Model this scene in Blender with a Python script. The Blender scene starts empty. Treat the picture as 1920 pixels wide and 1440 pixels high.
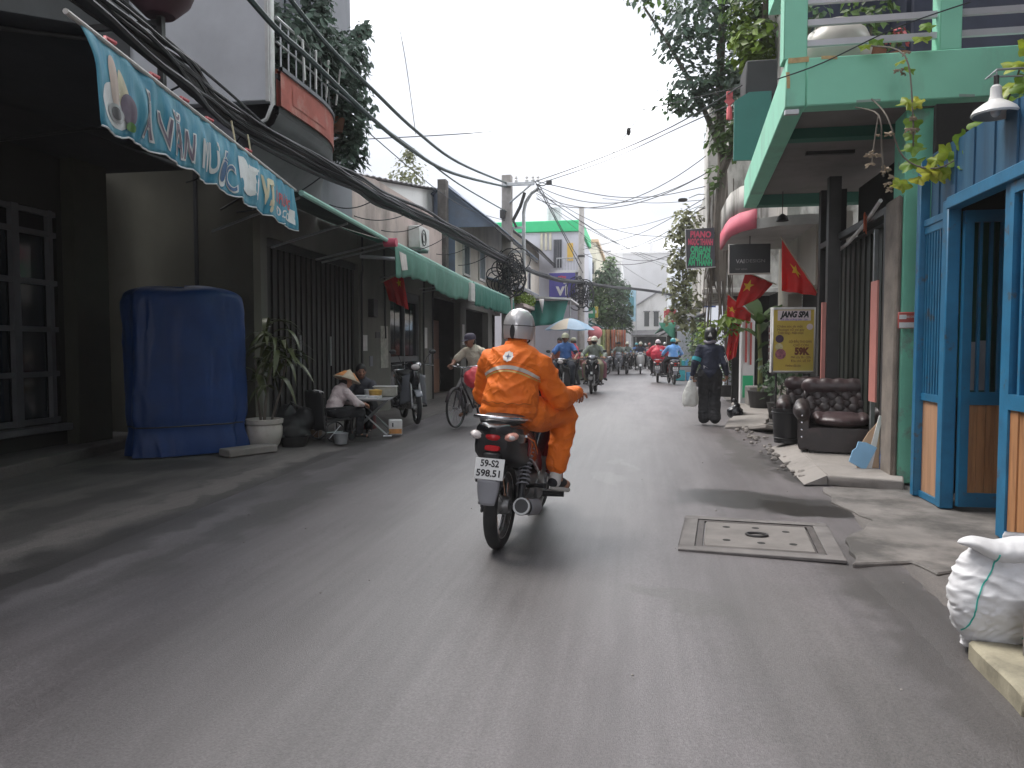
import bpy, bmesh, math, random
import numpy as np
from mathutils import Vector, Matrix, Euler, noise as mnoise
R = math.radians
PI = math.pi
random.seed(7)
SC = bpy.context.scene
COL = SC.collection

# ------------------------------------------------------------------ camera
cam = bpy.data.cameras.new('camera')
cam.lens = 26.25
cam.sensor_width = 36.0
cam.clip_start = 0.05
cam.clip_end = 900.0
cam_o = bpy.data.objects.new('camera', cam)
COL.objects.link(cam_o)
cam_o.location = (0, 0, 1.3)
cam_o.rotation_euler = (R(90 - 2.74), 0, R(9.717))
SC.camera = cam_o

# ------------------------------------------------------------------ sky, sun, exposure
SUN_EL, SUN_AZ = R(60), R(-62)          # azimuth measured from +Y towards +X
world = bpy.data.worlds.new('World')
SC.world = world
world.use_nodes = True
wt = world.node_tree
wt.nodes.clear()


def wn(kind, **kw):
    n = wt.nodes.new(kind)
    for k, v in kw.items():
        setattr(n, k, v)
    return n


w_out = wn('ShaderNodeOutputWorld')
w_bg = wn('ShaderNodeBackground')
w_bg.inputs['Strength'].default_value = 0.1
w_sky = wn('ShaderNodeTexSky', sky_type='NISHITA', sun_disc=False, sun_elevation=SUN_EL, sun_rotation=SUN_AZ)
w_sky.air_density = 1.2
w_sky.dust_density = 3.0
w_tc = wn('ShaderNodeTexCoord')
w_map = wn('ShaderNodeMapping')
w_map.inputs['Scale'].default_value = (1.0, 1.0, 2.0)
w_map.inputs['Location'].default_value = (0.9, 0.4, 0.2)
w_n = wn('ShaderNodeTexNoise')
w_n.inputs['Scale'].default_value = 2.1
w_n.inputs['Detail'].default_value = 4.0
w_n.inputs['Roughness'].default_value = 0.45
w_r = wn('ShaderNodeValToRGB')
w_r.color_ramp.elements[0].position = 0.36
w_r.color_ramp.elements[0].color = (1.75, 1.8, 2.05, 1)
w_r.color_ramp.elements[1].position = 0.62
w_r.color_ramp.elements[1].color = (15.0, 15.1, 15.5, 1)
w_e = w_r.color_ramp.elements.new(0.5)
w_e.color = (3.0, 3.05, 3.2, 1)
w_mix = wn('ShaderNodeMix', data_type='RGBA')
w_mix.inputs['Factor'].default_value = 0.93
L = wt.links.new
L(w_tc.outputs['Generated'], w_map.inputs['Vector'])
L(w_map.outputs['Vector'], w_n.inputs['Vector'])
L(w_n.outputs['Fac'], w_r.inputs['Fac'])
L(w_sky.outputs['Color'], w_mix.inputs['A'])
L(w_r.outputs['Color'], w_mix.inputs['B'])
L(w_mix.outputs['Result'], w_bg.inputs['Color'])
L(w_bg.outputs['Background'], w_out.inputs['Surface'])

sun = bpy.data.lights.new('sun', 'SUN')
sun.energy = 0.9
sun.angle = R(28)
sun.color = (1.0, 0.96, 0.9)
sun_o = bpy.data.objects.new('sun', sun)
COL.objects.link(sun_o)
sd = Vector((math.sin(SUN_AZ) * math.cos(SUN_EL), math.cos(SUN_AZ) * math.cos(SUN_EL), math.sin(SUN_EL)))
sun_o.rotation_euler = sd.to_track_quat('Z', 'Y').to_euler()
sun_o.location = sd * 60

SC.view_settings.view_transform = 'Standard'
SC.view_settings.look = 'None'
SC.view_settings.exposure = 2.0
SC.view_settings.gamma = 1.0
SC.view_settings.use_curve_mapping = False

# ------------------------------------------------------------------ materials
MATS = {}


def M(name, col, rough=0.7, metal=0.0, var=0.14, vs=3.0, dirt=None, ds=1.2, da=0.5, lo=0.48, hi=0.7,
      bump=0.0, bs=60.0, stretch=(1, 1, 1), spec=0.5, rand=0.0, trans=0.0, coat=0.0, bdist=0.004, local=False,
      stretch2=None, fold=False):
    """principled material: base colour broken by two octaves of noise, a shaped dirt layer and fine relief"""
    if name in MATS:
        return MATS[name]
    m = bpy.data.materials.new(name)
    m.use_nodes = True
    t = m.node_tree
    t.nodes.clear()
    N = t.nodes.new
    lk = t.links.new
    out = N('ShaderNodeOutputMaterial')
    b = N('ShaderNodeBsdfPrincipled')
    b.inputs['Roughness'].default_value = rough
    b.inputs['Metallic'].default_value = metal
    b.inputs['Specular IOR Level'].default_value = spec
    if coat:
        b.inputs['Coat Weight'].default_value = coat
        b.inputs['Coat Roughness'].default_value = 0.12
    if local:
        tc = N('ShaderNodeTexCoord')
        src = tc.outputs['Object']
    else:
        g = N('ShaderNodeNewGeometry')
        src = g.outputs['Position']
    mp = N('ShaderNodeMapping')
    mp.inputs['Scale'].default_value = stretch
    lk(src, mp.inputs['Vector'])
    n1 = N('ShaderNodeTexNoise')
    n1.inputs['Scale'].default_value = vs
    n1.inputs['Detail'].default_value = 6
    n1.inputs['Roughness'].default_value = 0.6
    lk(mp.outputs['Vector'], n1.inputs['Vector'])
    mr = N('ShaderNodeMapRange')
    mr.inputs['From Min'].default_value = 0.25
    mr.inputs['From Max'].default_value = 0.75
    mr.inputs['To Min'].default_value = 1 - var
    mr.inputs['To Max'].default_value = 1 + var
    lk(n1.outputs['Fac'], mr.inputs['Value'])
    mul = N('ShaderNodeMix')
    mul.data_type = 'RGBA'
    mul.blend_type = 'MULTIPLY'
    mul.inputs['Factor'].default_value = 1.0
    mul.inputs['A'].default_value = (*col, 1)
    lk(mr.outputs['Result'], mul.inputs['B'])
    cur = mul.outputs['Result']
    if rand:
        gi = N('ShaderNodeNewGeometry')
        m2 = N('ShaderNodeMapRange')
        m2.inputs['To Min'].default_value = 1 - rand
        m2.inputs['To Max'].default_value = 1 + rand
        lk(gi.outputs['Random Per Island'], m2.inputs['Value'])
        mm = N('ShaderNodeMix')
        mm.data_type = 'RGBA'
        mm.blend_type = 'MULTIPLY'
        mm.inputs['Factor'].default_value = 1.0
        lk(cur, mm.inputs['A'])
        lk(m2.outputs['Result'], mm.inputs['B'])
        cur = mm.outputs['Result']
    if dirt is not None:
        mp2 = N('ShaderNodeMapping')
        mp2.inputs['Scale'].default_value = stretch2 or stretch
        mp2.inputs['Location'].default_value = (3.7, 1.9, 5.1)
        lk(src, mp2.inputs['Vector'])
        n2 = N('ShaderNodeTexNoise')
        n2.inputs['Scale'].default_value = ds
        n2.inputs['Detail'].default_value = 8
        n2.inputs['Roughness'].default_value = 0.65
        lk(mp2.outputs['Vector'], n2.inputs['Vector'])
        r2 = N('ShaderNodeMapRange')
        r2.inputs['From Min'].default_value = lo
        r2.inputs['From Max'].default_value = hi
        r2.inputs['To Min'].default_value = 0
        r2.inputs['To Max'].default_value = da
        lk(n2.outputs['Fac'], r2.inputs['Value'])
        md = N('ShaderNodeMix')
        md.data_type = 'RGBA'
        lk(r2.outputs['Result'], md.inputs['Factor'])
        lk(cur, md.inputs['A'])
        md.inputs['B'].default_value = (*dirt, 1)
        cur = md.outputs['Result']
    lk(cur, b.inputs['Base Color'])
    if bump and fold:
        nb = N('ShaderNodeTexNoise')
        nb.inputs['Scale'].default_value = bs
        nb.inputs['Detail'].default_value = 3
        nb.inputs['Distortion'].default_value = 1.6
        nb.noise_type = 'RIDGED_MULTIFRACTAL'
        lk(src, nb.inputs['Vector'])
        bp = N('ShaderNodeBump')
        bp.inputs['Strength'].default_value = bump
        bp.inputs['Distance'].default_value = bdist
        lk(nb.outputs['Fac'], bp.inputs['Height'])
        lk(bp.outputs['Normal'], b.inputs['Normal'])
    elif bump:
        nb = N('ShaderNodeTexNoise')
        nb.inputs['Scale'].default_value = bs
        nb.inputs['Detail'].default_value = 4
        lk(src, nb.inputs['Vector'])
        bp = N('ShaderNodeBump')
        bp.inputs['Strength'].default_value = bump
        bp.inputs['Distance'].default_value = bdist
        lk(nb.outputs['Fac'], bp.inputs['Height'])
        lk(bp.outputs['Normal'], b.inputs['Normal'])
    shader = b.outputs['BSDF']
    if trans:
        tr = N('ShaderNodeBsdfTranslucent')
        lk(cur, tr.inputs['Color'])
        ms = N('ShaderNodeMixShader')
        ms.inputs['Fac'].default_value = trans
        lk(shader, ms.inputs[1])
        lk(tr.outputs['BSDF'], ms.inputs[2])
        shader = ms.outputs['Shader']
    lk(shader, out.inputs['Surface'])
    MATS[name] = m
    return m


def glass(name, col=(0.02, 0.025, 0.03), rough=0.08):
    if name in MATS:
        return MATS[name]
    return M(name, col, rough=rough, var=0.1, spec=0.8)


# ------------------------------------------------------------------ mesh building
class MB:
    def __init__(self):
        self.v = []
        self.f = []
        self.fm = []
        self.mi = 0

    def add(self, vs, fs, M4=None):
        o = len(self.v)
        if M4 is not None:
            vs = [M4 @ Vector(p) for p in vs]
        self.v.extend([tuple(p) for p in vs])
        self.f.extend([tuple(i + o for i in f) for f in fs])
        self.fm.extend([self.mi] * len(fs))
        return self

    def box(self, a, b, M4=None):
        x0, y0, z0 = (min(a[i], b[i]) for i in range(3))
        x1, y1, z1 = (max(a[i], b[i]) for i in range(3))
        vs = [(x0, y0, z0), (x1, y0, z0), (x1, y1, z0), (x0, y1, z0), (x0, y0, z1), (x1, y0, z1), (x1, y1, z1), (x0, y1, z1)]
        fs = [(0, 3, 2, 1), (4, 5, 6, 7), (0, 1, 5, 4), (1, 2, 6, 5), (2, 3, 7, 6), (3, 0, 4, 7)]
        return self.add(vs, fs, M4)

    def prism(self, poly, axis, a, b, M4=None):
        """polygon (2-D list) extruded along an axis from a to b"""
        def P(p, t):
            if axis == 'z':
                return (p[0], p[1], t)
            if axis == 'y':
                return (p[0], t, p[1])
            return (t, p[0], p[1])
        n = len(poly)
        vs = [P(p, a) for p in poly] + [P(p, b) for p in poly]
        fs = [tuple(range(n))[::-1], tuple(range(n, 2 * n))]
        fs += [(i, (i + 1) % n, n + (i + 1) % n, n + i) for i in range(n)]
        return self.add(vs, fs, M4)

    def tube(self, pts, r, n=8, cap=True, M4=None, closed=False):
        pts = [Vector(p) for p in pts]
        m = len(pts)
        rs = r if isinstance(r, (list, tuple)) else [r] * m
        vs = []
        up = None
        for i, p in enumerate(pts):
            if closed:
                t = pts[(i + 1) % m] - pts[i - 1]
            else:
                t = pts[min(i + 1, m - 1)] - pts[max(i - 1, 0)]
            if t.length < 1e-9:
                t = Vector((0, 0, 1))
            t.normalize()
            if up is None:
                up = Vector((0, 0, 1)) if abs(t.z) < 0.9 else Vector((1, 0, 0))
            s = t.cross(up)
            if s.length < 1e-6:
                s = t.orthogonal()
            s.normalize()
            up = s.cross(t).normalized()
            for k in range(n):
                a = 2 * PI * k / n
                vs.append(p + (s * math.cos(a) + up * math.sin(a)) * rs[i])
        fs = []
        for i in range(m if closed else m - 1):
            j = (i + 1) % m
            for k in range(n):
                k2 = (k + 1) % n
                fs.append((i * n + k, i * n + k2, j * n + k2, j * n + k))
        if cap and not closed:
            fs.append(tuple(range(n))[::-1])
            fs.append(tuple((m - 1) * n + k for k in range(n)))
        return self.add(vs, fs, M4)

    def cyl(self, p0, p1, r0, r1=None, n=12, M4=None):
        return self.tube([p0, p1], [r0, r0 if r1 is None else r1], n, True, M4)

    def lathe(self, prof, c=(0, 0, 0), n=20, M4=None, a0=0.0, a1=2 * PI):
        """profile of (radius, z) turned about the z axis"""
        full = abs(a1 - a0 - 2 * PI) < 1e-6
        cnt = n if full else n + 1
        vs = []
        for r, z in prof:
            for k in range(cnt):
                a = a0 + (a1 - a0) * k / n
                vs.append((c[0] + r * math.cos(a), c[1] + r * math.sin(a), c[2] + z))
        fs = []
        for i in range(len(prof) - 1):
            for k in range(n):
                k2 = (k + 1) % cnt
                fs.append((i * cnt + k, i * cnt + k2, (i + 1) * cnt + k2, (i + 1) * cnt + k))
        return self.add(vs, fs, M4)

    def ell(self, c, r, M4=None, n=14, m=8):
        """closed ellipsoid, r = (rx, ry, rz); M4 turns it about its centre"""
        vs = [(0, 0, -r[2])]
        for i in range(1, m):
            ph = -PI / 2 + PI * i / m
            for k in range(n):
                a = 2 * PI * k / n
                vs.append((r[0] * math.cos(ph) * math.cos(a), r[1] * math.cos(ph) * math.sin(a), r[2] * math.sin(ph)))
        vs.append((0, 0, r[2]))
        fs = [(0, 1 + (k + 1) % n, 1 + k) for k in range(n)]
        for i in range(m - 2):
            for k in range(n):
                k2 = (k + 1) % n
                fs.append((1 + i * n + k, 1 + i * n + k2, 1 + (i + 1) * n + k2, 1 + (i + 1) * n + k))
        last = len(vs) - 1
        fs += [(last, 1 + (m - 2) * n + k, 1 + (m - 2) * n + (k + 1) % n) for k in range(n)]
        T = Matrix.Translation(Vector(c))
        if M4 is not None:
            T = T @ M4
        return self.add(vs, fs, T)

    def cap(self, p0, r0, p1, r1, n=14):
        """tapered capsule, closed"""
        p0, p1 = Vector(p0), Vector(p1)
        d = p1 - p0
        ln = d.length
        q = d.to_track_quat('Z', 'Y').to_matrix().to_4x4() if ln > 1e-6 else Matrix.Identity(4)
        prof = []
        for i in range(5):
            a = -PI / 2 + (PI / 2) * i / 4
            prof.append((max(r0 * math.cos(a), 1e-4), r0 * math.sin(a)))
        for i in range(5):
            a = (PI / 2) * i / 4
            prof.append((max(r1 * math.cos(a), 1e-4), ln + r1 * math.sin(a)))
        vs = []
        for r, z in prof:
            for k in range(n):
                a = 2 * PI * k / n
                vs.append((r * math.cos(a), r * math.sin(a), z))
        fs = []
        for i in range(len(prof) - 1):
            for k in range(n):
                k2 = (k + 1) % n
                fs.append((i * n + k, i * n + k2, (i + 1) * n + k2, (i + 1) * n + k))
        fs.append(tuple(range(n))[::-1])
        fs.append(tuple((len(prof) - 1) * n + k for k in range(n)))
        return self.add(vs, fs, Matrix.Translation(p0) @ q)

    def loft(self, secs, n=16, cap=True, p=2.6):
        """sections (centre xyz, half width, half height) stacked along y; superellipse outline"""
        vs = []
        for c, w, h in secs:
            for k in range(n):
                a = 2 * PI * k / n
                ca, sa = math.cos(a), math.sin(a)
                vs.append((c[0] + w * math.copysign(abs(ca) ** (2 / p), ca), c[1], c[2] + h * math.copysign(abs(sa) ** (2 / p), sa)))
        fs = []
        for i in range(len(secs) - 1):
            for k in range(n):
                k2 = (k + 1) % n
                fs.append((i * n + k, (i + 1) * n + k, (i + 1) * n + k2, i * n + k2))
        if cap:
            fs.append(tuple(range(n)))
            fs.append(tuple((len(secs) - 1) * n + k for k in range(n))[::-1])
        return self.add(vs, fs)

    def grid(self, fn, nu, nv, flip=False):
        vs = [fn(i / nu, j / nv) for j in range(nv + 1) for i in range(nu + 1)]
        fs = []
        for j in range(nv):
            for i in range(nu):
                a = j * (nu + 1) + i
                q = (a, a + 1, a + nu + 2, a + nu + 1)
                fs.append(q[::-1] if flip else q)
        return self.add(vs, fs)


def finish(me, mats, smooth=True, ang=38):
    for m in mats:
        me.materials.append(m)
    if smooth:
        me.shade_smooth()
        me.set_sharp_from_angle(angle=R(ang))
    return me


def obj(name, mb, mats, parent=None, loc=None, rot=None, bev=0.0, smooth=True, ang=38, thick=0.0, seg=1):
    """links one mesh object"""
    if not isinstance(mats, (list, tuple)):
        mats = [mats]
    if isinstance(mb, MB):
        me = bpy.data.meshes.new(name)
        me.from_pydata(mb.v, [], mb.f)
        me.polygons.foreach_set('material_index', mb.fm)
        if bev > 0:
            bm = bmesh.new()
            bm.from_mesh(me)
            bmesh.ops.remove_doubles(bm, verts=bm.verts, dist=1e-5)
            bmesh.ops.recalc_face_normals(bm, faces=bm.faces)
            es = [e for e in bm.edges if len(e.link_faces) == 2 and e.calc_face_angle(0) > R(32)]
            bmesh.ops.bevel(bm, geom=es, offset=bev, segments=seg, profile=0.6, affect='EDGES', clamp_overlap=True)
            bm.to_mesh(me)
            bm.free()
        finish(me, mats, smooth, ang)
    else:
        me = mb
        if not me.materials:
            finish(me, mats, smooth, ang)
    o = bpy.data.objects.new(name, me)
    COL.objects.link(o)
    if parent is not None:
        o.parent = parent
    if loc is not None:
        o.location = loc
    if rot is not None:
        o.rotation_euler = rot
    if thick:
        md = o.modifiers.new('thickness', 'SOLIDIFY')
        md.thickness = thick
        md.offset = 0
    return o


def tag(o, label=None, cat=None, group=None, kind=None):
    if label:
        o['label'] = label
    if cat:
        o['category'] = cat
    if group:
        o['group'] = group
    if kind:
        o['kind'] = kind
    return o


def thing(name, label, cat, loc=(0, 0, 0), rz=0.0, group=None, scale=1.0):
    o = bpy.data.objects.new(name, None)
    o.empty_display_size = 0.1
    COL.objects.link(o)
    o.location = loc
    o.rotation_euler = (0, 0, rz)
    if scale != 1.0:
        o.scale = (scale,) * 3
    return tag(o, label, cat, group)


def struct(name, mb, mats, **kw):
    o = obj(name, mb, mats, **kw)
    o['kind'] = 'structure'
    return o


def inst(src, parent, loc=None, rot=None, scale=None, name=None):
    """another object that shares the mesh of src"""
    o = src.copy()
    COL.objects.link(o)
    o.parent = parent
    if name:
        o.name = name
    if loc is not None:
        o.location = loc
    if rot is not None:
        o.rotation_euler = rot
    if scale is not None:
        o.scale = scale
    return o


def copy_tree(o, parent=None, swap=None):
    c = o.copy()
    COL.objects.link(c)
    if parent is not None:
        c.parent = parent
    if swap and c.type == 'MESH' and any(s and s.name in swap for s in c.data.materials):
        c.data = c.data.copy()
        for i, s in enumerate(c.data.materials):
            if s and s.name in swap:
                c.data.materials[i] = swap[s.name]
    for ch in list(o.children):
        copy_tree(ch, c, swap)
    return c


UNIT = {}


def unit_box(mat, bev=0.0):
    key = (mat.name,)
    if key not in UNIT:
        b = MB().box((-.5, -.5, -.5), (.5, .5, .5))
        me = bpy.data.meshes.new('piece')
        me.from_pydata(b.v, [], b.f)
        me.materials.append(mat)
        UNIT[key] = me
    return UNIT[key]


def piece(name, parent, mat, a, b, rot=None):
    """a box part that shares one mesh with all pieces of its material"""
    o = bpy.data.objects.new(name, unit_box(mat))
    COL.objects.link(o)
    o.parent = parent
    o.location = [(a[i] + b[i]) / 2 for i in range(3)]
    o.scale = [abs(b[i] - a[i]) for i in range(3)]
    if rot is not None:
        o.rotation_euler = rot
    return o


def evaluated_mesh(o):
    dg = bpy.context.evaluated_depsgraph_get()
    return bpy.data.meshes.new_from_object(o.evaluated_get(dg))


def remesh(mb, voxel, smooth=6, name='body'):
    """fuses overlapping closed shapes into one continuous surface"""
    me = bpy.data.meshes.new(name)
    me.from_pydata(mb.v, [], mb.f)
    o = bpy.data.objects.new('tmp', me)
    COL.objects.link(o)
    rm = o.modifiers.new('r', 'REMESH')
    rm.mode = 'VOXEL'
    rm.voxel_size = voxel
    if smooth:
        sm = o.modifiers.new('s', 'SMOOTH')
        sm.factor = 0.5
        sm.iterations = smooth
    res = evaluated_mesh(o)
    bpy.data.objects.remove(o)
    bpy.data.meshes.remove(me)
    res.name = name
    return res


def displace(me, fn):
    n = len(me.vertices)
    co = np.empty(n * 3, dtype=np.float32)
    no = np.empty(n * 3, dtype=np.float32)
    me.vertices.foreach_get('co', co)
    me.vertices.foreach_get('normal', no)
    co = co.reshape(-1, 3)
    no = no.reshape(-1, 3)
    d = np.array([fn(Vector(c)) for c in co], dtype=np.float32)
    co = co + no * d[:, None]
    me.vertices.foreach_set('co', co.ravel())
    me.update()
    return me


FONT_TMP = []


def text_mesh(body, size, align='CENTER', ext=0.002, bold=0.0, space=1.0, res=3, shear=0.0):
    cu = bpy.data.curves.new('lettering', 'FONT')
    cu.body = body
    cu.size = size
    cu.align_x = align
    cu.align_y = 'CENTER'
    cu.extrude = ext
    cu.offset = bold
    cu.space_character = space
    cu.resolution_u = res
    cu.shear = shear
    o = bpy.data.objects.new('lettering', cu)
    COL.objects.link(o)
    me = evaluated_mesh(o)
    bpy.data.objects.remove(o)
    bpy.data.curves.remove(cu)
    return me


def text(body, size, mat, parent, loc, rot, align='CENTER', ext=0.002, bold=0.0, width=None, name='lettering', shear=0.0):
    me = text_mesh(body, size, align, ext, bold, shear=shear)
    if width:
        xs = [v.co.x for v in me.vertices]
        k = width / max(1e-6, max(xs) - min(xs))
        for v in me.vertices:
            v.co.x *= k
    me.materials.append(mat)
    o = bpy.data.objects.new(name, me)
    COL.objects.link(o)
    o.parent = parent
    o.location = loc
    o.rotation_euler = rot
    return o


def jit(a):
    return random.uniform(-a, a)


def leaf_cluster(mb, c, rad, count, size, seed, squash=(1, 1, 1), shell=0.55, droop=0.3, shape=None):
    """leaf-shaped faces spread through a volume"""
    rnd = random.Random(seed)
    for _ in range(count):
        while True:
            d = Vector((rnd.gauss(0, 1), rnd.gauss(0, 1), rnd.gauss(0, 1)))
            if d.length > 0.01:
                break
        d.normalize()
        rr = rad * (shell + (1 - shell) * rnd.random()) if rnd.random() < 0.7 else rad * rnd.random()
        p = Vector(c) + Vector((d.x * squash[0], d.y * squash[1], d.z * squash[2])) * rr
        leaf(mb, p, d, size * rnd.uniform(0.6, 1.3), rnd, droop)


def leaf(mb, p, d, s, rnd, droop=0.3):
    nrm = (Vector((d.x, d.y, abs(d.z) + 0.4)) + Vector((rnd.uniform(-.7, .7), rnd.uniform(-.7, .7), rnd.uniform(-.5, .5)))).normalized()
    t = nrm.orthogonal().normalized()
    t = (Matrix.Rotation(rnd.uniform(0, 2 * PI), 3, nrm) @ t)
    t = (t + Vector((0, 0, -droop))).normalized()
    b = nrm.cross(t).normalized()
    w = s * 0.32
    vs = [p, p + t * s * .45 + b * w + nrm * s * .05, p + t * s - nrm * s * .06, p + t * s * .45 - b * w + nrm * s * .05]
    mb.add(vs, [(0, 1, 2, 3)])


def sag(p0, p1, s, n=14):
    p0, p1 = Vector(p0), Vector(p1)
    return [p0.lerp(p1, i / n) - Vector((0, 0, s * 4 * (i / n) * (1 - i / n))) for i in range(n + 1)]
# ------------------------------------------------------------------ palette
asphalt = M('asphalt', (0.138, 0.126, 0.129), rough=0.45, var=0.26, vs=2.6, dirt=(0.075, 0.066, 0.067), ds=1.7, da=0.6, lo=0.46, hi=0.7,
            stretch=(1, .16, 1), bump=0.45, bs=210, bdist=0.005, stretch2=(1, .3, 1))
dirty_conc = M('dirty_concrete', (0.125, 0.113, 0.106), rough=0.8, var=0.25, vs=1.6, dirt=(0.045, 0.042, 0.04), ds=1.3, da=0.8, lo=0.46, hi=0.66,
               stretch=(1, .3, 1), bump=0.5, bs=90)
gutter_m = M('gutter_dirt', (0.055, 0.052, 0.05), rough=0.75, var=0.4, vs=2.0, dirt=(0.13, 0.12, 0.11), ds=1.5, da=0.6, stretch=(1, .25, 1), bump=.4)
light_conc = M('light_concrete', (0.26, 0.238, 0.22), rough=0.85, var=0.15, vs=2.5, dirt=(0.12, 0.11, 0.1), ds=1.8, da=0.6, bump=0.4, bs=120)
grey_conc = M('grey_concrete', (0.22, 0.205, 0.19), rough=0.85, var=0.2, vs=3, dirt=(0.08, 0.075, 0.07), ds=2.2, da=0.6, bump=0.5, bs=90)
wet_m = M('wet_asphalt', (0.05, 0.05, 0.05), rough=0.28, var=0.35, vs=2.0, dirt=(0.12, 0.115, 0.11), ds=2.2, da=0.7, bump=.4, bs=110)
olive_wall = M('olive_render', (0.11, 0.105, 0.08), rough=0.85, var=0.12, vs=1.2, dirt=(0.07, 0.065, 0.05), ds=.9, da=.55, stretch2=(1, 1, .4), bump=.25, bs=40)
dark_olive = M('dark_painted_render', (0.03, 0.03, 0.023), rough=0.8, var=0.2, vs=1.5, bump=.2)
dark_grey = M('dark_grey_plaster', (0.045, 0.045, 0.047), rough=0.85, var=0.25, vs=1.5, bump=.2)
cream_wall = M('cream_render', (0.45, 0.42, 0.37), rough=0.85, var=0.1, vs=1.4, dirt=(0.16, 0.145, 0.125), ds=.9, da=.75, lo=.45, hi=.7, stretch2=(1.3, 1.3, .35), bump=.25, bs=40)
pink_wall = M('pink_render', (0.5, 0.4, 0.37), rough=0.85, var=0.1, vs=1.5, dirt=(0.12, 0.1, 0.095), ds=1.0, da=.8, lo=.45, hi=.68, stretch2=(1, 1, .5), bump=.25, bs=40)
white_wall = M('white_render', (0.66, 0.66, 0.66), rough=0.8, var=0.07, vs=1.2, dirt=(0.3, 0.29, 0.28), ds=.8, da=.5, stretch2=(1.2, 1.2, .3), bump=.15, bs=30)
pale_wall = M('pale_blue_render', (0.6, 0.63, 0.7), rough=0.8, var=0.06, vs=1.2, dirt=(0.35, 0.35, 0.36), ds=.6, da=.4, stretch2=(1, 1, .3))
grey_wall = M('grey_render', (0.21, 0.21, 0.235), rough=0.85, var=0.12, vs=1.2, dirt=(0.1, 0.1, 0.11), ds=.8, da=.6, stretch2=(1.2, 1.2, .3), bump=.2, bs=40)
stained_wall = M('stained_white_render', (0.5, 0.48, 0.45), rough=0.88, var=0.12, vs=1.5, dirt=(0.1, 0.09, 0.075), ds=1.1, da=.9, lo=.46, hi=.62, stretch2=(1.3, 1.3, .45), bump=.3, bs=40)
red_band_m = M('faded_red_paint', (0.38, 0.09, 0.065), rough=0.7, var=0.2, vs=5, dirt=(0.5, 0.33, 0.28), ds=2.5, da=.5, lo=.5, hi=.7)
dark_steel = M('dark_steel', (0.045, 0.043, 0.043), rough=0.5, metal=0.3, var=0.3, vs=4, dirt=(0.02, 0.02, 0.02), ds=2)
slat_m = M('brown_grey_steel', (0.034, 0.031, 0.03), rough=0.5, metal=0.2, var=0.25, vs=2, dirt=(0.03, 0.028, 0.027), ds=1.5, stretch2=(1, 1, .3))
white_paint = M('white_paint', (0.62, 0.61, 0.6), rough=0.5, var=0.08, vs=5, dirt=(0.3, 0.27, 0.24), ds=4, da=.4)
grey_paint = M('grey_window_paint', (0.11, 0.11, 0.115), rough=0.6, var=0.15, vs=4)
dark_glass = glass('dark_glass')
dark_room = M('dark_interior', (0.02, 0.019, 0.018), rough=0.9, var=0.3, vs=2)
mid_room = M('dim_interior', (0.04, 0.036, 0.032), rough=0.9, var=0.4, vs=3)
blue_roof = M('slate_blue_sheet', (0.13, 0.17, 0.24), rough=0.6, var=0.2, vs=2, dirt=(0.12, 0.11, 0.1), ds=1.4, da=.5)
grey_roof = M('grey_sheet_roof', (0.2, 0.2, 0.21), rough=0.6, var=0.2, vs=2, dirt=(0.1, 0.08, 0.07), ds=1.2, da=.6)
green_paint = M('mint_green_paint', (0.25, 0.61, 0.44), rough=0.7, var=0.07, vs=2, dirt=(0.2, 0.36, 0.27), ds=1.8, da=.7, lo=.5, hi=.72, stretch2=(1.3, 1.3, .5), bump=.15, bs=50)
green_col = M('peeling_green_paint', (0.2, 0.58, 0.42), rough=0.75, var=0.12, vs=2.5, dirt=(0.22, 0.3, 0.25), ds=2.8, da=.75, lo=.55, hi=.63, bump=.3, bs=60)
dark_green_paint = M('dark_green_paint', (0.025, 0.14, 0.1), rough=0.7, var=0.12, vs=2)
soffit_m = M('grey_soffit', (0.2, 0.185, 0.18), rough=0.9, var=0.12, vs=1.5, dirt=(0.1, 0.09, 0.085), ds=1.2, da=.5)
blue_paint = M('blue_gloss_paint', (0.012, 0.14, 0.275), rough=0.45, var=0.25, vs=5, dirt=(0.07, 0.06, 0.055), ds=7, da=.75, lo=.6, hi=.68, bump=.2, bs=30)
blue_clad = M('weathered_blue_board', (0.016, 0.075, 0.15), rough=0.55, var=0.3, vs=3, dirt=(0.05, 0.15, 0.24), ds=2, da=.6, stretch=(2, 2, .3))
wood_m = M('orange_brown_board', (0.42, 0.2, 0.085), rough=0.55, var=0.25, vs=3.5, dirt=(0.16, 0.07, 0.03), ds=4, da=.6, stretch=(6, 6, .5))
wood_pale = M('pale_plywood', (0.46, 0.26, 0.15), rough=0.6, var=0.15, vs=3, dirt=(0.25, 0.12, 0.06), ds=3, da=.5, stretch=(5, 5, .5))
black_cable = M('black_cable', (0.018, 0.02, 0.024), rough=0.55, var=0.2, vs=6)
teal_cable = M('grey_green_cable', (0.035, 0.06, 0.062), rough=0.55, var=0.2, vs=6)
metal_m = M('galvanised_steel', (0.4, 0.41, 0.42), rough=0.4, metal=0.7, var=0.2, vs=8)
chrome = M('chrome', (0.6, 0.6, 0.62), rough=0.18, metal=1.0, var=0.05)
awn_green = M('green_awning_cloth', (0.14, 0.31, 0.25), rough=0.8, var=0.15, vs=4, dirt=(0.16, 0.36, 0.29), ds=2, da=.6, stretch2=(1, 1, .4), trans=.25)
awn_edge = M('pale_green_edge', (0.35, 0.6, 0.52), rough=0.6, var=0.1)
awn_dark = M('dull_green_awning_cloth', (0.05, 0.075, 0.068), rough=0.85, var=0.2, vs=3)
awn_blue_top = M('dark_awning_cloth', (0.03, 0.033, 0.037), rough=0.85, var=0.3, vs=2)
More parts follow.
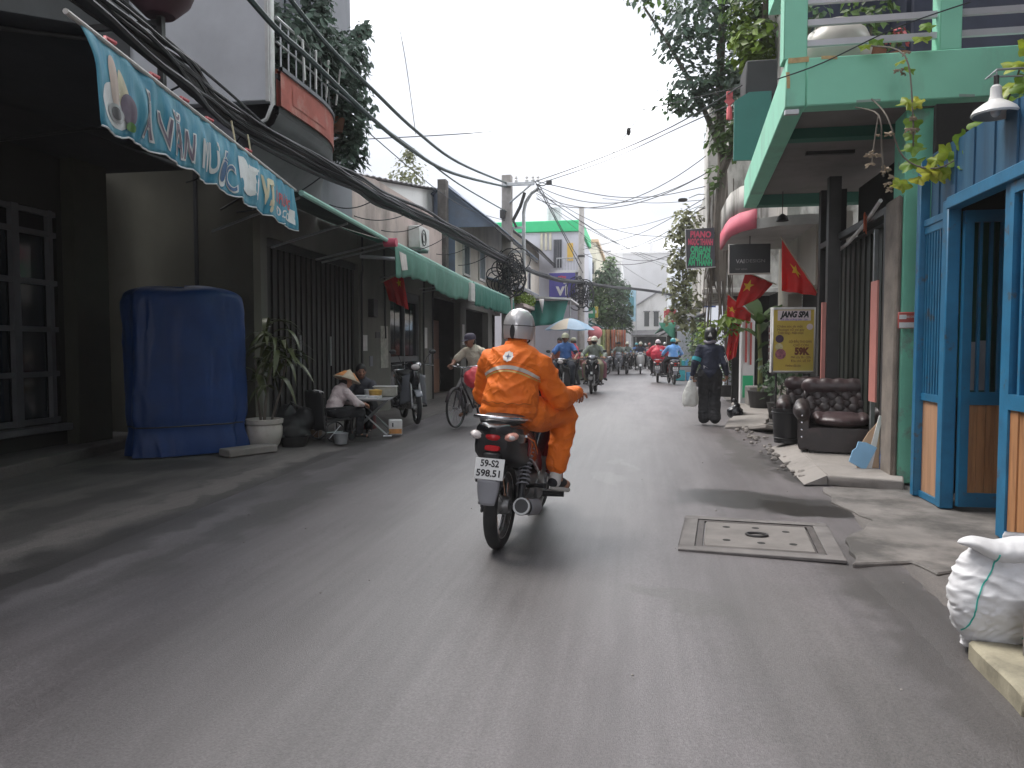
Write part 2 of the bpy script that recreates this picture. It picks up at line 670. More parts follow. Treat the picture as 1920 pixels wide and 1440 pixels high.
val_blue = M('blue_printed_cloth', (0.04, 0.29, 0.45), rough=0.6, var=0.15, vs=8, dirt=(0.16, 0.45, 0.56), ds=3, da=.75, lo=.42, hi=.6, stretch2=(3, 3, .5), trans=.15)
leaf_dark = M('dark_leaf', (0.075, 0.125, 0.065), rough=0.5, var=0.3, vs=1.5, rand=.55, trans=.4)
leaf_mid = M('mid_leaf', (0.09, 0.15, 0.045), rough=0.5, var=0.3, vs=1.2, rand=.55, trans=.4)
leaf_lime = M('lime_leaf', (0.16, 0.24, 0.025), rough=0.5, var=0.3, vs=2, rand=.4, trans=.35)
leaf_dusty = M('dusty_leaf', (0.085, 0.125, 0.095), rough=0.6, var=0.3, vs=1.5, rand=.5, trans=.35)
leaf_dry = M('dry_leaf', (0.26, 0.2, 0.14), rough=0.8, var=0.3, vs=5, rand=.4)
bark = M('grey_bark', (0.14, 0.12, 0.1), rough=0.9, var=0.3, vs=5, dirt=(0.05, 0.045, 0.04), ds=4, bump=.6, bs=40, stretch=(2, 2, .4))
black_m = M('matt_black', (0.016, 0.016, 0.017), rough=0.6, var=0.2, vs=6)


def base_of(o):
    p = Vector((0, 0, 0))
    while o is not None:
        p += Vector(o.location)
        o = o.parent
    return p


def W(name, mb, mat, parent, **kw):
    """part whose mesh is written in street coordinates"""
    return obj(name, mb, mat, parent, loc=-base_of(parent), **kw)


def wpiece(name, parent, mat, a, b):
    o = piece(name, parent, mat, a, b)
    o.location = Vector(o.location) - base_of(parent)
    return o


def B(*boxes):
    m = MB()
    for a, b in boxes:
        m.box(a, b)
    return m


# stains on the road: a damp run-off near the right kerb, old oil and patched strips
def add_stain(m, centre, size, col, amt, rough=None, warp=.35, ws=2.2, edge=.45):
    t = m.node_tree
    N, lk = t.nodes.new, t.links.new
    b = next(n for n in t.nodes if n.type == 'BSDF_PRINCIPLED')
    old = b.inputs['Base Color'].links[0].from_socket
    g = N('ShaderNodeNewGeometry')
    nz = N('ShaderNodeTexNoise')
    nz.inputs['Scale'].default_value = ws
    nz.inputs['Detail'].default_value = 6
    lk(g.outputs['Position'], nz.inputs['Vector'])
    sc = N('ShaderNodeVectorMath')
    sc.operation = 'MULTIPLY_ADD'
    sc.inputs[1].default_value = (warp * 2,) * 3
    sc.inputs[2].default_value = (-warp,) * 3
    lk(nz.outputs['Color'], sc.inputs[0])
    ad = N('ShaderNodeVectorMath')
    lk(g.outputs['Position'], ad.inputs[0])
    lk(sc.outputs['Vector'], ad.inputs[1])
    mp = N('ShaderNodeMapping')
    mp.vector_type = 'TEXTURE'
    mp.inputs['Location'].default_value = (centre[0], centre[1], 0)
    mp.inputs['Rotation'].default_value = (0, 0, centre[2] if len(centre) > 2 else 0)
    mp.inputs['Scale'].default_value = (size[0], size[1], 1000)
    lk(ad.outputs['Vector'], mp.inputs['Vector'])
    ln = N('ShaderNodeVectorMath')
    ln.operation = 'LENGTH'
    lk(mp.outputs['Vector'], ln.inputs[0])
    r = N('ShaderNodeMapRange')
    r.interpolation_type = 'SMOOTHSTEP'
    r.inputs['From Min'].default_value = 1.0
    r.inputs['From Max'].default_value = 1.0 - edge
    r.inputs['To Min'].default_value = 0
    r.inputs['To Max'].default_value = amt
    lk(ln.outputs['Value'], r.inputs['Value'])
    mx = N('ShaderNodeMix')
    mx.data_type = 'RGBA'
    lk(r.outputs['Result'], mx.inputs['Factor'])
    lk(old, mx.inputs['A'])
    mx.inputs['B'].default_value = (*col, 1)
    lk(mx.outputs['Result'], b.inputs['Base Color'])
    if rough is not None:
        mr = N('ShaderNodeMapRange')
        mr.inputs['From Max'].default_value = amt
        if b.inputs['Roughness'].links:
            lk(b.inputs['Roughness'].links[0].from_socket, mr.inputs['To Min'])
        else:
            mr.inputs['To Min'].default_value = b.inputs['Roughness'].default_value
        mr.inputs['To Max'].default_value = rough
        lk(r.outputs['Result'], mr.inputs['Value'])
        lk(mr.outputs['Result'], b.inputs['Roughness'])


for c, sz, col, amt, rg in (((-.9, 9.5, 0), (1.3, 9.0), (.165, .16, .158), .5, None), ((-1.5, 3.2, .1), (.8, 3.0), (.12, .113, .113), .5, None), ((.75, 3.1, .1), (.5, 1.6), (.105, .098, .095), .55, None), ((1.0, 2.2, .2), (.35, 1.4), (.095, .088, .085), .6, None),
                            ((.2, 3.9, -.5), (.5, .16), (.09, .085, .08), .5, None), ((-2.9, 6.0, .02), (.22, 3.4), (.075, .07, .068), .75, None), ((-3.2, 10.5, 0), (.3, 2.4), (.09, .085, .08), .6, None), ((1.25, 9.8, 0), (.22, 2.6), (.07, .065, .06), .75, None),
                            ((.95, 6.62, -.12), (.78, .52), (.032, .032, .031), .9, .33), ((1.42, 6.25, -.5), (.5, .3), (.018, .017, .016), .92, .3), ((1.3, 4.2, -.2), (.35, .3), (.07, .065, .062), .6, None), ((-.3, 7.5, .35), (.14, .6), (.2, .195, .19), .5, None), ((-.2, 8.4, .4), (.1, .7), (.2, .195, .19), .5, None), ((-3.45, 3.0, .0), (.3, 4.0), (.045, .042, .041), .65, .5), ((-3.62, 9.0, .04), (.26, 3.4), (.05, .046, .045), .65, .5), ((-3.0, 1.8, 0), (.5, 1.6), (.07, .063, .062), .7, None), ((1.35, 3.6, 0), (.3, 2.2), (.06, .055, .052), .75, None), ((1.6, 8.6, 0.02), (.22, 1.6), (.035, .032, .03), .85, None)):
    add_stain(asphalt, c, sz, col, amt, rg)
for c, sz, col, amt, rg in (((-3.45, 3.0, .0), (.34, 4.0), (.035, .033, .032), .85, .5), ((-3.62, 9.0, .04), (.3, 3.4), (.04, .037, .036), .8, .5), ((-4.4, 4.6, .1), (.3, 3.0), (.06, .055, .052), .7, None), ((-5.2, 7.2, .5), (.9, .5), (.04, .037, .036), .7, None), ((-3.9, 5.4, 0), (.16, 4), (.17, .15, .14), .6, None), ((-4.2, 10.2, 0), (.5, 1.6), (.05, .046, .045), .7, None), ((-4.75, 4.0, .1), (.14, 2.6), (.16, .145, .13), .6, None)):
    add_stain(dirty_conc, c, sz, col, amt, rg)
for m_ in (asphalt, dirty_conc):
    t_ = m_.node_tree
    b_ = next(n for n in t_.nodes if n.type == 'BSDF_PRINCIPLED')
    old_ = b_.inputs['Base Color'].links[0].from_socket
    g_ = t_.nodes.new('ShaderNodeNewGeometry')
    z_ = t_.nodes.new('ShaderNodeTexNoise')
    z_.inputs['Scale'].default_value = 95
    z_.inputs['Detail'].default_value = 5
    z_.inputs['Roughness'].default_value = .75
    r_ = t_.nodes.new('ShaderNodeMapRange')
    r_.inputs['From Min'].default_value = .3
    r_.inputs['From Max'].default_value = .7
    r_.inputs['To Min'].default_value = .62
    r_.inputs['To Max'].default_value = 1.38
    x_ = t_.nodes.new('ShaderNodeMix')
    x_.data_type = 'RGBA'
    x_.blend_type = 'MULTIPLY'
    x_.inputs['Factor'].default_value = 1
    t_.links.new(g_.outputs['Position'], z_.inputs['Vector'])
    t_.links.new(z_.outputs['Fac'], r_.inputs['Value'])
    t_.links.new(old_, x_.inputs['A'])
    t_.links.new(r_.outputs['Result'], x_.inputs['B'])
    mp_ = t_.nodes.new('ShaderNodeMapping')
    mp_.inputs['Scale'].default_value = (15, .45, 1)
    zz_ = t_.nodes.new('ShaderNodeTexNoise')
    zz_.inputs['Scale'].default_value = 1.0
    zz_.inputs['Detail'].default_value = 4
    rr_ = t_.nodes.new('ShaderNodeMapRange')
    rr_.inputs['From Min'].default_value = .3
    rr_.inputs['From Max'].default_value = .7
    rr_.inputs['To Min'].default_value = .91
    rr_.inputs['To Max'].default_value = 1.09
    xx_ = t_.nodes.new('ShaderNodeMix')
    xx_.data_type = 'RGBA'
    xx_.blend_type = 'MULTIPLY'
    xx_.inputs['Factor'].default_value = 1
    t_.links.new(g_.outputs['Position'], mp_.inputs['Vector'])
    t_.links.new(mp_.outputs['Vector'], zz_.inputs['Vector'])
    t_.links.new(zz_.outputs['Fac'], rr_.inputs['Value'])
    t_.links.new(x_.outputs['Result'], xx_.inputs['A'])
    t_.links.new(rr_.outputs['Result'], xx_.inputs['B'])
    t_.links.new(xx_.outputs['Result'], b_.inputs['Base Color'])

# ------------------------------------------------------------------ ground, road, pavements
struct('ground', MB().add([(-260, -80, -.03), (260, -80, -.03), (260, 420, -.03), (-260, 420, -.03)], [(0, 1, 2, 3)]), grey_conc)

LEFT = [(-8, -3.45), (0, -3.45), (3.5, -3.43), (8.2, -3.68), (14, -3.95), (22, -3.9), (30, -3.2), (40, -2.9), (70, -3.0), (95, -3.2)]
RIGHT = [(-8, 1.2), (2.8, 1.36), (4.6, 1.3), (7.4, 1.52), (10.1, 1.66), (13.7, 1.76), (21.5, 1.95), (40, 2.1), (70, 2.6), (95, 3.0)]


def edge_at(tab, y):
    for (y0, x0), (y1, x1) in zip(tab, tab[1:]):
        if y <= y1:
            return x0 + (x1 - x0) * (y - y0) / (y1 - y0)
    return tab[-1][1]


ys = [-8 + i * .5 for i in range(20)] + [2 + i * .12 for i in range(100)] + [14 + i * .5 for i in range(16)] + [22 + i * 2 for i in range(37)]
road = MB()
for y in ys:
    l, r = edge_at(LEFT, y), edge_at(RIGHT, y)
    for k in range(13):
        t = k / 12
        x = l + (r - l) * t
        road.v.append((x, y, 0.025 * math.sin(PI * t) - .012 + .006 * mnoise.noise(Vector((x * .9, y * .5, 0)))))
for j in range(len(ys) - 1):
    for k in range(12):
        a = j * 13 + k
        road.f.append((a, a + 1, a + 14, a + 13))
        road.fm.append(0)
struct('road', road, asphalt)

# the worn strip of pavement and its open gutter on the left
pv = MB()
for y in ys:
    l = edge_at(LEFT, y)
    for dx, z in ((-4.2, .03), (-1.6, .025), (-.62, .02), (-.34, .012), (-.2, -.004), (-.1, -.004), (0.3, -.034)):
        pv.v.append((l + dx + (.05 * mnoise.noise(Vector((y * .8, dx, 2))) if -1 < dx < 0 else 0), y, z))
for j in range(len(ys) - 1):
    for k in range(6):
        a = j * 7 + k
        pv.f.append((a, a + 1, a + 8, a + 7))
        pv.fm.append(0)
struct('pavement', pv, [dirty_conc, gutter_m])

pr = MB()
for y in ys:
    r = edge_at(RIGHT, y)
    for dx, z in ((-.35, -.036), (.1, .0), (.24, .0), (.6, .01), (6, .03)):
        pr.v.append((r + dx + (.1 * mnoise.noise(Vector((y * 1.3, 0, 7))) + .05 * mnoise.noise(Vector((y * 5.3, 0, 3))) if 0 < dx < .5 else 0), y, z))
for j in range(len(ys) - 1):
    for k in range(4):
        a = j * 5 + k
        pr.f.append((a, a + 1, a + 6, a + 5))
        pr.fm.append(1 if k in (0, 1) else 0)
struct('pavement', pr, [dirty_conc, asphalt])


def ragged(poly, seed, amp=.035, sub=6):
    out = []
    for i, p in enumerate(poly):
        q = poly[(i + 1) % len(poly)]
        for k in range(sub):
            t = k / sub
            x, y = p[0] + (q[0] - p[0]) * t, p[1] + (q[1] - p[1]) * t
            n = mnoise.noise(Vector((x * 4, y * 4, seed)))
            n2 = mnoise.noise(Vector((x * 4 + 40, y * 4, seed)))
            out.append((x + n * amp, y + n2 * amp))
    return out


# poured concrete apron in front of the blue gates, broken along its edge
apron = MB().prism(ragged([(1.66, 7.2), (1.6, 6.6), (1.74, 5.9), (1.36, 5.25), (1.27, 4.66), (1.62, 4.78), (1.68, 4.56), (1.95, 4.7), (2.5, 4.4), (3.4, 4.4), (3.4, 7.2)], 3, .045, 14), 'z', -.03, .022)
tag(obj('concrete_apron', apron, M('apron_concrete', (0.165, 0.152, 0.142), rough=.85, var=.3, vs=3, dirt=(.05, .046, .043), ds=1.9, da=.85, lo=.42, hi=.62, bump=.6, bs=70), bev=.01), kind='structure')

# ------------------------------------------------------------------ left: dark house with the barred window
hA = thing('dark_house', 'dark house front with a white barred window, nearest on the left under the blue awning', 'house', (-6.8, 5, 0))
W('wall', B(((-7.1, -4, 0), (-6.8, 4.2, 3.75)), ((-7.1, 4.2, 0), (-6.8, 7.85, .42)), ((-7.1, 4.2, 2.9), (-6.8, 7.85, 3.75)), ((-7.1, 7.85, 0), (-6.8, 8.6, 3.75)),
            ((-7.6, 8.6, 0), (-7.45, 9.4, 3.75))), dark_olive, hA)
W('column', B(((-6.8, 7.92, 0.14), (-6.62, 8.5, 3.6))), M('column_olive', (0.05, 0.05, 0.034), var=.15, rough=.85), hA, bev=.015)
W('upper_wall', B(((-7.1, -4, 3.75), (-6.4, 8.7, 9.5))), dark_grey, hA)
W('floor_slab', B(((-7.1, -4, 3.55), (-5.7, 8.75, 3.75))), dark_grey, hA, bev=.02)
W('doorstep', MB().prism([(-7.6, -4), (-5.7, -4), (-5.95, 5.6), (-6.45, 8.6), (-6.6, 9.2), (-7.6, 9.2)], 'z', 0, .15), dirty_conc, hA, bev=.012)
win = W('window', B(((-6.97, 4.2, .42), (-6.94, 7.85, 2.9))), dark_room, hA)
for yy in (7.74, 7.24, 6.72, 6.22, 5.7, 5.2):
    wpiece('mullion', win, grey_paint, (-6.84, yy - (.05 if yy == 7.24 else .03), .42), (-6.78, yy + (.05 if yy == 7.24 else .03), 2.9))
for zz in (.46, 1.0, 1.52, 2.06, 2.62, 2.86):
    wpiece('glazing_bar', win, grey_paint, (-6.833, 4.2, zz - .03), (-6.787, 7.83, zz + .03))
for i, (ya, yb) in enumerate(((7.29, 7.71), (6.75, 7.19), (6.25, 6.69))):
    for za, zb in ((.49, .97), (1.03, 1.49), (1.55, 2.03), (2.09, 2.59)):
        wpiece('pane', win, dark_glass, (-6.87, ya, za), (-6.862, yb, zb))
W('window_sill', B(((-6.8, 4.2, .33), (-6.68, 7.9, .41))), grey_paint, hA, bev=.01)

# ------------------------------------------------------------------ left: house with the folding steel door and the curved balcony
hB = thing('balcony_house', 'cream house with the folding steel door, curved red banded balcony above it', 'house', (-5.15, 12, 0))
W('side_wall', B(((-7.45, 9.4, 0), (-5.15, 9.6, 3.95))), olive_wall, hB)
W('drain_pipe', MB().cyl((-5.96, 9.36, .03), (-5.96, 9.36, 3.8), .028), dark_grey, hB)
fr = MB()
for a, b in (((-5.35, 9.6, 0), (-5.15, 9.78, 3.45)), ((-5.35, 9.78, 2.86), (-5.152, 13.2, 3.45)), ((-5.35, 13.2, 0), (-5.148, 15.0, 3.45)), ((-5.35, 15.0, 2.55), (-5.152, 17.2, 3.45)),
             ((-5.35, 17.2, 0), (-5.15, 18.3, 3.45)), ((-5.35, 18.3, 2.62), (-5.152, 21.2, 3.45)), ((-5.35, 21.2, 0), (-5.15, 21.9, 3.45)), ((-5.35, 21.9, 2.5), (-5.152, 27.5, 3.45)), ((-5.35, 25.2, 0), (-5.15, 25.9, 2.5))):
    fr.box(a, b)
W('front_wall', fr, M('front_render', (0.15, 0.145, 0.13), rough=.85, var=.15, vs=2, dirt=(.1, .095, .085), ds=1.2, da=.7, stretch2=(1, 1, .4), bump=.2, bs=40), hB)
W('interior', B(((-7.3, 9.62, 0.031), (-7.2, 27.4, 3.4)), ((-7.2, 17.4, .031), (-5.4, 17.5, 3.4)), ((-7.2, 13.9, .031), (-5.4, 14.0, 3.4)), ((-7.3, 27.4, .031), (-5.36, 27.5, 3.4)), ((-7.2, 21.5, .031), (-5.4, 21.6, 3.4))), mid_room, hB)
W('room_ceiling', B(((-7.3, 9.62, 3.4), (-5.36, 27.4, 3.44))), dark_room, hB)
dr = W('folding_door', B(((-5.34, 9.78, 2.74), (-5.2, 13.2, 2.86))), dark_steel, hB)
W('floor_track', B(((-5.34, 9.78, 0.032), (-5.2, 13.2, .06))), dark_steel, dr)
i = 0
y = 9.8
while y < 13.15:
    a = .028 if i % 2 else 0
    wpiece('slat', dr, slat_m, (-5.30 + a, y, .06), (-5.25 + a, y + .088, 2.74))
    y += .094
    i += 1
for yy in (10.9, 12.05):
    W('door_handle', MB().cyl((-5.2, yy, 1.0), (-5.2, yy, 1.5), .014), metal_m, hB)
# shop doorway with glazed double leaves
dw = W('double_door', B(((-5.3, 15.0, 2.35), (-5.2, 17.2, 2.55)), ((-5.3, 15.0, 0.03), (-5.2, 15.08, 2.35)), ((-5.3, 16.06, 0.03), (-5.2, 16.14, 2.35)), ((-5.3, 17.12, 0.03), (-5.2, 17.2, 2.35)), ((-5.295, 15.08, 1.0), (-5.205, 17.12, 1.12))), grey_paint, hB)
for ya, yb in ((15.08, 15.55), (15.6, 16.06), (16.14, 16.6), (16.65, 17.12)):
    for za, zb in ((.06, .98), (1.14, 2.34)):
        wpiece('pane', dw, dark_glass, (-5.26, ya, za), (-5.25, yb, zb))
W('inner_counter', B(((-6.3, 18.6, 0.031), (-5.7, 20.9, 1.0))), M('brown_counter', (0.2, 0.1, 0.06), rough=.6), hB, bev=.02)
W('inner_wall_panel', B(((-5.9, 19.8, .031), (-5.8, 21.2, 2.1))), M('pink_inner', (0.3, 0.19, 0.16), rough=.8), hB)
W('wall_notice', B(((-5.147, 14.35, .9), (-5.13, 14.8, 1.75))), M('chalky_notice', (0.4, 0.39, 0.35), rough=.9, var=.4, vs=9), hB)
W('meter_box', B(((-5.147, 13.7, 1.9), (-5.03, 13.95, 2.25))), dark_steel, hB, bev=.01)
W('conduit', MB().tube([(-5.13, 14.6, 3.3), (-5.12, 14.6, 1.75), (-5.12, 14.62, 1.5)], .018, 6), dark_grey, hB)
W('upper_wall', B(((-7.4, 9.0, 3.95), (-5.15, 9.2, 9.5)), ((-5.35, 9.2, 3.45), (-5.15, 12.95, 9.5)), ((-7.4, 12.75, 4.7), (-5.35, 12.95, 9.5))), grey_wall, hB)
W('upper_door', B(((-5.148, 10.4, 4.9), (-5.12, 11.6, 7.1))), dark_glass, hB)
W('white_end_wall', B(((-6.6, 8.78, 4.38), (-4.58, 8.92, 7.6))), M('white_panel', (0.6, 0.61, 0.64), rough=.7, var=.05, vs=1, dirt=(.4, .4, .42), ds=.8, da=.4), hB, bev=.01)
W('corner_trim', B(((-4.6, 8.765, 4.36), (-4.555, 8.93, 7.6))), white_paint, hB)
# balcony: curved plan, red fascia, coved underside
plan = []
for k in range(25):
    t = k / 24
    plan.append((-5.15 + .66 * (1 - max(0, (t - .3) / .7) ** 2.6) ** .6, 8.95 + 2.6 * t))
plan[-1] = (-5.15, 11.62)


def ring(dx, z0, z1, tk=.06):
    m = MB()
    n = len(plan)
    for k, (x, y) in enumerate(plan):
        f = (x + 5.15) / .66
        xo = x + dx * f
        for (dd, z) in ((0, z0), (0, z1), (-tk, z1), (-tk, z0)):
            m.v.append((xo + dd * f, y, z))
    for k in range(n - 1):
        for q in range(4):
            a, b = k * 4 + q, k * 4 + (q + 1) % 4
            m.f.append((a, b, b + 4, a + 4))
            m.fm.append(0)
    return m


W('balcony_fascia', ring(0, 4.36, 4.79), red_band_m, hB)
W('balcony_rim', ring(.03, 4.79, 4.84), grey_wall, hB)
W('balcony_lip', ring(-.03, 4.27, 4.36), dark_grey, hB)
cv = MB()
n = len(plan)
for k, (x, y) in enumerate(plan):
    f = (x + 5.15)
    for s, z in ((.96, 4.27), (.9, 4.2), (.86, 4.14), (.6, 4.02), (.36, 3.86), (.16, 3.66), (.0, 3.42)):
        cv.v.append((-5.15 + f * s, y, z))
for k in range(n - 1):
    for q in range(6):
        a = k * 7 + q
        cv.f.append((a, a + 1, a + 8, a + 7))
        cv.fm.append(0)
W('balcony_underside', cv, M('cove_plaster', (0.17, 0.165, 0.175), rough=.8, var=.15, vs=2, dirt=(.07, .07, .075), ds=1.5, da=.5, stretch2=(1, .4, 1)), hB)
W('balcony_floor', MB().prism([(x - .04, y) for x, y in plan] + [(-5.14, 11.6), (-5.14, 8.96)], 'z', 4.7, 4.76), dark_grey, hB)
W('balcony_railing', MB().tube([(x - .05, y, 5.45) for x, y in plan], .025, 6).tube([(x - .05, y, 5.15) for x, y in plan], .016, 6), metal_m, hB)
for k in range(1, 24, 2):
    x, y = plan[k]
    W('baluster', MB().cyl((x - .05, y, 4.84), (x - .05, y, 5.45), .012, n=6), metal_m, hB)
W('letter_panel', MB().grid(lambda u, v: (plan[3 + int(u * 10)][0] + .008, plan[3 + int(u * 10)][1], 4.46 + .2 * v), 10, 1), red_band_m, hB)
W('down_pipe', MB().tube([(-4.5, 8.72, 7.6), (-4.5, 8.72, 4.55), (-4.49, 8.72, 4.3), (-4.56, 8.7, 4.12), (-4.75, 8.68, 4.02)], .022, 8), white_paint, hB)

# ------------------------------------------------------------------ left: low houses beyond
hC = thing('shed_roof_house', 'white walled house with a stained pink parapet above the green awning', 'house', (-5.4, 15, 0))
W('parapet', MB().prism([(11.65, 3.45), (19.2, 3.45), (19.2, 4.5), (18.0, 4.66), (14.2, 4.62), (13.2, 4.5), (11.65, 4.0)], 'x', -5.36, -5.16), pink_wall, hC)
W('wall', MB().prism([(13.0, 3.4), (20.1, 3.4), (20.1, 5.62), (13.0, 4.5)], 'x', -5.8, -5.6), white_wall, hC)
W('pier', B(((-5.3, 19.3, 3.4), (-5.08, 19.6, 5.75))), M('black_stained_render', (0.09, 0.08, 0.075), rough=.9, var=.5, vs=3, dirt=(.3, .28, .25), ds=2.5, da=.6, lo=.55, hi=.7), hC)
rf = MB()
for k in range(41):
    yy = 12.9 + 7.3 * k / 40
    zz = 4.5 + 1.12 * (yy - 13) / 7.1
    for x in (-5.45, -9):
        rf.v.append((x, yy, zz + .03 + (.025 if k % 2 else 0) + (.5 if x < -6 else 0) * .2))
for k in range(40):
    rf.f.append((2 * k, 2 * k + 1, 2 * k + 3, 2 * k + 2))
    rf.fm.append(0)
W('roof', rf, grey_roof, hC, smooth=False, thick=.02)
W('round_vent', MB().cyl((-5.6, 17.2, 4.75), (-5.55, 17.2, 4.75), .13, n=18), grey_wall, hC)


def gable_house(name, label, y0, y1, xw, xe, ze, xr, zr, wall, roofm, gable, wins, zb=2.9, shut=None):
    h = thing(name, label, 'house', (xw, (y0 + y1) / 2, 0))
    zw = ze + (zr - ze) * (xe - xw) / (xe - xr) - .05
    W('wall', B(((xw - .2, y0, zb), (xw, y1, zw))), wall, h)
    W('gable', MB().prism([(xw - .001, zb), (xw - .001, zw), (xr, zr - .05), (xr - (xw - xr) - 1.2, zw), (xr - (xw - xr) - 1.2, zb)], 'y', y0 - .01, y0 + .14), gable, h)
    # corrugated roof: ribs run down the slope
    for side in (1, -1):
        m = MB()
        nn = int((y1 - y0 + .6) / .11)
        for k in range(nn + 1):
            yy = y0 - .3 + (y1 - y0 + .6) * k / nn
            up = .022 if k % 2 else 0
            m.v.append((xr, yy, zr + up))
            m.v.append((xr + side * (xe - xr), yy, ze + up))
        for k in range(nn):
            m.f.append((2 * k, 2 * k + 1, 2 * k + 3, 2 * k + 2))
            m.fm.append(0)
        W('roof', m, roofm, h, smooth=False, thick=.025)
    W('ridge_cap', MB().tube([(xr, y0 - .3, zr + .02), (xr, y1 + .3, zr + .02)], .06, 6), roofm, h)
    W('eave_board', B(((xe - .05, y0 - .3, ze - .1), (xe - .02, y1 + .3, ze - .02))), dark_grey, h)
    if gable is blue_roof:
        W('gable_panel', MB().prism([(xe - .06, ze - .02), (xr, zr - .09), (xr - .3, zr - .25), (xr - .3, ze - .02)], 'y', y0 - .2, y0 - .16), blue_roof, h)
    W('rafter_lining', MB().prism([(xe - .04, ze - .02), (xr, zr - .04), (xr, zr - .08), (xe - .04, ze - .06)], 'y', y0 - .28, y0 - .22), roofm, h)
    for (ya, yb, za, zb2) in wins:
        f = W('window', B(((xw, ya - .07, za - .07), (xw + .05, yb + .07, za)), ((xw, ya - .07, zb2), (xw + .05, yb + .07, zb2 + .07)), ((xw, ya - .07, za), (xw + .05, ya, zb2)), ((xw, yb, za), (xw + .05, yb + .07, zb2))), white_paint, h)
        wpiece('shutter', f, shut or dark_glass, (xw + .005, ya, za), (xw + .03, (ya + yb) / 2 - .02, zb2))
        wpiece('shutter', f, shut or dark_glass, (xw + .005, (ya + yb) / 2 + .02, za), (xw + .03, yb, zb2))
    return h


teal_shut = M('blue_grey_shutter', (0.07, 0.11, 0.13), rough=.6, var=.25, vs=4)
gable_house('gabled_house', 'old cream house under a slate blue sheet gable, behind the first utility pole', 20.0, 27.6, -5.0, -3.78, 4.58, -5.25, 5.72, M('old_cream_render', (0.62, 0.57, 0.5), rough=0.85, var=0.1, vs=1.4, dirt=(0.3, 0.26, 0.23), ds=.9, da=.6, lo=.5, hi=.72, stretch2=(1.3, 1.3, .35), bump=.2, bs=40), blue_roof, blue_roof, ((20.9, 21.6, 3.45, 4.35), (23.0, 23.8, 3.5, 4.4)), shut=teal_shut)
gable_house('gabled_house', 'pale narrow house under the farther dark grey gable roof left of the blue shop sign', 29.0, 33.5, -4.5, -3.85, 5.1, -5.0, 5.95, MATS['old_cream_render'], dark_grey, MATS['old_cream_render'], ((29.9, 30.6, 3.7, 4.6),))
lw = thing('lean_to_shop', 'low shop front under a blue grey sheet canopy below the gabled houses', 'shop', (-4.7, 26, 0))
W('wall', B(((-4.9, 27.7, 0), (-4.7, 33.8, 3.2))), pink_wall, lw)
ct = MB()
for k in range(29):
    yy = 24.0 + .2 * k
    for x, z in ((-5.0, 3.62), (-3.95, 3.36)):
        ct.v.append((x, yy, z + (.03 if k % 2 else 0)))
for k in range(28):
    ct.f.append((2 * k, 2 * k + 1, 2 * k + 3, 2 * k + 2))
    ct.fm.append(0)
W('canopy', ct, M('faded_blue_sheet', (0.2, 0.26, 0.34), rough=.6, var=.2, vs=3), lw, smooth=False, thick=.02)
W('canopy_edge', B(((-3.97, 24, 3.27), (-3.93, 29.6, 3.36))), grey_roof, lw)
W('planter_box', B(((-4.5, 25.5, 2.72), (-3.95, 29, 2.86))), pink_wall, lw, bev=.02)

hG = thing('green_topped_building', 'white two storey building with a bright green cornice and the blue shop sign', 'building', (-4.5, 36, 0))
W('wall', B(((-8, 34, 0), (-2.72, 40, 6.56))), M('lilac_white_render', (0.55, 0.55, 0.6), rough=.8, var=.07, vs=1.3, dirt=(.33, .33, .36), ds=.9, da=.5, stretch2=(1, 1, .3)), hG)
W('cornice', B(((-8, 33.85, 6.56), (-2.6, 40, 7.06))), M('bright_green_paint', (0.03, 0.5, 0.2), rough=.6, var=.08), hG, bev=.03)
W('grille_door', B(((-3.9, 33.94, 4.95), (-3.52, 33.99, 6.22))), dark_glass, hG)
for k in range(5):
    wpiece('grille_bar', hG, grey_wall, (-3.88 + .085 * k, 33.9, 4.95), (-3.86 + .085 * k, 33.935, 6.22))
for k in range(3):
    wpiece('pilaster', hG, M('cream_pilaster', (.55, .52, .4), rough=.7), (-4.5 + .2 * k, 33.93, 5.75), (-4.4 + .2 * k, 33.998, 6.54))
W('yellow_panel', B(((-3.28, 33.95, 5.25), (-3.02, 33.997, 6.05))), M('yellow_paint', (.65, .42, .08), rough=.6), hG)
W('balcony_slab', B(((-3.75, 33.3, 4.66), (-2.72, 33.99, 4.76))), white_wall, hG)
W('balcony_rail', MB().tube([(-3.7, 33.95, 5.3), (-3.7, 33.35, 5.3), (-2.78, 33.35, 5.3), (-2.78, 33.95, 5.3)], .025, 6), metal_m, hG)
for k in range(8):
    W('baluster', MB().cyl((-3.7 + .131 * k, 33.35, 4.76), (-3.7 + .131 * k, 33.35, 5.3), .014, n=6), metal_m, hG)
W('roof_tank', MB().cyl((-4.0, 35, 7.06), (-4.0, 35, 7.8), .35, n=16), metal_m, hG)
sg = thing('shop_sign', 'blue shop sign with big white letters vĩ below the green topped building', 'sign', (-3.43, 33.2, 4.1))
obj('board', MB().box((-.58, 0, -.54), (.58, .08, .54)), M('sign_violet', (.075, .065, .3), rough=.5, var=.08), sg, bev=.01)
obj('frame', MB().box((-.6, .01, -.58), (.6, .07, -.54)).box((-.6, .01, .54), (.6, .07, .57)), white_paint, sg)
text('vĩ', .8, white_paint, sg, (0.02, -.012, -.2), (R(90), 0, 0), bold=.02, ext=.012)
text('cơm', .2, M('sign_red', (.6, .05, .05), rough=.5), sg, (0, -.01, .36), (R(90), 0, 0), ext=.008, bold=.005)

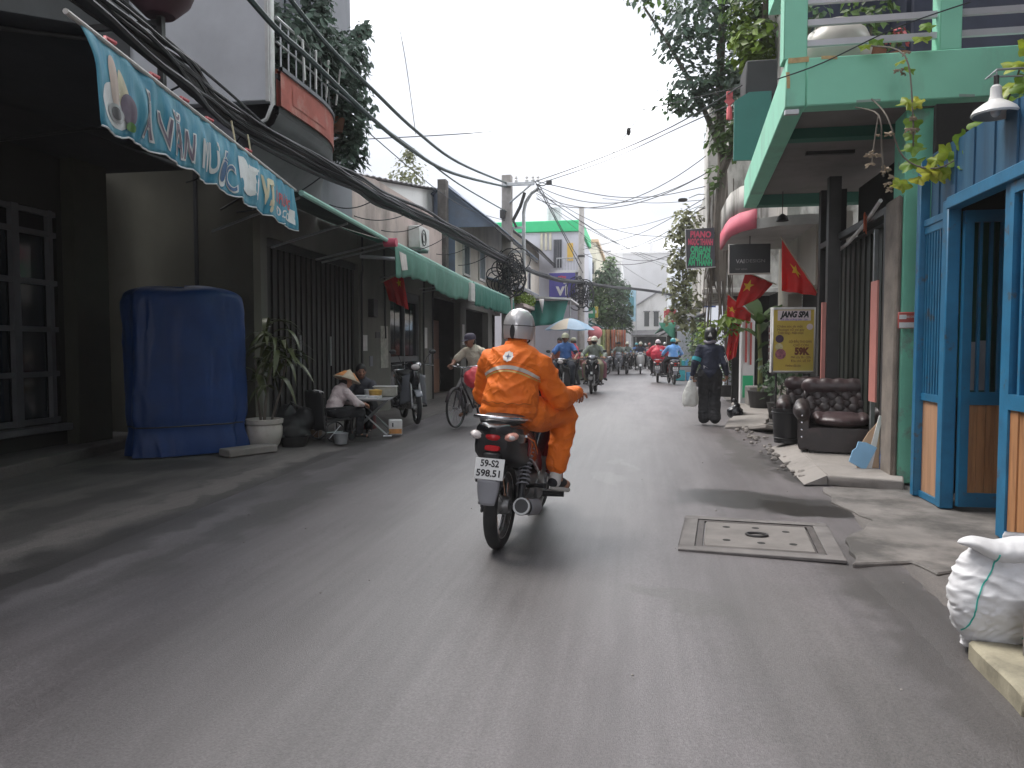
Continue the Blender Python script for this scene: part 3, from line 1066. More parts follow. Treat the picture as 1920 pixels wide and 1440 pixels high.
# far left row and the end of the street
hH = thing('yellow_house', 'distant pale yellow house behind the street tree on the left', 'house', (-4.6, 62, 0))
W('wall', B(((-9, 58, 0), (-3.4, 72, 9.4)), ((-6, 57.9, 8.0), (-3.3, 58, 8.2))), M('pale_yellow_render', (.6, .57, .45), rough=.8, var=.08), hH)
W('roof', B(((-9.1, 57.7, 9.4), (-3.2, 72, 9.62))), M('tan_roof', (.5, .36, .22), rough=.8), hH)
for k in range(3):
    f = W('window', B(((-5.6 + k * .8, 57.95, 7.0), (-5.15 + k * .8, 57.99, 7.9))), grey_paint, hH)
    W('pane', B(((-5.55 + k * .8, 57.92, 7.05), (-5.2 + k * .8, 57.945, 7.85))), dark_glass, hH)
hI = thing('terrace_building', 'far white building with a roof terrace above the street tree', 'building', (-3, 78, 0))
W('wall', B(((-8, 76, 0), (-1.9, 90, 10.0))), white_wall, hI)
W('parapet', B(((-8, 75.9, 10.0), (-1.8, 76.1, 10.9))), white_wall, hI)
W('terrace_block', B(((-6.5, 78, 10.0), (-3.2, 84, 12.2))), white_wall, hI)
for k in range(5):
    wpiece('window', hI, grey_wall, (-4.9 + .62 * k, 75.95, 8.4), (-4.55 + .62 * k, 75.99, 9.3))
hJ = thing('blank_wall_building', 'tall blank pale grey building closing the far end of the street', 'building', (1, 96, 0))
W('wall', B(((-2.6, 92, 0), (5.5, 110, 12.7))), M('pale_grey_render', (.5, .5, .51), rough=.85, var=.05, vs=.6, dirt=(.4, .4, .4), ds=.4, da=.5), hJ)
W('stair_head', B(((1.0, 94, 12.7), (1.9, 98, 14.2))), white_wall, hJ)
W('parapet', B(((-2.7, 91.85, 12.7), (5.6, 92.1, 12.95))), white_wall, hJ)
hK = thing('gabled_shop_house', 'small white gabled house with two dark windows at the end of the street', 'house', (1.4, 82, 0))
W('wall', MB().prism([(-.9, 0), (3.0, 0), (3.0, 6.5), (1.9, 7.2), (-.9, 5.4)], 'y', 80, 88), white_wall, hK)
W('roof', MB().prism([(-1.2, 5.25), (1.9, 7.2), (3.3, 6.4), (3.3, 6.52), (1.9, 7.34), (-1.2, 5.4)], 'y', 79.7, 88), grey_roof, hK)
for x in (.42, 1.4):
    f = W('window', B(((x, 79.94, 3.6), (x + .5, 79.99, 5.1))), dark_glass, hK)
    wpiece('window_hood', hK, grey_wall, (x - .1, 79.6, 5.12), (x + .6, 79.99, 5.2))
W('shop_canopy', MB().prism([(79.9, 3.2), (78.2, 2.7), (78.2, 2.62), (79.9, 3.1)], 'x', -.9, 2.8), grey_roof, hK)
W('shop_opening', B(((-.7, 79.9, 0.05), (2.7, 79.98, 2.5))), dark_room, hK)
bn = thing('vertical_banner', 'pale blue vertical banner on a frame at the far end, right of the street tree', 'banner', (-.8, 65, 0))
W('cloth', B(((-1.18, 65, 3.6), (-.38, 65.05, 6.3))), M('pale_blue_cloth', (.35, .55, .68), rough=.7, var=.2, vs=2), bn)
W('print', B(((-1.0, 64.985, 4.2), (-.55, 64.999, 5.7))), M('teal_print', (.08, .25, .3), rough=.7, var=.5, vs=3), bn)
W('post', B(((-1.24, 65.0, 0), (-1.18, 65.06, 6.3)), ((-.38, 65.0, 0), (-.32, 65.06, 6.3))), metal_m, bn)
for i, (y0, y1, x, z, m, lab) in enumerate(((40.5, 47, -3.3, 6.6, cream_wall, 'cream shop house half hidden behind the second utility pole'),
                                            (47.5, 57, -3.6, 8.2, pale_wall, 'pale blue shop house behind the street tree trunk'))):
    h = thing('shop_house', lab, 'house', (x, y0, 0))
    W('wall', B(((x - 5, y0, 0), (x, y1, z))), m, h)
    W('canopy', MB().prism([(x, 3.0), (x + 1.1, 2.55), (x + 1.1, 2.5), (x, 2.94)], 'y', y0, y1), M('teal_sheet', (.06, .2, .19), rough=.7), h)
    W('shop_opening', B(((x + .002, y0 + .4, .06), (x + .03, y1 - .4, 2.4))), dark_room, h)

# ------------------------------------------------------------------ right: blue gate house
hR = thing('blue_gate_house', 'house front on the right closed by blue barred gates with wooden lower boards', 'house', (2.4, 6, 0))
W('corner_post', B(((2.33, 6.88, 0.03), (2.41, 6.96, 2.9))), blue_paint, hR, bev=.006)
W('gate_post', B(((2.355, 6.36, 0.03), (2.455, 6.47, 2.46))), blue_paint, hR, bev=.008)
W('gate_post', B(((2.385, 5.4, 0.03), (2.455, 5.5, 2.46))), blue_paint, hR, bev=.008)
W('head_beam', B(((2.34, 2.2, 2.38), (2.45, 6.36, 2.47)), ((2.36, 6.47, 2.32), (2.44, 6.88, 2.38))), blue_paint, hR, bev=.006)
yb = 2.2
k = 0
while yb < 6.8:
    wpiece('cladding_board', hR, blue_clad, (2.40 + (.012 if k % 2 else 0), yb, 2.475 if yb < 6.35 else 2.385), (2.425 + (.012 if k % 2 else 0), yb + .155, 2.92))
    yb += .16
    k += 1
W('back_wall', B(((3.6, 2, 0.03), (3.7, 7.2, 3.4)), ((2.5, 7.06, .03), (3.6, 7.12, 3.4))), dark_room, hR)
W('flat_roof', B(((2.44, 2.2, 2.8), (3.6, 7.05, 2.86))), dark_steel, hR)
W('added_upper_wall', B(((3.4, 1.9, 2.86), (3.6, 7.2, 11))), dark_grey, hR)  # unseen upper wall, added tall to keep sky light off the left fronts
gA = W('grille_panel', B(((2.37, 6.47, .86), (2.43, 6.88, .92))), blue_paint, hR)
for za, zb in ((.03, .08), (2.26, 2.32)):
    W('rail', B(((2.37, 6.47, za), (2.43, 6.88, zb))), blue_paint, gA)
for k in range(7):
    yy = 6.485 + k * .058
    wpiece('bar', gA, blue_paint, (2.375, yy, .92), (2.425, yy + .022, 2.26))
wpiece('wooden_panel', gA, wood_pale, (2.39, 6.475, .081), (2.41, 6.875, .859))
# the opened leaf turned inward
gB = W('gate_leaf', B(((2.46, 6.30, .06), (2.525, 6.35, 2.36)), ((2.78, 6.30, .06), (2.85, 6.35, 2.36)), ((2.525, 6.305, .06), (2.78, 6.345, .17)), ((2.525, 6.305, .86), (2.78, 6.345, .96)), ((2.525, 6.305, 2.27), (2.78, 6.345, 2.36))), blue_paint, hR)
for k in range(3):
    wpiece('bar', gB, blue_paint, (2.57 + k * .075, 6.31, .96), (2.59 + k * .075, 6.34, 2.27))
for k in range(4):
    wpiece('plank', gB, wood_m, (2.527 + k * .0635, 6.315 + (.006 if k % 2 else 0), .171), (2.586 + k * .0635, 6.33 + (.006 if k % 2 else 0), .859))
W('curtain', MB().grid(lambda u, v: (2.47 + .5 * u, 6.6 + .03 * math.sin(u * 28), .9 + 1.5 * v), 30, 2), M('green_curtain', (.015, .1, .06), rough=.8), hR)
W('leaning_board', B(((2.53, 6.38, .97), (2.6, 6.42, 1.35)), ((2.62, 6.39, .97), (2.7, 6.43, 1.36))), M('grey_board', (.3, .3, .31), rough=.7, var=.2), hR)
gC = W('gate_leaf', B(((2.37, 5.34, .03), (2.43, 5.395, 2.375)), ((2.37, 3.2, .03), (2.43, 5.34, .1)), ((2.37, 3.2, .9), (2.43, 5.34, 1.0)), ((2.37, 3.2, 2.3), (2.43, 5.34, 2.375))), blue_paint, hR)
for k in range(18):
    wpiece('plank', gC, wood_m, (2.385 + (.01 if k % 2 else 0), 5.235 - k * .104, .101), (2.405 + (.01 if k % 2 else 0), 5.335 - k * .104, .899))
for k in range(14):
    wpiece('bar', gC, blue_paint, (2.38, 5.22 - k * .13, 1.0), (2.42, 5.25 - k * .13, 2.3))
W('gate_backing', B(((2.45, 3.2, 1.0), (2.46, 5.33, 2.3))), M('navy_sheet', (.015, .04, .14), rough=.5), hR)

# ------------------------------------------------------------------ right: green balcony house

hS = thing('green_balcony_house', 'mint green house with a jutting balcony on the right', 'house', (2.5, 9, 0))
W('column', MB().prism([(2.40, 7.5), (2.80, 7.47), (2.82, 7.85), (2.42, 7.87)], 'z', 0.03, 3.5), green_col, hS, bev=.01)
W('bare_edge', MB().prism([(2.345, 7.515), (2.398, 7.505), (2.418, 7.88), (2.36, 7.9)], 'z', 0.03, 2.72), M('bare_concrete', (.2, .17, .145), rough=.9, var=.3, vs=5, dirt=(.09, .08, .07), ds=3, bump=.5, bs=50), hS, bev=.02)
SL = [(1.29, 7.25), (4.6, 7.25), (4.6, 12.35), (1.59, 12.3)]
W('fascia', B(((1.47, 7.25, 3.5), (4.6, 7.45, 3.93))).prism([(1.29, 7.25), (1.469, 7.25), (1.79, 12.3), (1.59, 12.3)], 'z', 3.498, 3.93), green_paint, hS, bev=.012)
W('slab', MB().prism([(1.46, 7.44), (4.6, 7.44), (4.6, 12.3), (1.77, 12.3)], 'z', 3.66, 3.9), soffit_m, hS)
W('soffit_beam', B(((1.55, 8.55, 3.55), (4.5, 8.72, 3.66))), dark_green_paint, hS)
W('soffit_beam', B(((1.75, 12.1, 3.5), (4.5, 12.32, 3.66))), dark_green_paint, hS)
W('soffit_light', B(((1.95, 9.55, 3.62), (2.5, 9.62, 3.66))), dark_steel, hS)
W('balcony_post', B(((1.27, 7.262, 3.93), (1.475, 7.46, 6.6))), green_paint, hS, bev=.008)
W('balcony_post', B(((2.585, 7.262, 3.93), (2.765, 7.46, 6.6))), green_paint, hS, bev=.008)
for (xa, xb) in ((1.475, 2.585), (2.765, 4.6)):
    for z in (4.06, 4.245, 4.44, 4.64):
        W('rail', B(((xa, 7.33, z), (xb, 7.37, z + .055))), M('silver_rail', (.5, .49, .52), rough=.4, metal=.3, var=.1), hS)
W('added_storey', B(((1.9, 9.8, 6.4), (4.6, 12.2, 11.5)), ((2.2, 7.6, 6.6), (4.6, 9.8, 11.5))), green_paint, hS)  # storeys above the view, added to block low sky light across the street
W('back_wall', B(((2.9, 8.9, 3.9), (4.6, 9.0, 7)), ((1.9, 9.5, 3.9), (2.9, 9.6, 7)), ((2.85, 8.99, 3.9), (2.95, 9.52, 7))), M('navy_inner', (.03, .035, .06), rough=.8, var=.3), hS)
W('side_wall', B(((2.62, 11.05, 0.03), (2.8, 11.3, 3.5)), ((2.95, 7.95, .03), (3.05, 11.05, 3.5))), dark_room, hS)
W('door_frame', B(((2.45, 11.0, 0.1), (2.58, 11.12, 3.48)), ((2.42, 8.05, 0.06), (2.5, 8.15, 2.72)), ((2.44, 8.15, 2.66), (2.52, 11.0, 2.74))), dark_steel, hS, bev=.004)
fd = W('folding_door', B(((2.60, 8.15, 2.62), (2.66, 11.0, 2.66))), dark_steel, hS)
W('floor_track', B(((2.60, 8.15, .08), (2.66, 11.0, .12))), dark_steel, fd)
for k in range(26):
    a = .02 if k % 2 else 0
    wpiece('slat', fd, M('green_black_steel', (.035, .04, .033), rough=.5, var=.3, metal=.2), (2.61 + a, 8.17 + k * .108, .12), (2.64 + a, 8.27 + k * .108, 2.62))
W('steel_post', B(((2.52, 8.78, .08), (2.56, 8.82, 2.6))), metal_m, hS)
pinkm = M('pink_film_strip', (.5, .2, .17), rough=.5, var=.12, vs=5)
W('pink_strip', B(((2.40, 8.24, .74), (2.418, 8.46, 2.0))), pinkm, hS, rot=None)
W('pink_strip', B(((2.27, 10.02, .9), (2.32, 10.06, 1.88))), pinkm, hS)
W('strip_backing', B(((2.325, 10.0, .6), (2.47, 10.12, 3.45))), dark_steel, hS)
W('doorway_arch_trim', MB().tube([(2.55, 10.9, 2.55), (2.5, 9.8, 2.58), (2.45, 8.9, 2.68), (2.4, 8.2, 2.8)], .022, 6), white_paint, hS)
W('teal_side_panel', MB().prism([(1.44, 4.28), (2.0, 4.27), (2.0, 5.33), (1.66, 5.33), (1.44, 5.2)], 'y', 12.42, 12.48), M('teal_panel', (.03, .16, .135), rough=.6, var=.1), hS)
W('dark_awning_box', B(((1.62, 12.5, 5.3), (2.1, 13.2, 5.85))), dark_grey, hS, bev=.02)
W('wall_socket', B(((1.28, 7.2, 3.42), (1.4, 7.248, 3.46))), metal_m, hS)

# ------------------------------------------------------------------ right: house with the pink rounded balcony
bare_m = M('bare_plaster_patch', (.5, .36, .18), rough=.9, var=.3, vs=14)
for k, (xa, za, w_, h_) in enumerate(((1.31, 3.885, .17, .05), (1.6, 3.9, .13, .03), (1.295, 3.66, .03, .16), (2.75, 3.51, .12, .025), (1.9, 3.505, .2, .02))):
    W('bare_patch', MB().prism(ragged([(xa, za), (xa + w_, za), (xa + w_, za + h_), (xa, za + h_)], k, .018, 5), 'y', 7.246, 7.2505), bare_m if k < 3 else M('grey_scar', (.25, .33, .28), rough=.9), hS)

hT = thing('spa_house', 'grey house with a rounded pink edged balcony behind the red flags', 'house', (2.6, 14, 0))
pl = [(3.2, 12.4), (2.6, 12.4), (2.15, 12.5), (1.85, 12.75), (1.66, 13.1), (1.56, 13.6), (1.55, 14.2), (1.58, 15.4), (3.2, 15.4)]
W('balcony_slab', MB().prism(pl, 'z', 3.24, 3.4), M('pale_soffit', (.4, .39, .38), rough=.85, var=.1, dirt=(.2, .19, .18), ds=1, da=.5), hT)


def strip(pl2, z0, z1, off=.012):
    m = MB()
    for x, y in pl2:
        m.v += [(x - off, y - off, z0), (x - off, y - off, z1)]
    for k in range(len(pl2) - 1):
        m.f.append((2 * k, 2 * k + 2, 2 * k + 3, 2 * k + 1))
        m.fm.append(0)
    return m


W('pink_edge', strip(pl[3:-1], 3.25, 3.56), M('pink_paint', (.6, .12, .17), rough=.6, var=.12), hT, thick=.05)
W('parapet', strip(pl[3:-1], 3.56, 4.0, 0), stained_wall, hT, thick=.05)
W('wall', B(((2.75, 11.3, 0.03), (2.95, 12.4, 3.24)), ((2.7, 12.4, 2.3), (2.95, 15.6, 3.24)), ((2.7, 14.6, 0.03), (2.95, 15.6, 2.3))), cream_wall, hT)
W('upper_wall', B(((2.3, 12.6, 3.4), (2.5, 15.5, 9))), stained_wall, hT)
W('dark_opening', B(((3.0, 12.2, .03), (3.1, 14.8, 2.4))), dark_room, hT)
W('lattice_window', B(((2.48, 14.4, .9), (2.5, 15.3, 1.9))), white_paint, hT)
for k in range(7):
    for q in range(3):
        wpiece('pane', hT, dark_glass, (2.465, 14.46 + q * .28, .96 + k * .13), (2.478, 14.68 + q * .28, 1.05 + k * .13))

hU = thing('vine_grown_house', 'old stained white house with roots and vines down its corner pillar', 'house', (1.9, 19, 0))
W('pillar', B(((1.42, 17.0, 2.62), (1.84, 17.45, 6.6))), stained_wall, hU, bev=.02)
W('wall', B(((1.9, 17.4, 2.62), (6, 24, 7.5)), ((1.6, 17.42, 2.55), (1.9, 24, 5.2))), stained_wall, hU)
W('ledge', B(((1.36, 16.9, 2.5), (6, 17.3, 2.618))), stained_wall, hU, bev=.02)
W('ground_pillar', B(((2.12, 16.5, 0.1), (2.4, 16.8, 2.5))), white_wall, hU, bev=.015)
W('red_notice', B(((2.2, 16.47, 1.0), (2.24, 16.498, 1.9)), ((2.3, 16.47, .95), (2.335, 16.498, 1.85))), M('red_print', (.45, .08, .07), rough=.6), hU)
W('green_notice', B(((2.16, 16.46, .25), (2.37, 16.497, .72))), M('green_notice', (.02, .4, .17), rough=.5), hU, bev=.004)
W('notice_top', B(((2.16, 16.462, .725), (2.37, 16.498, .95))), white_paint, hU)
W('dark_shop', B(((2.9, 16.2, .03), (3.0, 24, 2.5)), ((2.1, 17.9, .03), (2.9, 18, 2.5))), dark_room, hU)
W('rear_block', B(((2.6, 24.05, 0.03), (6, 31, 5.6))), pale_wall, hU)

for i, (y0, y1, x, z, m, lab) in enumerate(((31.5, 44, 2.9, 5.6, cream_wall, 'low cream shop house behind the hanging vines on the right'),
                                            (45, 62, 2.15, 7.2, pale_wall, 'bare lilac white house wall right of the far utility pole'),
                                            (63, 78, 2.7, 9.6, white_wall, 'far white shop house on the right before the gabled house'))):
    h = thing('shop_house', lab, 'house', (x, y0, 0))
    W('wall', B(((x, y0, 0), (x + 5, y1, z))), m, h)
    W('shop_opening', B(((x - .03, y0 + .4, .06), (x - .002, y1 - .4, 2.3))), dark_room, h)
    W('canopy', MB().prism([(x, 2.9), (x - 1.0, 2.5), (x - 1.0, 2.44), (x, 2.84)], 'y', y0 + .2, y1 - .3), [grey_roof, M('faded_green_sheet', (.08, .25, .18), rough=.7), grey_roof][i], h)
    for k in range(3):
        wpiece('window', h, dark_glass, (x - .02, y0 + 1 + k * 2.6, 3.3), (x - .003, y0 + 2 + k * 2.6, 4.2 if z > 5 else 3.9))

# small projecting shop signs along the far fronts
for k, (lab, x, y, z, w_, h_, c) in enumerate((('small dark blue projecting sign on the right beyond the vines', 2.2, 26, 2.9, .6, .45, (.04, .08, .25)), ('white projecting sign board over the far right shops', 2.35, 36, 3.0, .8, .5, (.55, .55, .55)), ('red projecting sign board over the far right shops', 1.75, 46, 3.1, .7, 1.1, (.45, .04, .05)),
                                              ('green projecting sign board on the far left past the round pole', -2.9, 42, 3.3, .8, .6, (.03, .25, .13)), ('yellow projecting sign board on the far left past the round pole', -3.1, 48, 3.6, .9, .7, (.5, .38, .05)), ('pale sign board at the foot of the gabled shop house', 2.3, 70, 3.3, 1.2, .8, (.5, .52, .6)))):
    t = thing('projecting_sign', lab, 'sign', (x, y, z), group='small signs along the far fronts')
    obj('board', MB().box((-w_ / 2, -.04, -h_ / 2), (w_ / 2, .04, h_ / 2)), M('far_sign_%s' % 'abcdef'[k], c, rough=.5, var=.15), t, bev=.01)
    obj('band', MB().box((-w_ * .38, -.046, -h_ * .1), (w_ * .38, -.041, h_ * .16)), white_paint if k not in (1, 5) else dark_steel, t)
    obj('bracket', MB().cyl((0, 0, h_ / 2), ((1.0 if x > 0 else -1.0), 0, h_ / 2 + .1), .02, n=6), metal_m, t)
# bills, meters and pipes on the shaded left front
for k, (ya, za, w_, h_, m_) in enumerate(((13.4, 1.25, .22, .3, white_paint), (13.75, .95, .16, .2, grey_wall), (14.1, 1.5, .3, .12, dark_steel), (17.5, 1.3, .2, .5, white_paint), (17.85, .9, .18, .4, grey_wall), (21.4, 1.4, .25, .6, white_paint))):
    W('bill', B(((-5.147, ya, za), (-5.135, ya + w_, za + h_))), m_, hB)
for ya in (13.3, 17.35, 18.15):
    W('pipe', MB().tube([(-5.12, ya, .03), (-5.12, ya, 2.6), (-5.14, ya + .1, 2.75), (-5.14, ya + .1, 3.4)], .02, 6), dark_grey, hB)

# unseen houses carry the street on behind the photographer, tall to cut sky light
for lab, a, b in (('unseen plain grey house row left of the photographer', (-12, -16, 0), (-4.8, -4.2, 11)), ('unseen plain grey house row right of the photographer', (2.3, -16, 0), (9, 1.9, 11))):
    h = thing('unseen_street_house', lab, 'house', ((a[0] + b[0]) / 2, (a[1] + b[1]) / 2, 0))
    W('wall', B((a, b)), grey_wall, h)
# ------------------------------------------------------------------ blue printed awning
letter_white = M('print_white', (.72, .74, .74), rough=.6, var=.1, vs=9)
letter_dark = M('print_plum', (.16, .12, .17), rough=.6, var=.3, vs=9)
letter_red = M('print_red', (.6, .12, .13), rough=.6, var=.15, vs=9)
letter_yel = M('print_cream', (.62, .56, .38), rough=.6, var=.2, vs=9)
letter_navy = M('print_navy', (.05, .14, .3), rough=.6, var=.2, vs=9)

aw = thing('blue_awning', 'dark awning with a wavy blue printed valance hanging over the left pavement', 'awning', (-3.5, 6, 0))
VA, VB = Vector((-3.04, 3.72, 3.075)), Vector((-4.0, 8.25, 3.15))
vd = (VB - VA)
VL = vd.length
vn = Vector((vd.y, -vd.x, 0)).normalized()


def val_pt(u, v, off=0.0):
    """u along the rod, v = 0 at the rod and 1 at the scalloped hem"""
    drop = .45 + .03 * abs(math.sin(u * PI * 8.5 + .5)) + .05 * max(0, 1 - u * 7)
    fold = .012 * math.sin(u * 58) + .016 * math.sin(u * 23 + 1.3) + .006 * math.sin(u * 131 + .4) + .003 * math.sin(u * 233)
    curl = -.03 * max(0, 1 - u / .07) ** 2 - .05 * max(0, (u - .96) / .04)
    belly = .03 * math.sin(PI * min(1, v * 1.05)) * (0.6 + .4 * math.sin(u * 19))
    n = fold * v ** .7 - curl * v + belly + .02 * mnoise.noise(Vector((u * 30, v * 2, 3)))
    return VA + vd * (u + .006 * math.sin(v * 5 + u * 40) + .03 * v * max(0, 1 - u / .3)) + Vector((0, 0, -drop * v)) + vn * (n + off)


m = MB().grid(lambda u, v: val_pt(u, v), 230, 14)
W('valance', m, val_blue, aw, thick=.003)
val_o = aw.children[-1]
W('hem', MB().tube([val_pt(i / 230, 1.0, .002) for i in range(231)], .006, 5), letter_white, val_o)
W('front_rod', MB().tube([VA - vd * .03 + Vector((0, 0, .01)), VB + vd * .02 + Vector((0, 0, .01))], .016, 8), M('weathered_rod', (.5, .47, .44), rough=.5), aw)


def val_text(body, u0, u1, v0, v1, mat, bold=.0, name='lettering'):
    me = text_mesh(body, 1.0, 'LEFT', 0.0, bold, res=4)
    bm = bmesh.new()
    bm.from_mesh(me)
    bmesh.ops.triangulate(bm, faces=bm.faces)
    bmesh.ops.subdivide_edges(bm, edges=[e for e in bm.edges if e.calc_length() > .1], cuts=2, use_grid_fill=True)
    bmesh.ops.triangulate(bm, faces=bm.faces)
    xs = [v.co.x for v in bm.verts]
    ys_ = [v.co.y for v in bm.verts]
    x0, x1, y0, y1 = min(xs), max(xs), min(ys_), max(ys_)
    for v in bm.verts:
        a = (v.co.x - x0) / (x1 - x0)
        b = (y1 - v.co.y) / (y1 - y0)
        v.co = val_pt(u0 + (u1 - u0) * a, v0 + (v1 - v0) * b, .007 if name == 'lettering' else .005)
    bm.to_mesh(me)
    bm.free()
    me.materials.clear()
    me.materials.append(mat)
    o = bpy.data.objects.new(name, me)
    COL.objects.link(o)
    o.parent = val_o
    o.location = -base_of(val_o)
    return o


def val_patch(pts, mat, off=.005, name='print_patch'):
    c = (sum(p[0] for p in pts) / len(pts), sum(p[1] for p in pts) / len(pts))
    mm = MB()
    nr = 5
    for r in range(nr + 1):
        for p in pts:
            mm.v.append(tuple(val_pt(c[0] + (p[0] - c[0]) * r / nr, c[1] + (p[1] - c[1]) * r / nr, off)))
    k = len(pts)
    for r in range(nr):
        for i in range(k):
            mm.f.append((r * k + i, r * k + (i + 1) % k, (r + 1) * k + (i + 1) % k, (r + 1) * k + i))
            mm.fm.append(0)
    return W(name, mm, mat, val_o)


def ellp(cu, cv, ru, rv, n=28, w=0.0):
    return [(cu + ru * math.cos(2 * PI * i / n) * (1 + w * math.sin(5 * i)), cv + rv * math.sin(2 * PI * i / n)) for i in range(n)]


val_patch(ellp(.062, .68, .052, .24, w=.04), letter_white, .004)
val_patch(ellp(.058, .42, .016, .3), M('print_skin', (.55, .43, .36), rough=.6, var=.2), .006)
val_patch(ellp(.085, .5, .013, .27), letter_yel, .006)
val_patch(ellp(.096, .66, .022, .18), letter_dark, .008)
val_patch(ellp(.056, .76, .024, .1), M('print_grey', (.4, .42, .42), rough=.6, var=.2), .009)
val_patch(ellp(.054, .76, .013, .065), M('print_black', (.02, .02, .025), rough=.5), .012)
val_patch(ellp(.1, .86, .016, .06), M('print_leaf', (.1, .25, .05), rough=.6, var=.3), .012)
for body, u0, u1, v0, v1, mo, mi_, bd in (('À', .145, .195, .2, .88, letter_white, letter_dark, .05), ('VĂN', .205, .34, .22, .9, letter_white, letter_dark, .05),
                                          ('NƯ', .375, .445, .26, .82, letter_white, None, .03), ('ỚC', .455, .545, .28, .95, letter_white, letter_navy, .04),
                                          ('VỊ', .715, .79, .2, .93, letter_yel, None, .05), ('SỐ PHƯƠNG', .82, .955, .2, .6, letter_red, None, .03), ('Đ.C: 0', .83, .96, .66, .86, letter_white, None, .02)):
    val_text(body, u0, u1, v0, v1, mo, bd)
    if mi_:
        o = val_text(body, u0 + .005, u1 - .006, v0 + .03, v1 - .03, mi_, 0.0)
        for v in o.data.vertices:
            v.co += vn * .004
val_patch([(.57, .2), (.6, .14), (.64, .2), (.69, .2), (.7, .5), (.695, .82), (.63, .8), (.575, .84), (.562, .6)], letter_white, .006)
val_patch([(.955, .55), (.992, .55), (.99, .88), (.955, .86)], letter_white, .006)
top = MB()
q = [VA, VB, Vector((-5.16, 9.38, 3.55)), Vector((-6.79, 9.38, 3.74))]
n_ = 26


def awn_top(u, v):
    f = VA.lerp(VB, u)
    b = Vector((-6.79, 2.6, 3.66)).lerp(Vector((-5.4, 9.36, 3.56)), u)
    p = f.lerp(b, v)
    return p + Vector((0, 0, -.05 * math.sin(PI * v) * (.6 + .4 * math.sin(u * 20))))


W('cloth', MB().grid(awn_top, 40, 10), awn_blue_top, aw, thick=.004)
for u in (.04, .5, .96):
    W('arm', MB().tube([awn_top(u, 0) + Vector((-.02, 0, -.01)), awn_top(u, .5) + Vector((0, 0, -.1)), awn_top(u, 1) + Vector((.03, 0, -.45))], .014, 6), dark_steel, aw)
for k, u in enumerate((.06, .19, .3, .41, .63)):
    p = VA + vd * u
    W('tie', MB().tube([p + Vector((0, 0, .02)), p + Vector((-.04, .05, .06)), p + Vector((-.02, .12, .05))], .012, 5), letter_red, aw)
for u in (.56, .66):
    p = VA + vd * u
    W('tie_stick', MB().tube([p + Vector((0, 0, .0)), p + Vector((-.05, .02, .22))], .008, 5), letter_yel, aw)


def green_awning(label, y0, y1, z0, z1, xf, xb, zb, valance, seed, folds=1.0, drop=.47, cloth=awn_green):
    a = thing('green_awning', label, 'awning', (xf, (y0 + y1) / 2, 0), group='green awnings along the left side')
    rnd = random.Random(seed)

    def front(u):
        return Vector((xf, y0 + (y1 - y0) * u, z0 + (z1 - z0) * u))
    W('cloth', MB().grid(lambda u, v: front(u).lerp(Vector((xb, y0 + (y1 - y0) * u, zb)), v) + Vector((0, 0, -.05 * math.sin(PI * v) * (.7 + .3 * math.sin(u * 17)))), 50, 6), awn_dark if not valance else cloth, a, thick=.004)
    W('front_bar', MB().tube([front(0), front(.5), front(1)], .035, 8), awn_edge, a)
    for u in (.02, .5, .98):
        W('arm', MB().tube([front(u) + Vector((-.05, 0, -.04)), Vector((xb, y0 + (y1 - y0) * u, zb - .7))], .016, 6), metal_m, a)
    if valance:
        L_ = y1 - y0

        def vp(u, v):
            f = .02 * math.sin(u * L_ * 9) + .03 * math.sin(u * L_ * 3.1 + seed) + .022 * mnoise.noise(Vector((u * L_ * 5, v, seed)))
            if folds > 1:
                f = .035 * math.sin(u * L_ * 21) + .015 * math.sin(u * L_ * 7)
            sagz = .06 * math.sin(u * PI * 3 + seed) * v * (0 if folds > 1 else 1)
            hem = drop + .012 * math.sin(u * L_ * 5 + 1) + .014 * math.sin(u * L_ * 13) + sagz
            return front(u) + Vector((.03 + f * v + .02 * math.sin(PI * v), 0, -.02 - hem * v))
        W('valance', MB().grid(vp, 150, 9), cloth, a, thick=.003)
    return a


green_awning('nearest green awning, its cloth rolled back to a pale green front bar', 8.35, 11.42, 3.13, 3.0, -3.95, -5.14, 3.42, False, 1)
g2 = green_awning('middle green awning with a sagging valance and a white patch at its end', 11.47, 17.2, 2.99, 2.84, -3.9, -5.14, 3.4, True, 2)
W('white_patch', MB().add([(-3.83, 11.62, 2.86), (-3.82, 11.95, 2.84), (-3.81, 12.0, 2.6), (-3.81, 11.7, 2.56)], [(0, 1, 2, 3)]), M('patch_white', (.6, .55, .53), rough=.7, var=.2, vs=8), g2)
W('end_patch', MB().box((-3.88, 16.7, 2.38), (-3.8, 17.1, 2.8)), M('patch_grey', (.5, .5, .48), rough=.7, var=.2, vs=8), g2, bev=.01)
W('roller_end', MB().cyl((-4.0, 11.4, 2.97), (-3.8, 11.4, 2.97), .07, n=12), M('roller_pink', (.6, .1, .16), rough=.6), g2)
W('crank_tube', MB().cyl((-4.4, 11.38, 2.76), (-3.85, 11.45, 2.72), .03, n=8), metal_m, g2)
green_awning('far green awning with tight pleats, third along the left side', 17.25, 22.8, 2.84, 2.8, -3.88, -5.14, 3.35, True, 3, folds=2, drop=.5, cloth=M('pleated_green_cloth', (.045, .19, .15), rough=.8, var=.2, vs=3, dirt=(.14, .33, .27), ds=3, da=.6, stretch2=(1, 3, .2), trans=.2))
tg = thing('green_tarp', 'dark green tarpaulin hung from a white edged canopy, behind the rider in orange', 'tarpaulin', (-3.4, 28.4, 0))
W('cloth', MB().grid(lambda u, v: (-4.1 + 1.42 * u - .22 * v * u, 28.2 - .2 * v + .04 * math.sin(u * 14), 3.1 - (.98 - .1 * u) * v), 24, 8), M('teal_tarp', (.025, .19, .15), rough=.6, var=.12, vs=2, trans=.15), tg, thick=.004)
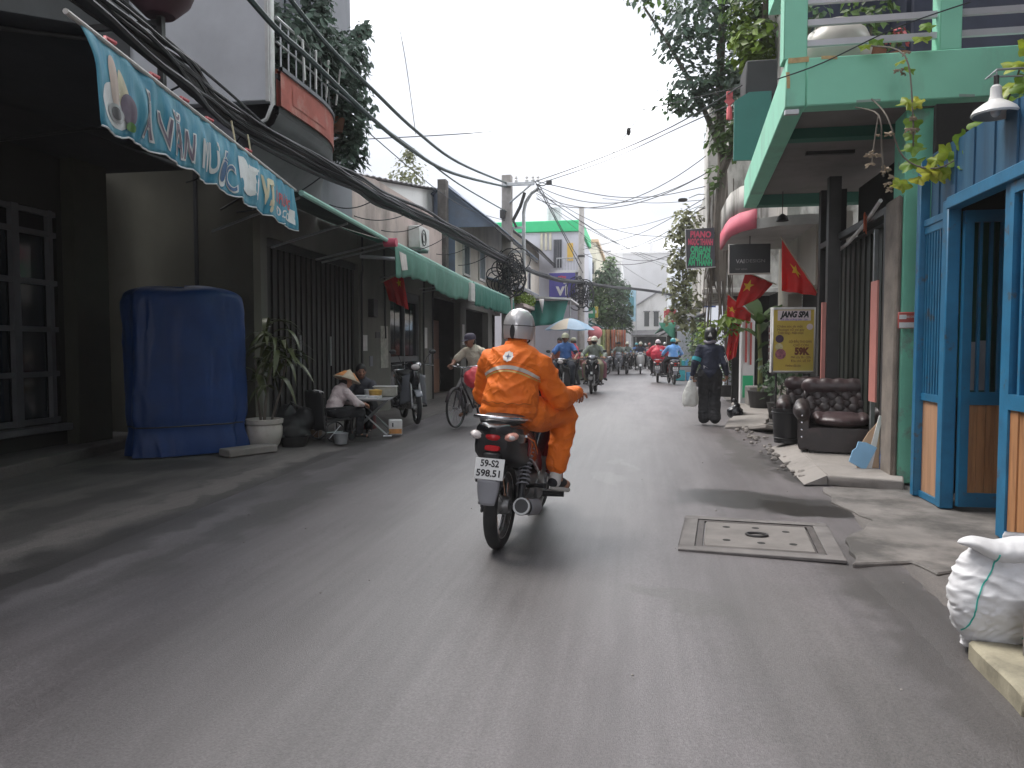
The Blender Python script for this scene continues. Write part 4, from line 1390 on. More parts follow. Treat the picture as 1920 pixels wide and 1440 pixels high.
W('canopy', MB().prism([(-4.6, 3.32), (-2.55, 3.16), (-2.55, 3.1), (-4.6, 3.24)], 'y', 27.9, 31.5), white_paint, tg)
W('hanging_rag', MB().add([(-3.75, 27.88, 3.15), (-3.55, 27.88, 3.15), (-3.62, 27.87, 2.6)], [(0, 1, 2)]), white_paint, tg, thick=.01)
W('post', MB().cyl((-2.62, 28.3, 0), (-2.62, 28.3, 3.1), .03, n=8), metal_m, tg)

# ------------------------------------------------------------------ utility poles and cables
pole_m = M('concrete_pole', (.3, .28, .265), rough=.9, var=.2, vs=4, dirt=(.13, .115, .1), ds=3, da=.6, stretch2=(1, 1, .3), bump=.5, bs=60)
p1 = thing('utility_pole', 'concrete utility pole with a crossarm and bent pipes, beside the slate blue gable', 'pole', (-3.95, 22.2, 0))
obj('pole', MB().prism([(-.15, -.13), (.15, -.13), (.15, .13), (-.15, .13)], 'z', 0, 6.45), pole_m, p1, bev=.02)
obj('crossarm', MB().box((-.1, -.2, 6.1), (.85, -.13, 6.2)).tube([(.1, -.17, 5.6), (.75, -.17, 6.12)], .03, 6), metal_m, p1, bev=.006)
obj('bent_pipe', MB().tube([(.5, .02, 3.5), (.5, .02, 5.35), (.55, .02, 5.62), (.72, .02, 5.9), (.95, .02, 6.05)], .055, 8), metal_m, p1)
obj('bracket', MB().box((.14, -.03, 4.86), (.5, .03, 4.93)).box((.14, -.03, 4.15), (.5, .03, 4.22)), metal_m, p1)
for x in (.3, .62, .8, .95):
    obj('insulator', MB().lathe([(.0, 0), (.045, 0), (.06, .05), (.03, .09), (.05, .13), (.03, .18), (.0, .19)], (x, -.16, 6.2), 10), white_paint, p1)
obj('splice_box', MB().tube([(.9, -.1, 6.12), (1.1, -.12, 6.08), (1.25, -.14, 6.14)], .018, 6).box((1.2, -.22, 6.1), (1.36, -.08, 6.22)), dark_steel, p1, bev=.01)
obj('junction_box', MB().box((-.17, -.28, 5.15), (-.02, -.131, 5.4)), dark_steel, p1, bev=.008)
obj('cable_clamp', MB().tube([(.2, -.1, 5.1), (.42, -.12, 5.5), (.55, -.1, 5.9)], .05, 6).tube([(.2, -.1, 5.1), (.3, -.1, 4.9)], .04, 6), dark_steel, p1)
p2 = thing('utility_pole', 'tall round concrete pole right of the green topped building', 'pole', (-2.58, 33.2, 0))
obj('pole', MB().tube([(0, 0, 0), (0, 0, 7.5)], [.17, .12], 14), M('pale_concrete_pole', (.42, .4, .38), rough=.9, var=.15, vs=4, dirt=(.25, .23, .21), ds=3), p2)
obj('step_band', MB().lathe([(.16, 4.0), (.16, 4.14)], n=14).lathe([(.155, 5.3), (.155, 5.4)], n=14), dark_steel, p2)
p3_ = thing('utility_pole', 'far black wrapped utility pole on the right where the cable bundle ends', 'pole', (2.15, 49.5, 0))
obj('pole', MB().box((-.16, -.16, 0), (.16, .16, 5.0)), M('dark_pole', (.06, .055, .05), rough=.9, var=.5, vs=3, dirt=(.2, .19, .18), ds=3), p3_, bev=.02)
obj('crossarm', MB().box((-.6, -.05, 4.6), (.7, .05, 4.7)), metal_m, p3_)

b1 = [(-3.25, 2.0, 3.75), (-3.35, 3.6, 3.5), (-3.5, 5.2, 3.44), (-3.92, 6.8, 3.56), (-4.0, 9.7, 3.64), (-4.05, 12, 3.72), (-4.0, 14.55, 3.82), (-4.0, 18.0, 3.9), (-3.95, 21.9, 3.95),
      (-3.7, 26.0, 3.98), (-3.2, 30.0, 4.05), (-2.5, 33.2, 4.2), (-1.7, 36.5, 4.3), (-.86, 40, 4.46), (1.0, 45.0, 4.62), (2.15, 49.4, 4.7)]


def spline(pts, per=6):
    pts = [Vector(p) for p in pts]
    out = []
    for i in range(len(pts) - 1):
        p0, p1, p2_, p3q = pts[max(i - 1, 0)], pts[i], pts[i + 1], pts[min(i + 2, len(pts) - 1)]
        for k in range(per):
            t = k / per
            out.append(.5 * ((2 * p1) + (p2_ - p0) * t + (2 * p0 - 5 * p1 + 4 * p2_ - p3q) * t * t + (3 * p1 - p0 - 3 * p2_ + p3q) * t ** 3))
    out.append(pts[-1])
    return out


cb = thing('cable_bundle', 'thick sagging bundle of black cables running from pole to pole along the left', 'cables', (-4, 12, 0))
base = spline(b1, 7)
rnd = random.Random(5)
for k in range(34):
    ph, rr = rnd.uniform(0, 6.28), rnd.uniform(.01, .1)
    dz = rnd.uniform(-.05, .03)
    pts = []
    for i, p in enumerate(base):
        s = i / len(base)
        fat = 1.0 if p.y < 22 else .62
        a = ph + s * 8 * (1 if k % 2 else -1)
        wob = mnoise.noise(Vector((k * 3.1, i * .22, 1))) * .05
        pts.append(p + Vector((math.cos(a) * rr * fat + wob, 0, (math.sin(a) * rr + dz) * fat + wob * .8)))
    W('cable', MB().tube(pts, rnd.choice((.011, .014, .018, .026, .03)) * .95, 6), black_cable, cb)
for k in range(34):     # loops of slack tied up round the first pole
    c = Vector((-3.95 + rnd.uniform(-.3, .42), 22.0 + rnd.uniform(-.25, .2), 3.55 + rnd.uniform(-.45, .4)))
    r1, r2 = rnd.uniform(.1, .36), rnd.uniform(.14, .48)
    tilt = rnd.uniform(-.5, .5)
    W('slack_loop', MB().tube([c + Vector((r1 * math.cos(t * .45 + k), tilt * .3 * math.sin(t * .45), r2 * math.sin(t * .45 + k))) for t in range(15)], .017, 5), black_cable, cb)
for k in range(18):
    c = Vector((-2.5 + rnd.uniform(-.35, .35), 33.0, 3.75 + rnd.uniform(-.6, .35)))
    r1, r2 = rnd.uniform(.12, .4), rnd.uniform(.2, .6)
    W('slack_loop', MB().tube([c + Vector((r1 * math.cos(t * .45 + k), .1 * math.sin(t * .45), r2 * math.sin(t * .45 + k))) for t in range(15)], .024, 5), black_cable, cb)
for k in range(9):      # drop lines
    y = 6 + k * 1.7 + rnd.uniform(-.5, .5)
    p = min(base, key=lambda q: abs(q.y - y))
    W('drop_line', MB().tube(sag(p, (-5.13, p.y + rnd.uniform(-.5, .8), p.z - rnd.uniform(-.1, .6)), .12), .009, 5), black_cable, cb)
W('messenger_wire', MB().tube(spline([(-3.5, 3.0, 4.02), (-3.85, 5.0, 3.93), (-4.3, 7.4, 4.0), (-4.6, 8.75, 4.05)]), .016, 6), black_cable, cb)


def cable(label, pts, r, mat=black_cable, extra=None):
    o = obj('overhead_cable', MB().tube(spline(pts), r, 6), mat)
    return tag(o, label, 'cable', 'overhead cables')


cable('upper thick green cable swooping down from top left to the first pole', [(-3.4, 3.0, 5.6), (-3.47, 5.4, 5.05), (-3.5, 7.22, 4.81), (-3.55, 8.32, 4.76), (-3.6, 9.86, 4.8), (-3.7, 12.15, 4.91), (-3.8, 15.53, 5.21), (-3.95, 22.1, 6.2)], .026, teal_cable)
cable('lower thick dark cable swooping beneath the green one to the first pole', [(-3.4, 3.0, 4.95), (-3.5, 6.42, 4.45), (-3.55, 7.75, 4.43), (-3.6, 9.65, 4.41), (-3.7, 11.85, 4.53), (-3.8, 15.07, 4.88), (-3.95, 22.1, 6.09)], .03, teal_cable)
cable('thin cable branching below the two thick ones towards the pole middle', [(-3.63, 8.4, 4.38), (-3.65, 9.78, 4.43), (-3.75, 12.31, 4.62), (-3.85, 15.73, 4.81), (-3.95, 22.1, 5.36)], .015, teal_cable)
cable('thin wire crossing the whole sky from the left house to the right tree', [(-5.2, 13.1, 5.09), (-3.23, 15.0, 5.66), (-1.04, 14.5, 5.65), (0.25, 14.0, 5.67), (1.6, 13.6, 5.8)], .009)
cable('faint near vertical wire falling from the top of the sky', [(-3.2, 9.0, 6.45), (-3.35, 10.0, 6.04), (-3.51, 11.0, 5.64), (-3.75, 12.3, 4.9)], .005)
cable('wire climbing from the first pole across the street into the tree', [(-3.05, 22.0, 6.2), (-0.96, 19.0, 6.06), (0.62, 16.0, 5.88), (1.57, 12.6, 5.5)], .012)
cable('second wire just below the one climbing into the tree', [(-3.05, 22.0, 6.1), (-0.82, 19.0, 5.99), (0.72, 16.0, 5.83), (1.6, 13.0, 5.4)], .01)
cable('short steep wire rising to the tree with a small black splice', [(-0.66, 18.0, 5.92), (-0.15, 16.0, 5.99), (0.3, 14.0, 6.0)], .01)
cable('slack wire sagging from the first pole towards the right houses', [(-3.0, 22.1, 6.2), (-1.03, 23.5, 6.0), (0.42, 22.0, 5.65), (1.62, 20.0, 5.46)], .011)
cable('wire low in the sky ending at the vine grown house', [(-1.2, 24.0, 6.03), (.3, 22.2, 5.5), (1.6, 20.0, 5.12)], .008)
cable('cable dropping from the pole crossarm past the green cornice', [(-3.08, 22.0, 6.2), (-2.85, 28.0, 5.53), (-2.5, 33.2, 4.6)], .018)
cable('second cable dropping from the crossarm to the round pole', [(-2.97, 22.0, 6.12), (-2.9, 28.0, 5.73), (-2.56, 33.2, 5.0)], .016)
cable('wire from the round pole up to the right houses, upper one', [(-2.56, 33.2, 5.64), (-0.04, 28.0, 5.5), (1.5, 18.0, 4.8)], .009)
cable('wire from the round pole to the right houses, lower one', [(-2.56, 33.2, 5.4), (-0.03, 28.0, 5.05), (1.5, 18.0, 4.3)], .009)
cable('looping wire under the slate blue gable', [(-3.9, 10.45, 4.42), (-4.2, 15, 4.6), (-4.4, 19.13, 4.9), (-4.0, 22.1, 5.1)], .008)
rnd = random.Random(14)
ends = ((1.55, 20, 5.0), (1.6, 19, 5.6), (1.6, 24, 4.9), (1.9, 30, 5.2), (2.3, 38, 5.0), (2.4, 47, 6.2), (1.6, 17.2, 4.6), (1.5, 17.1, 5.2), (2.2, 62, 6.0), (1.7, 22, 4.4), (2.6, 31, 4.6), (1.58, 18.4, 5.9))
names = ('first', 'second', 'third', 'fourth', 'fifth', 'sixth', 'seventh', 'eighth', 'ninth', 'tenth', 'eleventh', 'twelfth')
for k, e in enumerate(ends):
    s0 = (-3.05, 22.1, 6.15 - .04 * k) if k % 3 else (-2.55, 33.2, 6.6 - .12 * k)
    o = obj('overhead_cable', MB().tube(sag(s0, e, rnd.uniform(.25, .8), 20), .011 if k % 2 else .008, 5), black_cable)
    tag(o, names[k] + ' faint thin wire from the ' + ('concrete pole crossarm' if k % 3 else 'tall round pole') + ' counted downwards across the far street', 'cable', 'faint wires across the far street')
for lab, x, z in (('upper small street lamp on an arm from the vine grown house', 1.06, 5.13), ('lower small street lamp on an arm from the vine grown house', 1.2, 4.8)):
    t = thing('street_lamp', lab, 'lamp', (1.7, 20, z), group='small lamps on arms')
    obj('arm', MB().tube([(0, 0, .12), (-.25, 0, .14), (x - 1.7 + .15, 0, .05)], .014, 6), metal_m, t)
    obj('lamp_head', MB().loft([((x - 1.7, -.06, 0), .12, .045), ((x - 1.7, .06, 0), .12, .04)], 10), dark_steel, t)
sp = tag(obj('cable_splice', MB().ell((-.28, 16.5, 5.96), (.05, .07, .09)), black_m), 'small black splice closure hanging on the steep wire', 'splice')

# ------------------------------------------------------------------ left pavement objects
# tall cabinet wrapped in blue tarpaulin
tp = thing('tarp_covered_cabinet', 'tall cabinet wrapped in a deep blue tarpaulin, left of the potted plant', 'cabinet', (-5.44, 8.28, 0), R(50.3))
tarp_m = M('deep_blue_tarp', (.008, .045, .18), rough=.48, var=.2, vs=3, dirt=(.02, .05, .16), ds=2, da=.6, bump=.15, bs=12, bdist=.02)


def tarp_pt(u, v):
    a = 2 * PI * u
    hw, hd = .66, .38
    ca, sa = math.cos(a), math.sin(a)
    p = 2.9
    x = hw * math.copysign(abs(ca) ** (2 / p), ca)
    y = hd * math.copysign(abs(sa) ** (2 / p), sa)
    if v > .76:                     # rounded shoulder and top
        t = (v - .76) / .24
        s = math.cos(t * PI / 2) ** .5 if t < 1 else 0
        z = 1.72 + .13 * math.sin(t * PI / 2) + .02 * math.sin(x * 5)
        x, y = x * s, y * s
        w = .3
    else:
        z = .04 + 1.68 * v / .76
        w = 1
    fold = .06 * mnoise.noise(Vector((a * 2.2, z * .55, 1))) + .016 * math.sin(a * 11 + 2 * mnoise.noise(Vector((a, z, 2)))) * (1 - v) + .02 * (1 - 2 * abs(mnoise.noise(Vector((a * 4 + z, z * 2.4 - a, 8))))) + .018 * mnoise.noise(Vector((a * 6, z * 1.6, 4))) + .03 * (1 - v) ** 3 * math.sin(a * 9)
    # a rope draws the cloth in towards its foot
    pinch = -.03 * math.exp(-((z - .3) / .1) ** 2)
    d = Vector((x, y, 0))
    if d.length > 1e-6:
        d.normalize()
    return Vector((x, y, z)) + d * (fold + pinch) * w


tp.scale = (1, 1, 1.1)
obj('tarpaulin', MB().grid(tarp_pt, 120, 46), tarp_m, tp)
obj('cabinet', MB().box((-.46, -.22, .04), (.46, .22, 1.6)), dark_steel, tp, bev=.02)
obj('rope', MB().tube([tarp_pt(i / 60, .14) * 1.004 for i in range(60)], .008, 5, closed=True), dark_steel, tp)
tag(obj('concrete_plank', MB().box((-.35, -.12, 0), (.3, .12, .09)), light_conc, loc=(-4.62, 8.3, .03), rot=(0, 0, R(62)), bev=.012), 'loose concrete plank lying at the foot of the blue tarpaulin', 'slab')

# glazed pot with a tall drooping plant
pt = thing('potted_plant', 'tall drooping plant in a round white pot beside the blue tarpaulin', 'plant', (-4.72, 8.82, .02))
obj('pot', MB().lathe([(0, 0), (.14, 0), (.19, .06), (.225, .18), (.228, .27), (.215, .31), (.235, .33), (.24, .38), (.215, .385), (.2, .33), (0, .31)], n=32), M('white_pot', (.5, .47, .43), rough=.4, var=.1, vs=4, dirt=(.22, .18, .15), ds=3, da=.6, lo=.5), pt)
obj('soil', MB().lathe([(0, .335), (.2, .33)], n=20), dark_room, pt)
stem = obj('stem', MB().tube([(.0, 0, .3), (.03, 0, .6), (.09, .02, 1.0), (.13, .03, 1.35)], [.022, .02, .016, .012], 7).tube([(-.05, .03, .3), (-.1, .02, .7), (-.12, .03, 1.15)], [.018, .015, .01], 7).tube([(.06, .05, .3), (.2, .1, .8), (.28, .1, 1.2)], [.016, .013, .01], 7), bark, pt)


def strap_leaf(ln, wd, drp, seed):
    mm = MB()
    ns = 9
    for i in range(ns + 1):
        t = i / ns
        w = wd * math.sin(PI * min(1, .12 + t * .88)) ** .8
        y = ln * (t - .28 * drp * t * t)
        z = ln * (.42 * t - drp * t * t)
        mm.v += [(-w, y, z + .25 * w), (0, y, z), (w, y, z + .25 * w)]
    for i in range(ns):
        a = 3 * i
        mm.f += [(a, a + 1, a + 4, a + 3), (a + 1, a + 2, a + 5, a + 4)]
        mm.fm += [0, 0]
    return mm


protos = []
for k, (ln, wd, d_) in enumerate(((.5, .032, .95), (.42, .036, 1.2), (.56, .03, .8))):
    protos.append(strap_leaf(ln, wd, d_, k))
leaf_ol = M('olive_strap_leaf', (.07, .085, .03), rough=.4, var=.3, vs=5)
ms_ = []
for k, pm in enumerate(protos):
    me = bpy.data.meshes.new('leaf')
    me.from_pydata(pm.v, [], pm.f)
    finish(me, [leaf_ol])
    ms_.append(me)
rnd = random.Random(3)
for k in range(64):
    top_ = rnd.choice(((.13, .03, 1.4), (-.12, .03, 1.15), (.28, .1, 1.22), (.12, .03, 1.1), (.1, .02, 1.55)))
    o = bpy.data.objects.new('leaf', rnd.choice(ms_))
    COL.objects.link(o)
    o.parent = pt
    o.location = (top_[0] + rnd.uniform(-.03, .03), top_[1] + rnd.uniform(-.03, .03), top_[2] + rnd.uniform(-.35, .1))
    o.rotation_euler = (rnd.uniform(-.25, .5), rnd.uniform(-.3, .3), rnd.uniform(0, 6.28))
    o.scale = (rnd.uniform(.8, 1.2),) * 3

# folding table with pots, trays and lottery papers
tb = thing('folding_table', 'low folding table with metal legs set out in front of the steel door', 'table', (-3.92, 10.5, .02), R(12))
obj('tabletop', MB().box((-.32, -.46, .53), (.32, .46, .555)), M('grey_table_top', (.16, .16, .165), rough=.4, var=.2), tb, bev=.006)
for y in (-.3, .3):
    obj('leg', MB().tube([(-.26, y, .53), (.28, y + .03, .02)], .012, 6), metal_m, tb)
    obj('leg', MB().tube([(.26, y, .53), (-.28, y + .03, .02)], .012, 6), metal_m, tb)
    obj('foot', MB().cyl((.22, y + .03, .012), (.34, y + .03, .012), .014, n=6), metal_m, tb)
obj('brace', MB().tube([(.28, -.27, .05), (.28, .33, .05)], .009, 6), metal_m, tb)
t = thing('tray', 'pale tray of wrapped papers on the near end of the folding table', 'tray', (-3.9, 10.28, .575), R(8))
obj('tray_body', MB().box((-.2, -.14, 0), (.2, .14, .012)).box((-.2, -.14, .012), (-.19, .14, .04)).box((.19, -.14, .012), (.2, .14, .04)), white_paint, t)
obj('paper', MB().box((-.16, -.1, .013), (.02, .08, .045)), M('pale_paper', (.5, .5, .52), rough=.8, var=.2, vs=12), t)
obj('paper', MB().box((.04, -.08, .013), (.17, .1, .035)), M('pale_paper', (.5, .5, .52)), t)
tag(obj('food_container', MB().lathe([(0, 0), (.085, 0), (.1, .1), (.105, .105), (0, .12)], n=16), M('yellow_plastic', (.6, .36, .08), rough=.5), loc=(-3.86, 10.55, .575)), 'yellow plastic tub on the middle of the folding table', 'tub')
t = thing('glass_case', 'small pale box of food at the far end of the folding table', 'box', (-3.8, 10.82, .575), R(12))
obj('case', MB().box((-.17, -.1, 0), (.17, .1, .14)), M('case_plastic', (.34, .33, .28), rough=.3, var=.3, vs=9), t, bev=.01)
obj('lid', MB().box((-.18, -.11, .141), (.18, .11, .155)), white_paint, t, bev=.004)
t = thing('storage_box', 'white box with an orange packet on it, on the ground by the table leg', 'box', (-3.58, 10.62, .02), R(20))
obj('box', MB().box((-.1, -.09, 0), (.1, .09, .22)), white_paint, t, bev=.01)
obj('packet', MB().box((-.095, -.1, .02), (.09, -.091, .09)), M('orange_packet', (.55, .25, .08), rough=.6, var=.3, vs=14), t)
obj('label', MB().box((-.05, -.1, .12), (-.03, -.091, .18)), dark_steel, t)
# plastic armchair of the vendor, with things hung on it
ch = thing('wheeled_chair', 'black chair on small wheels that the vendor in the conical hat sits on', 'chair', (-4.22, 9.72, .02), R(-38), scale=.86)
obj('seat', MB().loft([((0, -.22, .36), .25, .022), ((0, 0, .35), .26, .025), ((0, .22, .365), .25, .022)], 14), black_m, ch)
obj('backrest', MB().grid(lambda u, v: (-.28 + .56 * u, -.23 - .05 * v - .04 * math.sin(PI * u), .2 + .62 * v - .05 * abs(2 * u - 1) ** 5 * v + .012 * math.sin(u * 17)), 16, 10), black_m, ch, thick=.03)
obj('folded_cloth', MB().grid(lambda u, v: (.02 + .24 * u, -.3 + .06 * v, .815 + .02 * math.sin(PI * v) - .02 * u), 6, 4), M('pale_cloth', (.5, .47, .48), rough=.8), ch, thick=.015)
for x in (-.27, .27):
    T = Matrix.Translation((x, -.06, .17)) @ Matrix.Rotation(PI / 2, 4, 'Y')
    wl = obj('wheel', MB().lathe([(.155, -.014), (.17, 0), (.155, .014), (.145, 0), (.155, -.014)], n=28, M4=T), black_m, ch)
    obj('spokes', MB().cyl((x, -.21, .17), (x, .09, .17), .005, n=5).cyl((x, -.06, .02), (x, -.06, .32), .005, n=5).cyl((x, -.16, .07), (x, .04, .27), .005, n=5), metal_m, wl)
    obj('caster', MB().lathe([(.05, -.012), (.06, 0), (.05, .012), (0, .012)], n=16, M4=Matrix.Translation((x * .85, .26, .06)) @ Matrix.Rotation(PI / 2, 4, 'Y')), black_m, ch)
    obj('frame', MB().tube([(x, -.24, .72), (x, -.2, .35), (x * .9, .24, .35), (x * .85, .26, .08)], .012, 6), dark_steel, ch)
    obj('armrest', MB().box((x - .025, -.2, .53), (x + .025, .14, .56)), black_m, ch, bev=.008)
t = thing('black_bag', 'black bag and cloth heaped behind the vendor chair', 'bag', (-4.62, 9.42, .02))
bg = MB()
for c, r in (((0, 0, .17), (.24, .2, .2)), ((-.15, .12, .28), (.16, .16, .24)), ((.14, .1, .33), (.15, .14, .16)), ((.05, -.1, .12), (.25, .16, .14))):
    bg.ell(c, r)
me = remesh(bg, .02, 3, 'bag')
displace(me, lambda p: .02 * mnoise.noise(p * 9))
obj('bag_body', me, black_m, t)
obj('strap', MB().tube([(-.1, 0, .45), (0, -.05, .56), (.14, 0, .47)], .012, 6), dark_steel, t)
st = thing('plastic_stool', 'low dark plastic stool under the folding table edge', 'stool', (-4.3, 10.9, .02))
obj('seat', MB().box((-.14, -.14, .26), (.14, .14, .28)), dark_steel, st, bev=.008)
for x in (-.12, .12):
    for y in (-.12, .12):
        obj('leg', MB().cyl((x, y, .26), (x * 1.2, y * 1.2, 0), .015, n=6), dark_steel, st)

# potted plant on a bracket high on the left
fp = thing('hanging_planter', 'dark plum plant pot on a bracket high above the blue awning', 'plant', (-3.95, 5.75, 3.55))
obj('pot', MB().lathe([(0, .5), (.12, .5), (.24, .62), (.29, .74), (.3, .92), (.33, .93), (.33, .99), (.28, .99), (.26, .9), (0, .88)], n=26), M('plum_pot', (.075, .032, .042), rough=.6, var=.3, vs=4), fp)
obj('bracket', MB().box((-.02, -.02, -.1), (.03, .03, .5)).box((-1.8, -.02, .42), (.02, .02, .47)), dark_steel, fp)
lm = MB()
leaf_cluster(lm, (0, 0, 1.2), .4, 120, .14, 5)
obj('foliage', lm, leaf_dusty, fp, smooth=False)

# balcony plants of the cream house
bp = thing('balcony_plants', 'mass of leafy shrubs spilling over the curved red banded balcony', 'shrub', (-4.8, 10.6, 4.76))
lm = MB()
for i, (c, r, n, sq) in enumerate((((-.15, -.9, .75), .55, 420, (1, 1, .9)), ((0, -.2, .85), .6, 520, (1, 1, 1)), ((.1, .5, .8), .6, 560, (.9, 1, 1.1)), ((.1, 1.1, .45), .5, 420, (.9, 1, 1.2)), ((.02, 1.35, -.1), .4, 300, (.8, .9, 1.3)),
                                   ((.25, .9, 1.15), .33, 160, (1, 1, 1)), ((.05, .1, 1.6), .3, 120, (1, 1, 1)))):
    leaf_cluster(lm, c, r, int(n * 1.5), .14, 20 + i, sq)
obj('foliage', lm, leaf_dusty, bp, smooth=False)
for c in ((.2, 1.2, 1.6), (.3, 1.35, 1.75)):
    lm = MB()
    leaf_cluster(lm, c, .16, 60, .13, 9)
    obj('shoot', lm, leaf_dusty, bp, smooth=False)
obj('stem', MB().tube([(0, .4, 0), (.1, .8, .9), (.25, 1.2, 1.6), (.34, 1.42, 1.8)], .012, 5).tube([(0, -.3, 0), (0, -.2, .9)], .015, 5), bark, bp)
for y in (-1.1, -.4, .3, .95):
    obj('plant_pot', MB().lathe([(0, 0), (.1, 0), (.14, .22), (.12, .22), (0, .2)], (-.05, y, .01), 14), M('terracotta', (.25, .1, .06), rough=.8), bp)
lx = thing('fan_palm_leaves', 'light bamboo like leaves and white slats tied to the balcony rail', 'shrub', (-4.45, 9.6, 4.8))
for k in range(4):
    obj('slat', MB().box((-.01, -.02, 0), (.01, .02, .5)), white_paint, lx, loc=(-.02, .35 * k, .1), rot=(.5, .2, .1 * k))

# hedge on the lean-to roof, trees beyond
hd = thing('planter_hedge', 'yellow green hedge in a planter over the lean-to shop front', 'hedge', (-4.2, 27, 2.86))
lm = MB()
for k in range(7):
    leaf_cluster(lm, (.05, -1.4 + k * .45, .2), .33, 170, .1, 40 + k, (1, 1, .9))
obj('foliage', lm, leaf_lime, hd, smooth=False)
obj('stem', MB().tube([(0, -1, 0), (0, -1, .3)], .02, 5).tube([(0, .6, 0), (0, .6, .3)], .02, 5), bark, hd)


def tree(name, label, loc, limbs, clumps, lsize, leafm, trunk=bark, group=None, cat='tree', dense=1.3):
    t = thing(name, label, cat, loc, group=group)
    tm = MB()
    for pts, rs in limbs:
        tm.tube(spline(pts, 4), [rs[0] + (rs[1] - rs[0]) * i / (len(pts) * 4 - 4) for i in range(len(pts) * 4 - 3)], 8)
    obj('trunk', tm, trunk, t)
    for i, (c, r, n, sq) in enumerate(clumps):
        lm = MB()
        leaf_cluster(lm, c, r, int(n * dense), lsize, len(label) * 7 + i, sq)
        obj('crown', lm, leafm if not isinstance(leafm, (list, tuple)) else leafm[i % len(leafm)], t, smooth=False)
    return t


tree('street_tree', 'dense dark green tree at the middle of the left side, before the far buildings', (-2.2, 54, 0),
     [([(0, 0, 0), (.1, 0, 2), (0, .2, 4.2), (.2, 0, 6)], (.22, .08)), ([(0, 0, 3), (-.6, 0, 4.4), (-1.0, 0, 5.4)], (.1, .04)), ([(0, 0, 3), (.6, 0, 4), (1, 0, 5)], (.1, .04))],
     [((-.1, 0, 6.4), 1.0, 420, (1, 1, 1)), ((-.8, 0, 5.4), 1.0, 420, (1, 1, 1.1)), ((.6, 0, 5.3), 1.05, 460, (1, 1, 1)), ((-.4, -.4, 4.1), 1.15, 520, (1, 1, 1)), ((.9, 0, 4.0), 1.0, 420, (.9, 1, 1)), ((.1, 0, 2.9), 1.0, 380, (1.2, 1, .9)), ((1.2, 0, 3.0), .6, 160, (1, 1, 1)), ((0, .2, 7.3), .5, 120, (1, 1, 1.3))],
     .3, [leaf_dark, leaf_mid])
tree('roof_tree', 'sparse pale tree rising behind the shed roof on the left', (-8.2, 26, 0),
     [([(0, 0, 0), (0, 0, 4), (.1, 0, 7.4)], (.14, .03)), ([(0, 0, 6), (.5, 0, 7)], (.05, .02)), ([(0, 0, 5.8), (-.5, 0, 6.9)], (.05, .02))],
     [((0, 0, 7.2), .8, 330, (1, 1, 1.3)), ((.4, 0, 6.4), .75, 260, (1.2, 1, .9)), ((-.4, 0, 6.6), .6, 180, (1, 1, 1)), ((.9, 0, 5.9), .5, 140, (1, 1, .8)), ((0, 0, 8.2), .3, 70, (1, 1, 1))], .17, M('pale_olive_leaf', (.14, .15, .07), rough=.6, rand=.4, trans=.3))
tree('bare_shrub', 'nearly bare little tree left of the pale roof tree', (-9.2, 23, 0),
     [([(0, 0, 3), (0, 0, 5.4), (.08, 0, 6.5)], (.05, .015)), ([(0, 0, 5.6), (.3, 0, 6.2), (.35, 0, 6.5)], (.025, .008)), ([(0, 0, 5.4), (-.35, 0, 5.9), (-.55, 0, 6.0)], (.025, .008)), ([(.05, 0, 6.2), (-.2, 0, 6.6)], (.015, .005))],
     [((-.2, 0, 5.35), .32, 60, (1, 1, 1)), ((.25, 0, 5.5), .3, 40, (1, 1, .8))], .12, leaf_lime)

# ------------------------------------------------------------------ right: the tree on the vine grown house
tr = tree('overhanging_tree', 'big leafy tree rooted on the old pillar, overhanging the street top right', (1.62, 16.2, 2.6),
     [([(0, 0, .1), (-.05, -.1, 1.2), (.02, -.2, 2.4), (-.1, -.6, 3.6), (-.1, -1.0, 5.0)], (.13, .07)),
      ([(.02, -.2, 2.3), (.3, -1.2, 3.2), (.5, -2.2, 4.4), (.4, -2.6, 5.6)], (.08, .05)),
      ([(0, -.3, 2.6), (-.5, -.8, 3.6), (-1.1, -1.0, 4.6), (-1.6, -1.2, 5.3)], (.06, .02)),
      ([(.1, 0, 0), (.12, -.05, 1.5), (.06, -.15, 2.6)], (.05, .04)), ([(-.12, .05, .0), (-.1, -.04, 1.0), (-.02, -.15, 2.2)], (.04, .05)),
      ([(.16, -.02, -1.4), (.1, -.05, -.2), (.05, -.1, 1.2)], (.03, .05)), ([(.02, -.1, -.6), (-.05, -.1, .4), (-.02, -.15, 1.5)], (.02, .04))],
     [((-.75, -1.2, 4.8), .75, 520, (1, 1, 1)), ((-.1, -1.2, 5.2), .8, 560, (1, 1, 1)), ((.4, -2.0, 4.7), .7, 480, (1, 1, 1)), ((-.55, -1.0, 3.7), .62, 440, (1.1, 1, .8)), ((.05, -1.0, 3.9), .7, 520, (1, 1, 1)),
      ((.1, -.7, 2.95), .55, 380, (.9, 1, 1)), ((-.25, -.9, 6.2), .9, 520, (1.2, 1, .8)), ((.6, -2.4, 5.7), .8, 440, (1, 1, 1)), ((-1.3, -1.2, 5.5), .5, 130, (1.2, 1, .7)), ((.35, -1.6, 3.5), .5, 300, (1, 1, 1)),
      ((-.95, -1.1, 3.45), .32, 90, (1.2, 1, .7)), ((-.15, -.3, 2.15), .3, 40, (.7, 1, 1.1)), ((-1.75, -1.2, 5.6), .35, 40, (1.2, 1, .6))],
     .15, [leaf_dusty, leaf_dark, leaf_mid], dense=1.0)
lm = MB()
leaf_cluster(lm, (.35, -2.2, 4.05), .5, 420, .17, 77, (1, 1, .9))
leaf_cluster(lm, (.15, -2.0, 4.7), .3, 120, .12, 78)
obj('young_leaves', lm, leaf_lime, tr, smooth=False)
rt = MB()
rnd = random.Random(11)
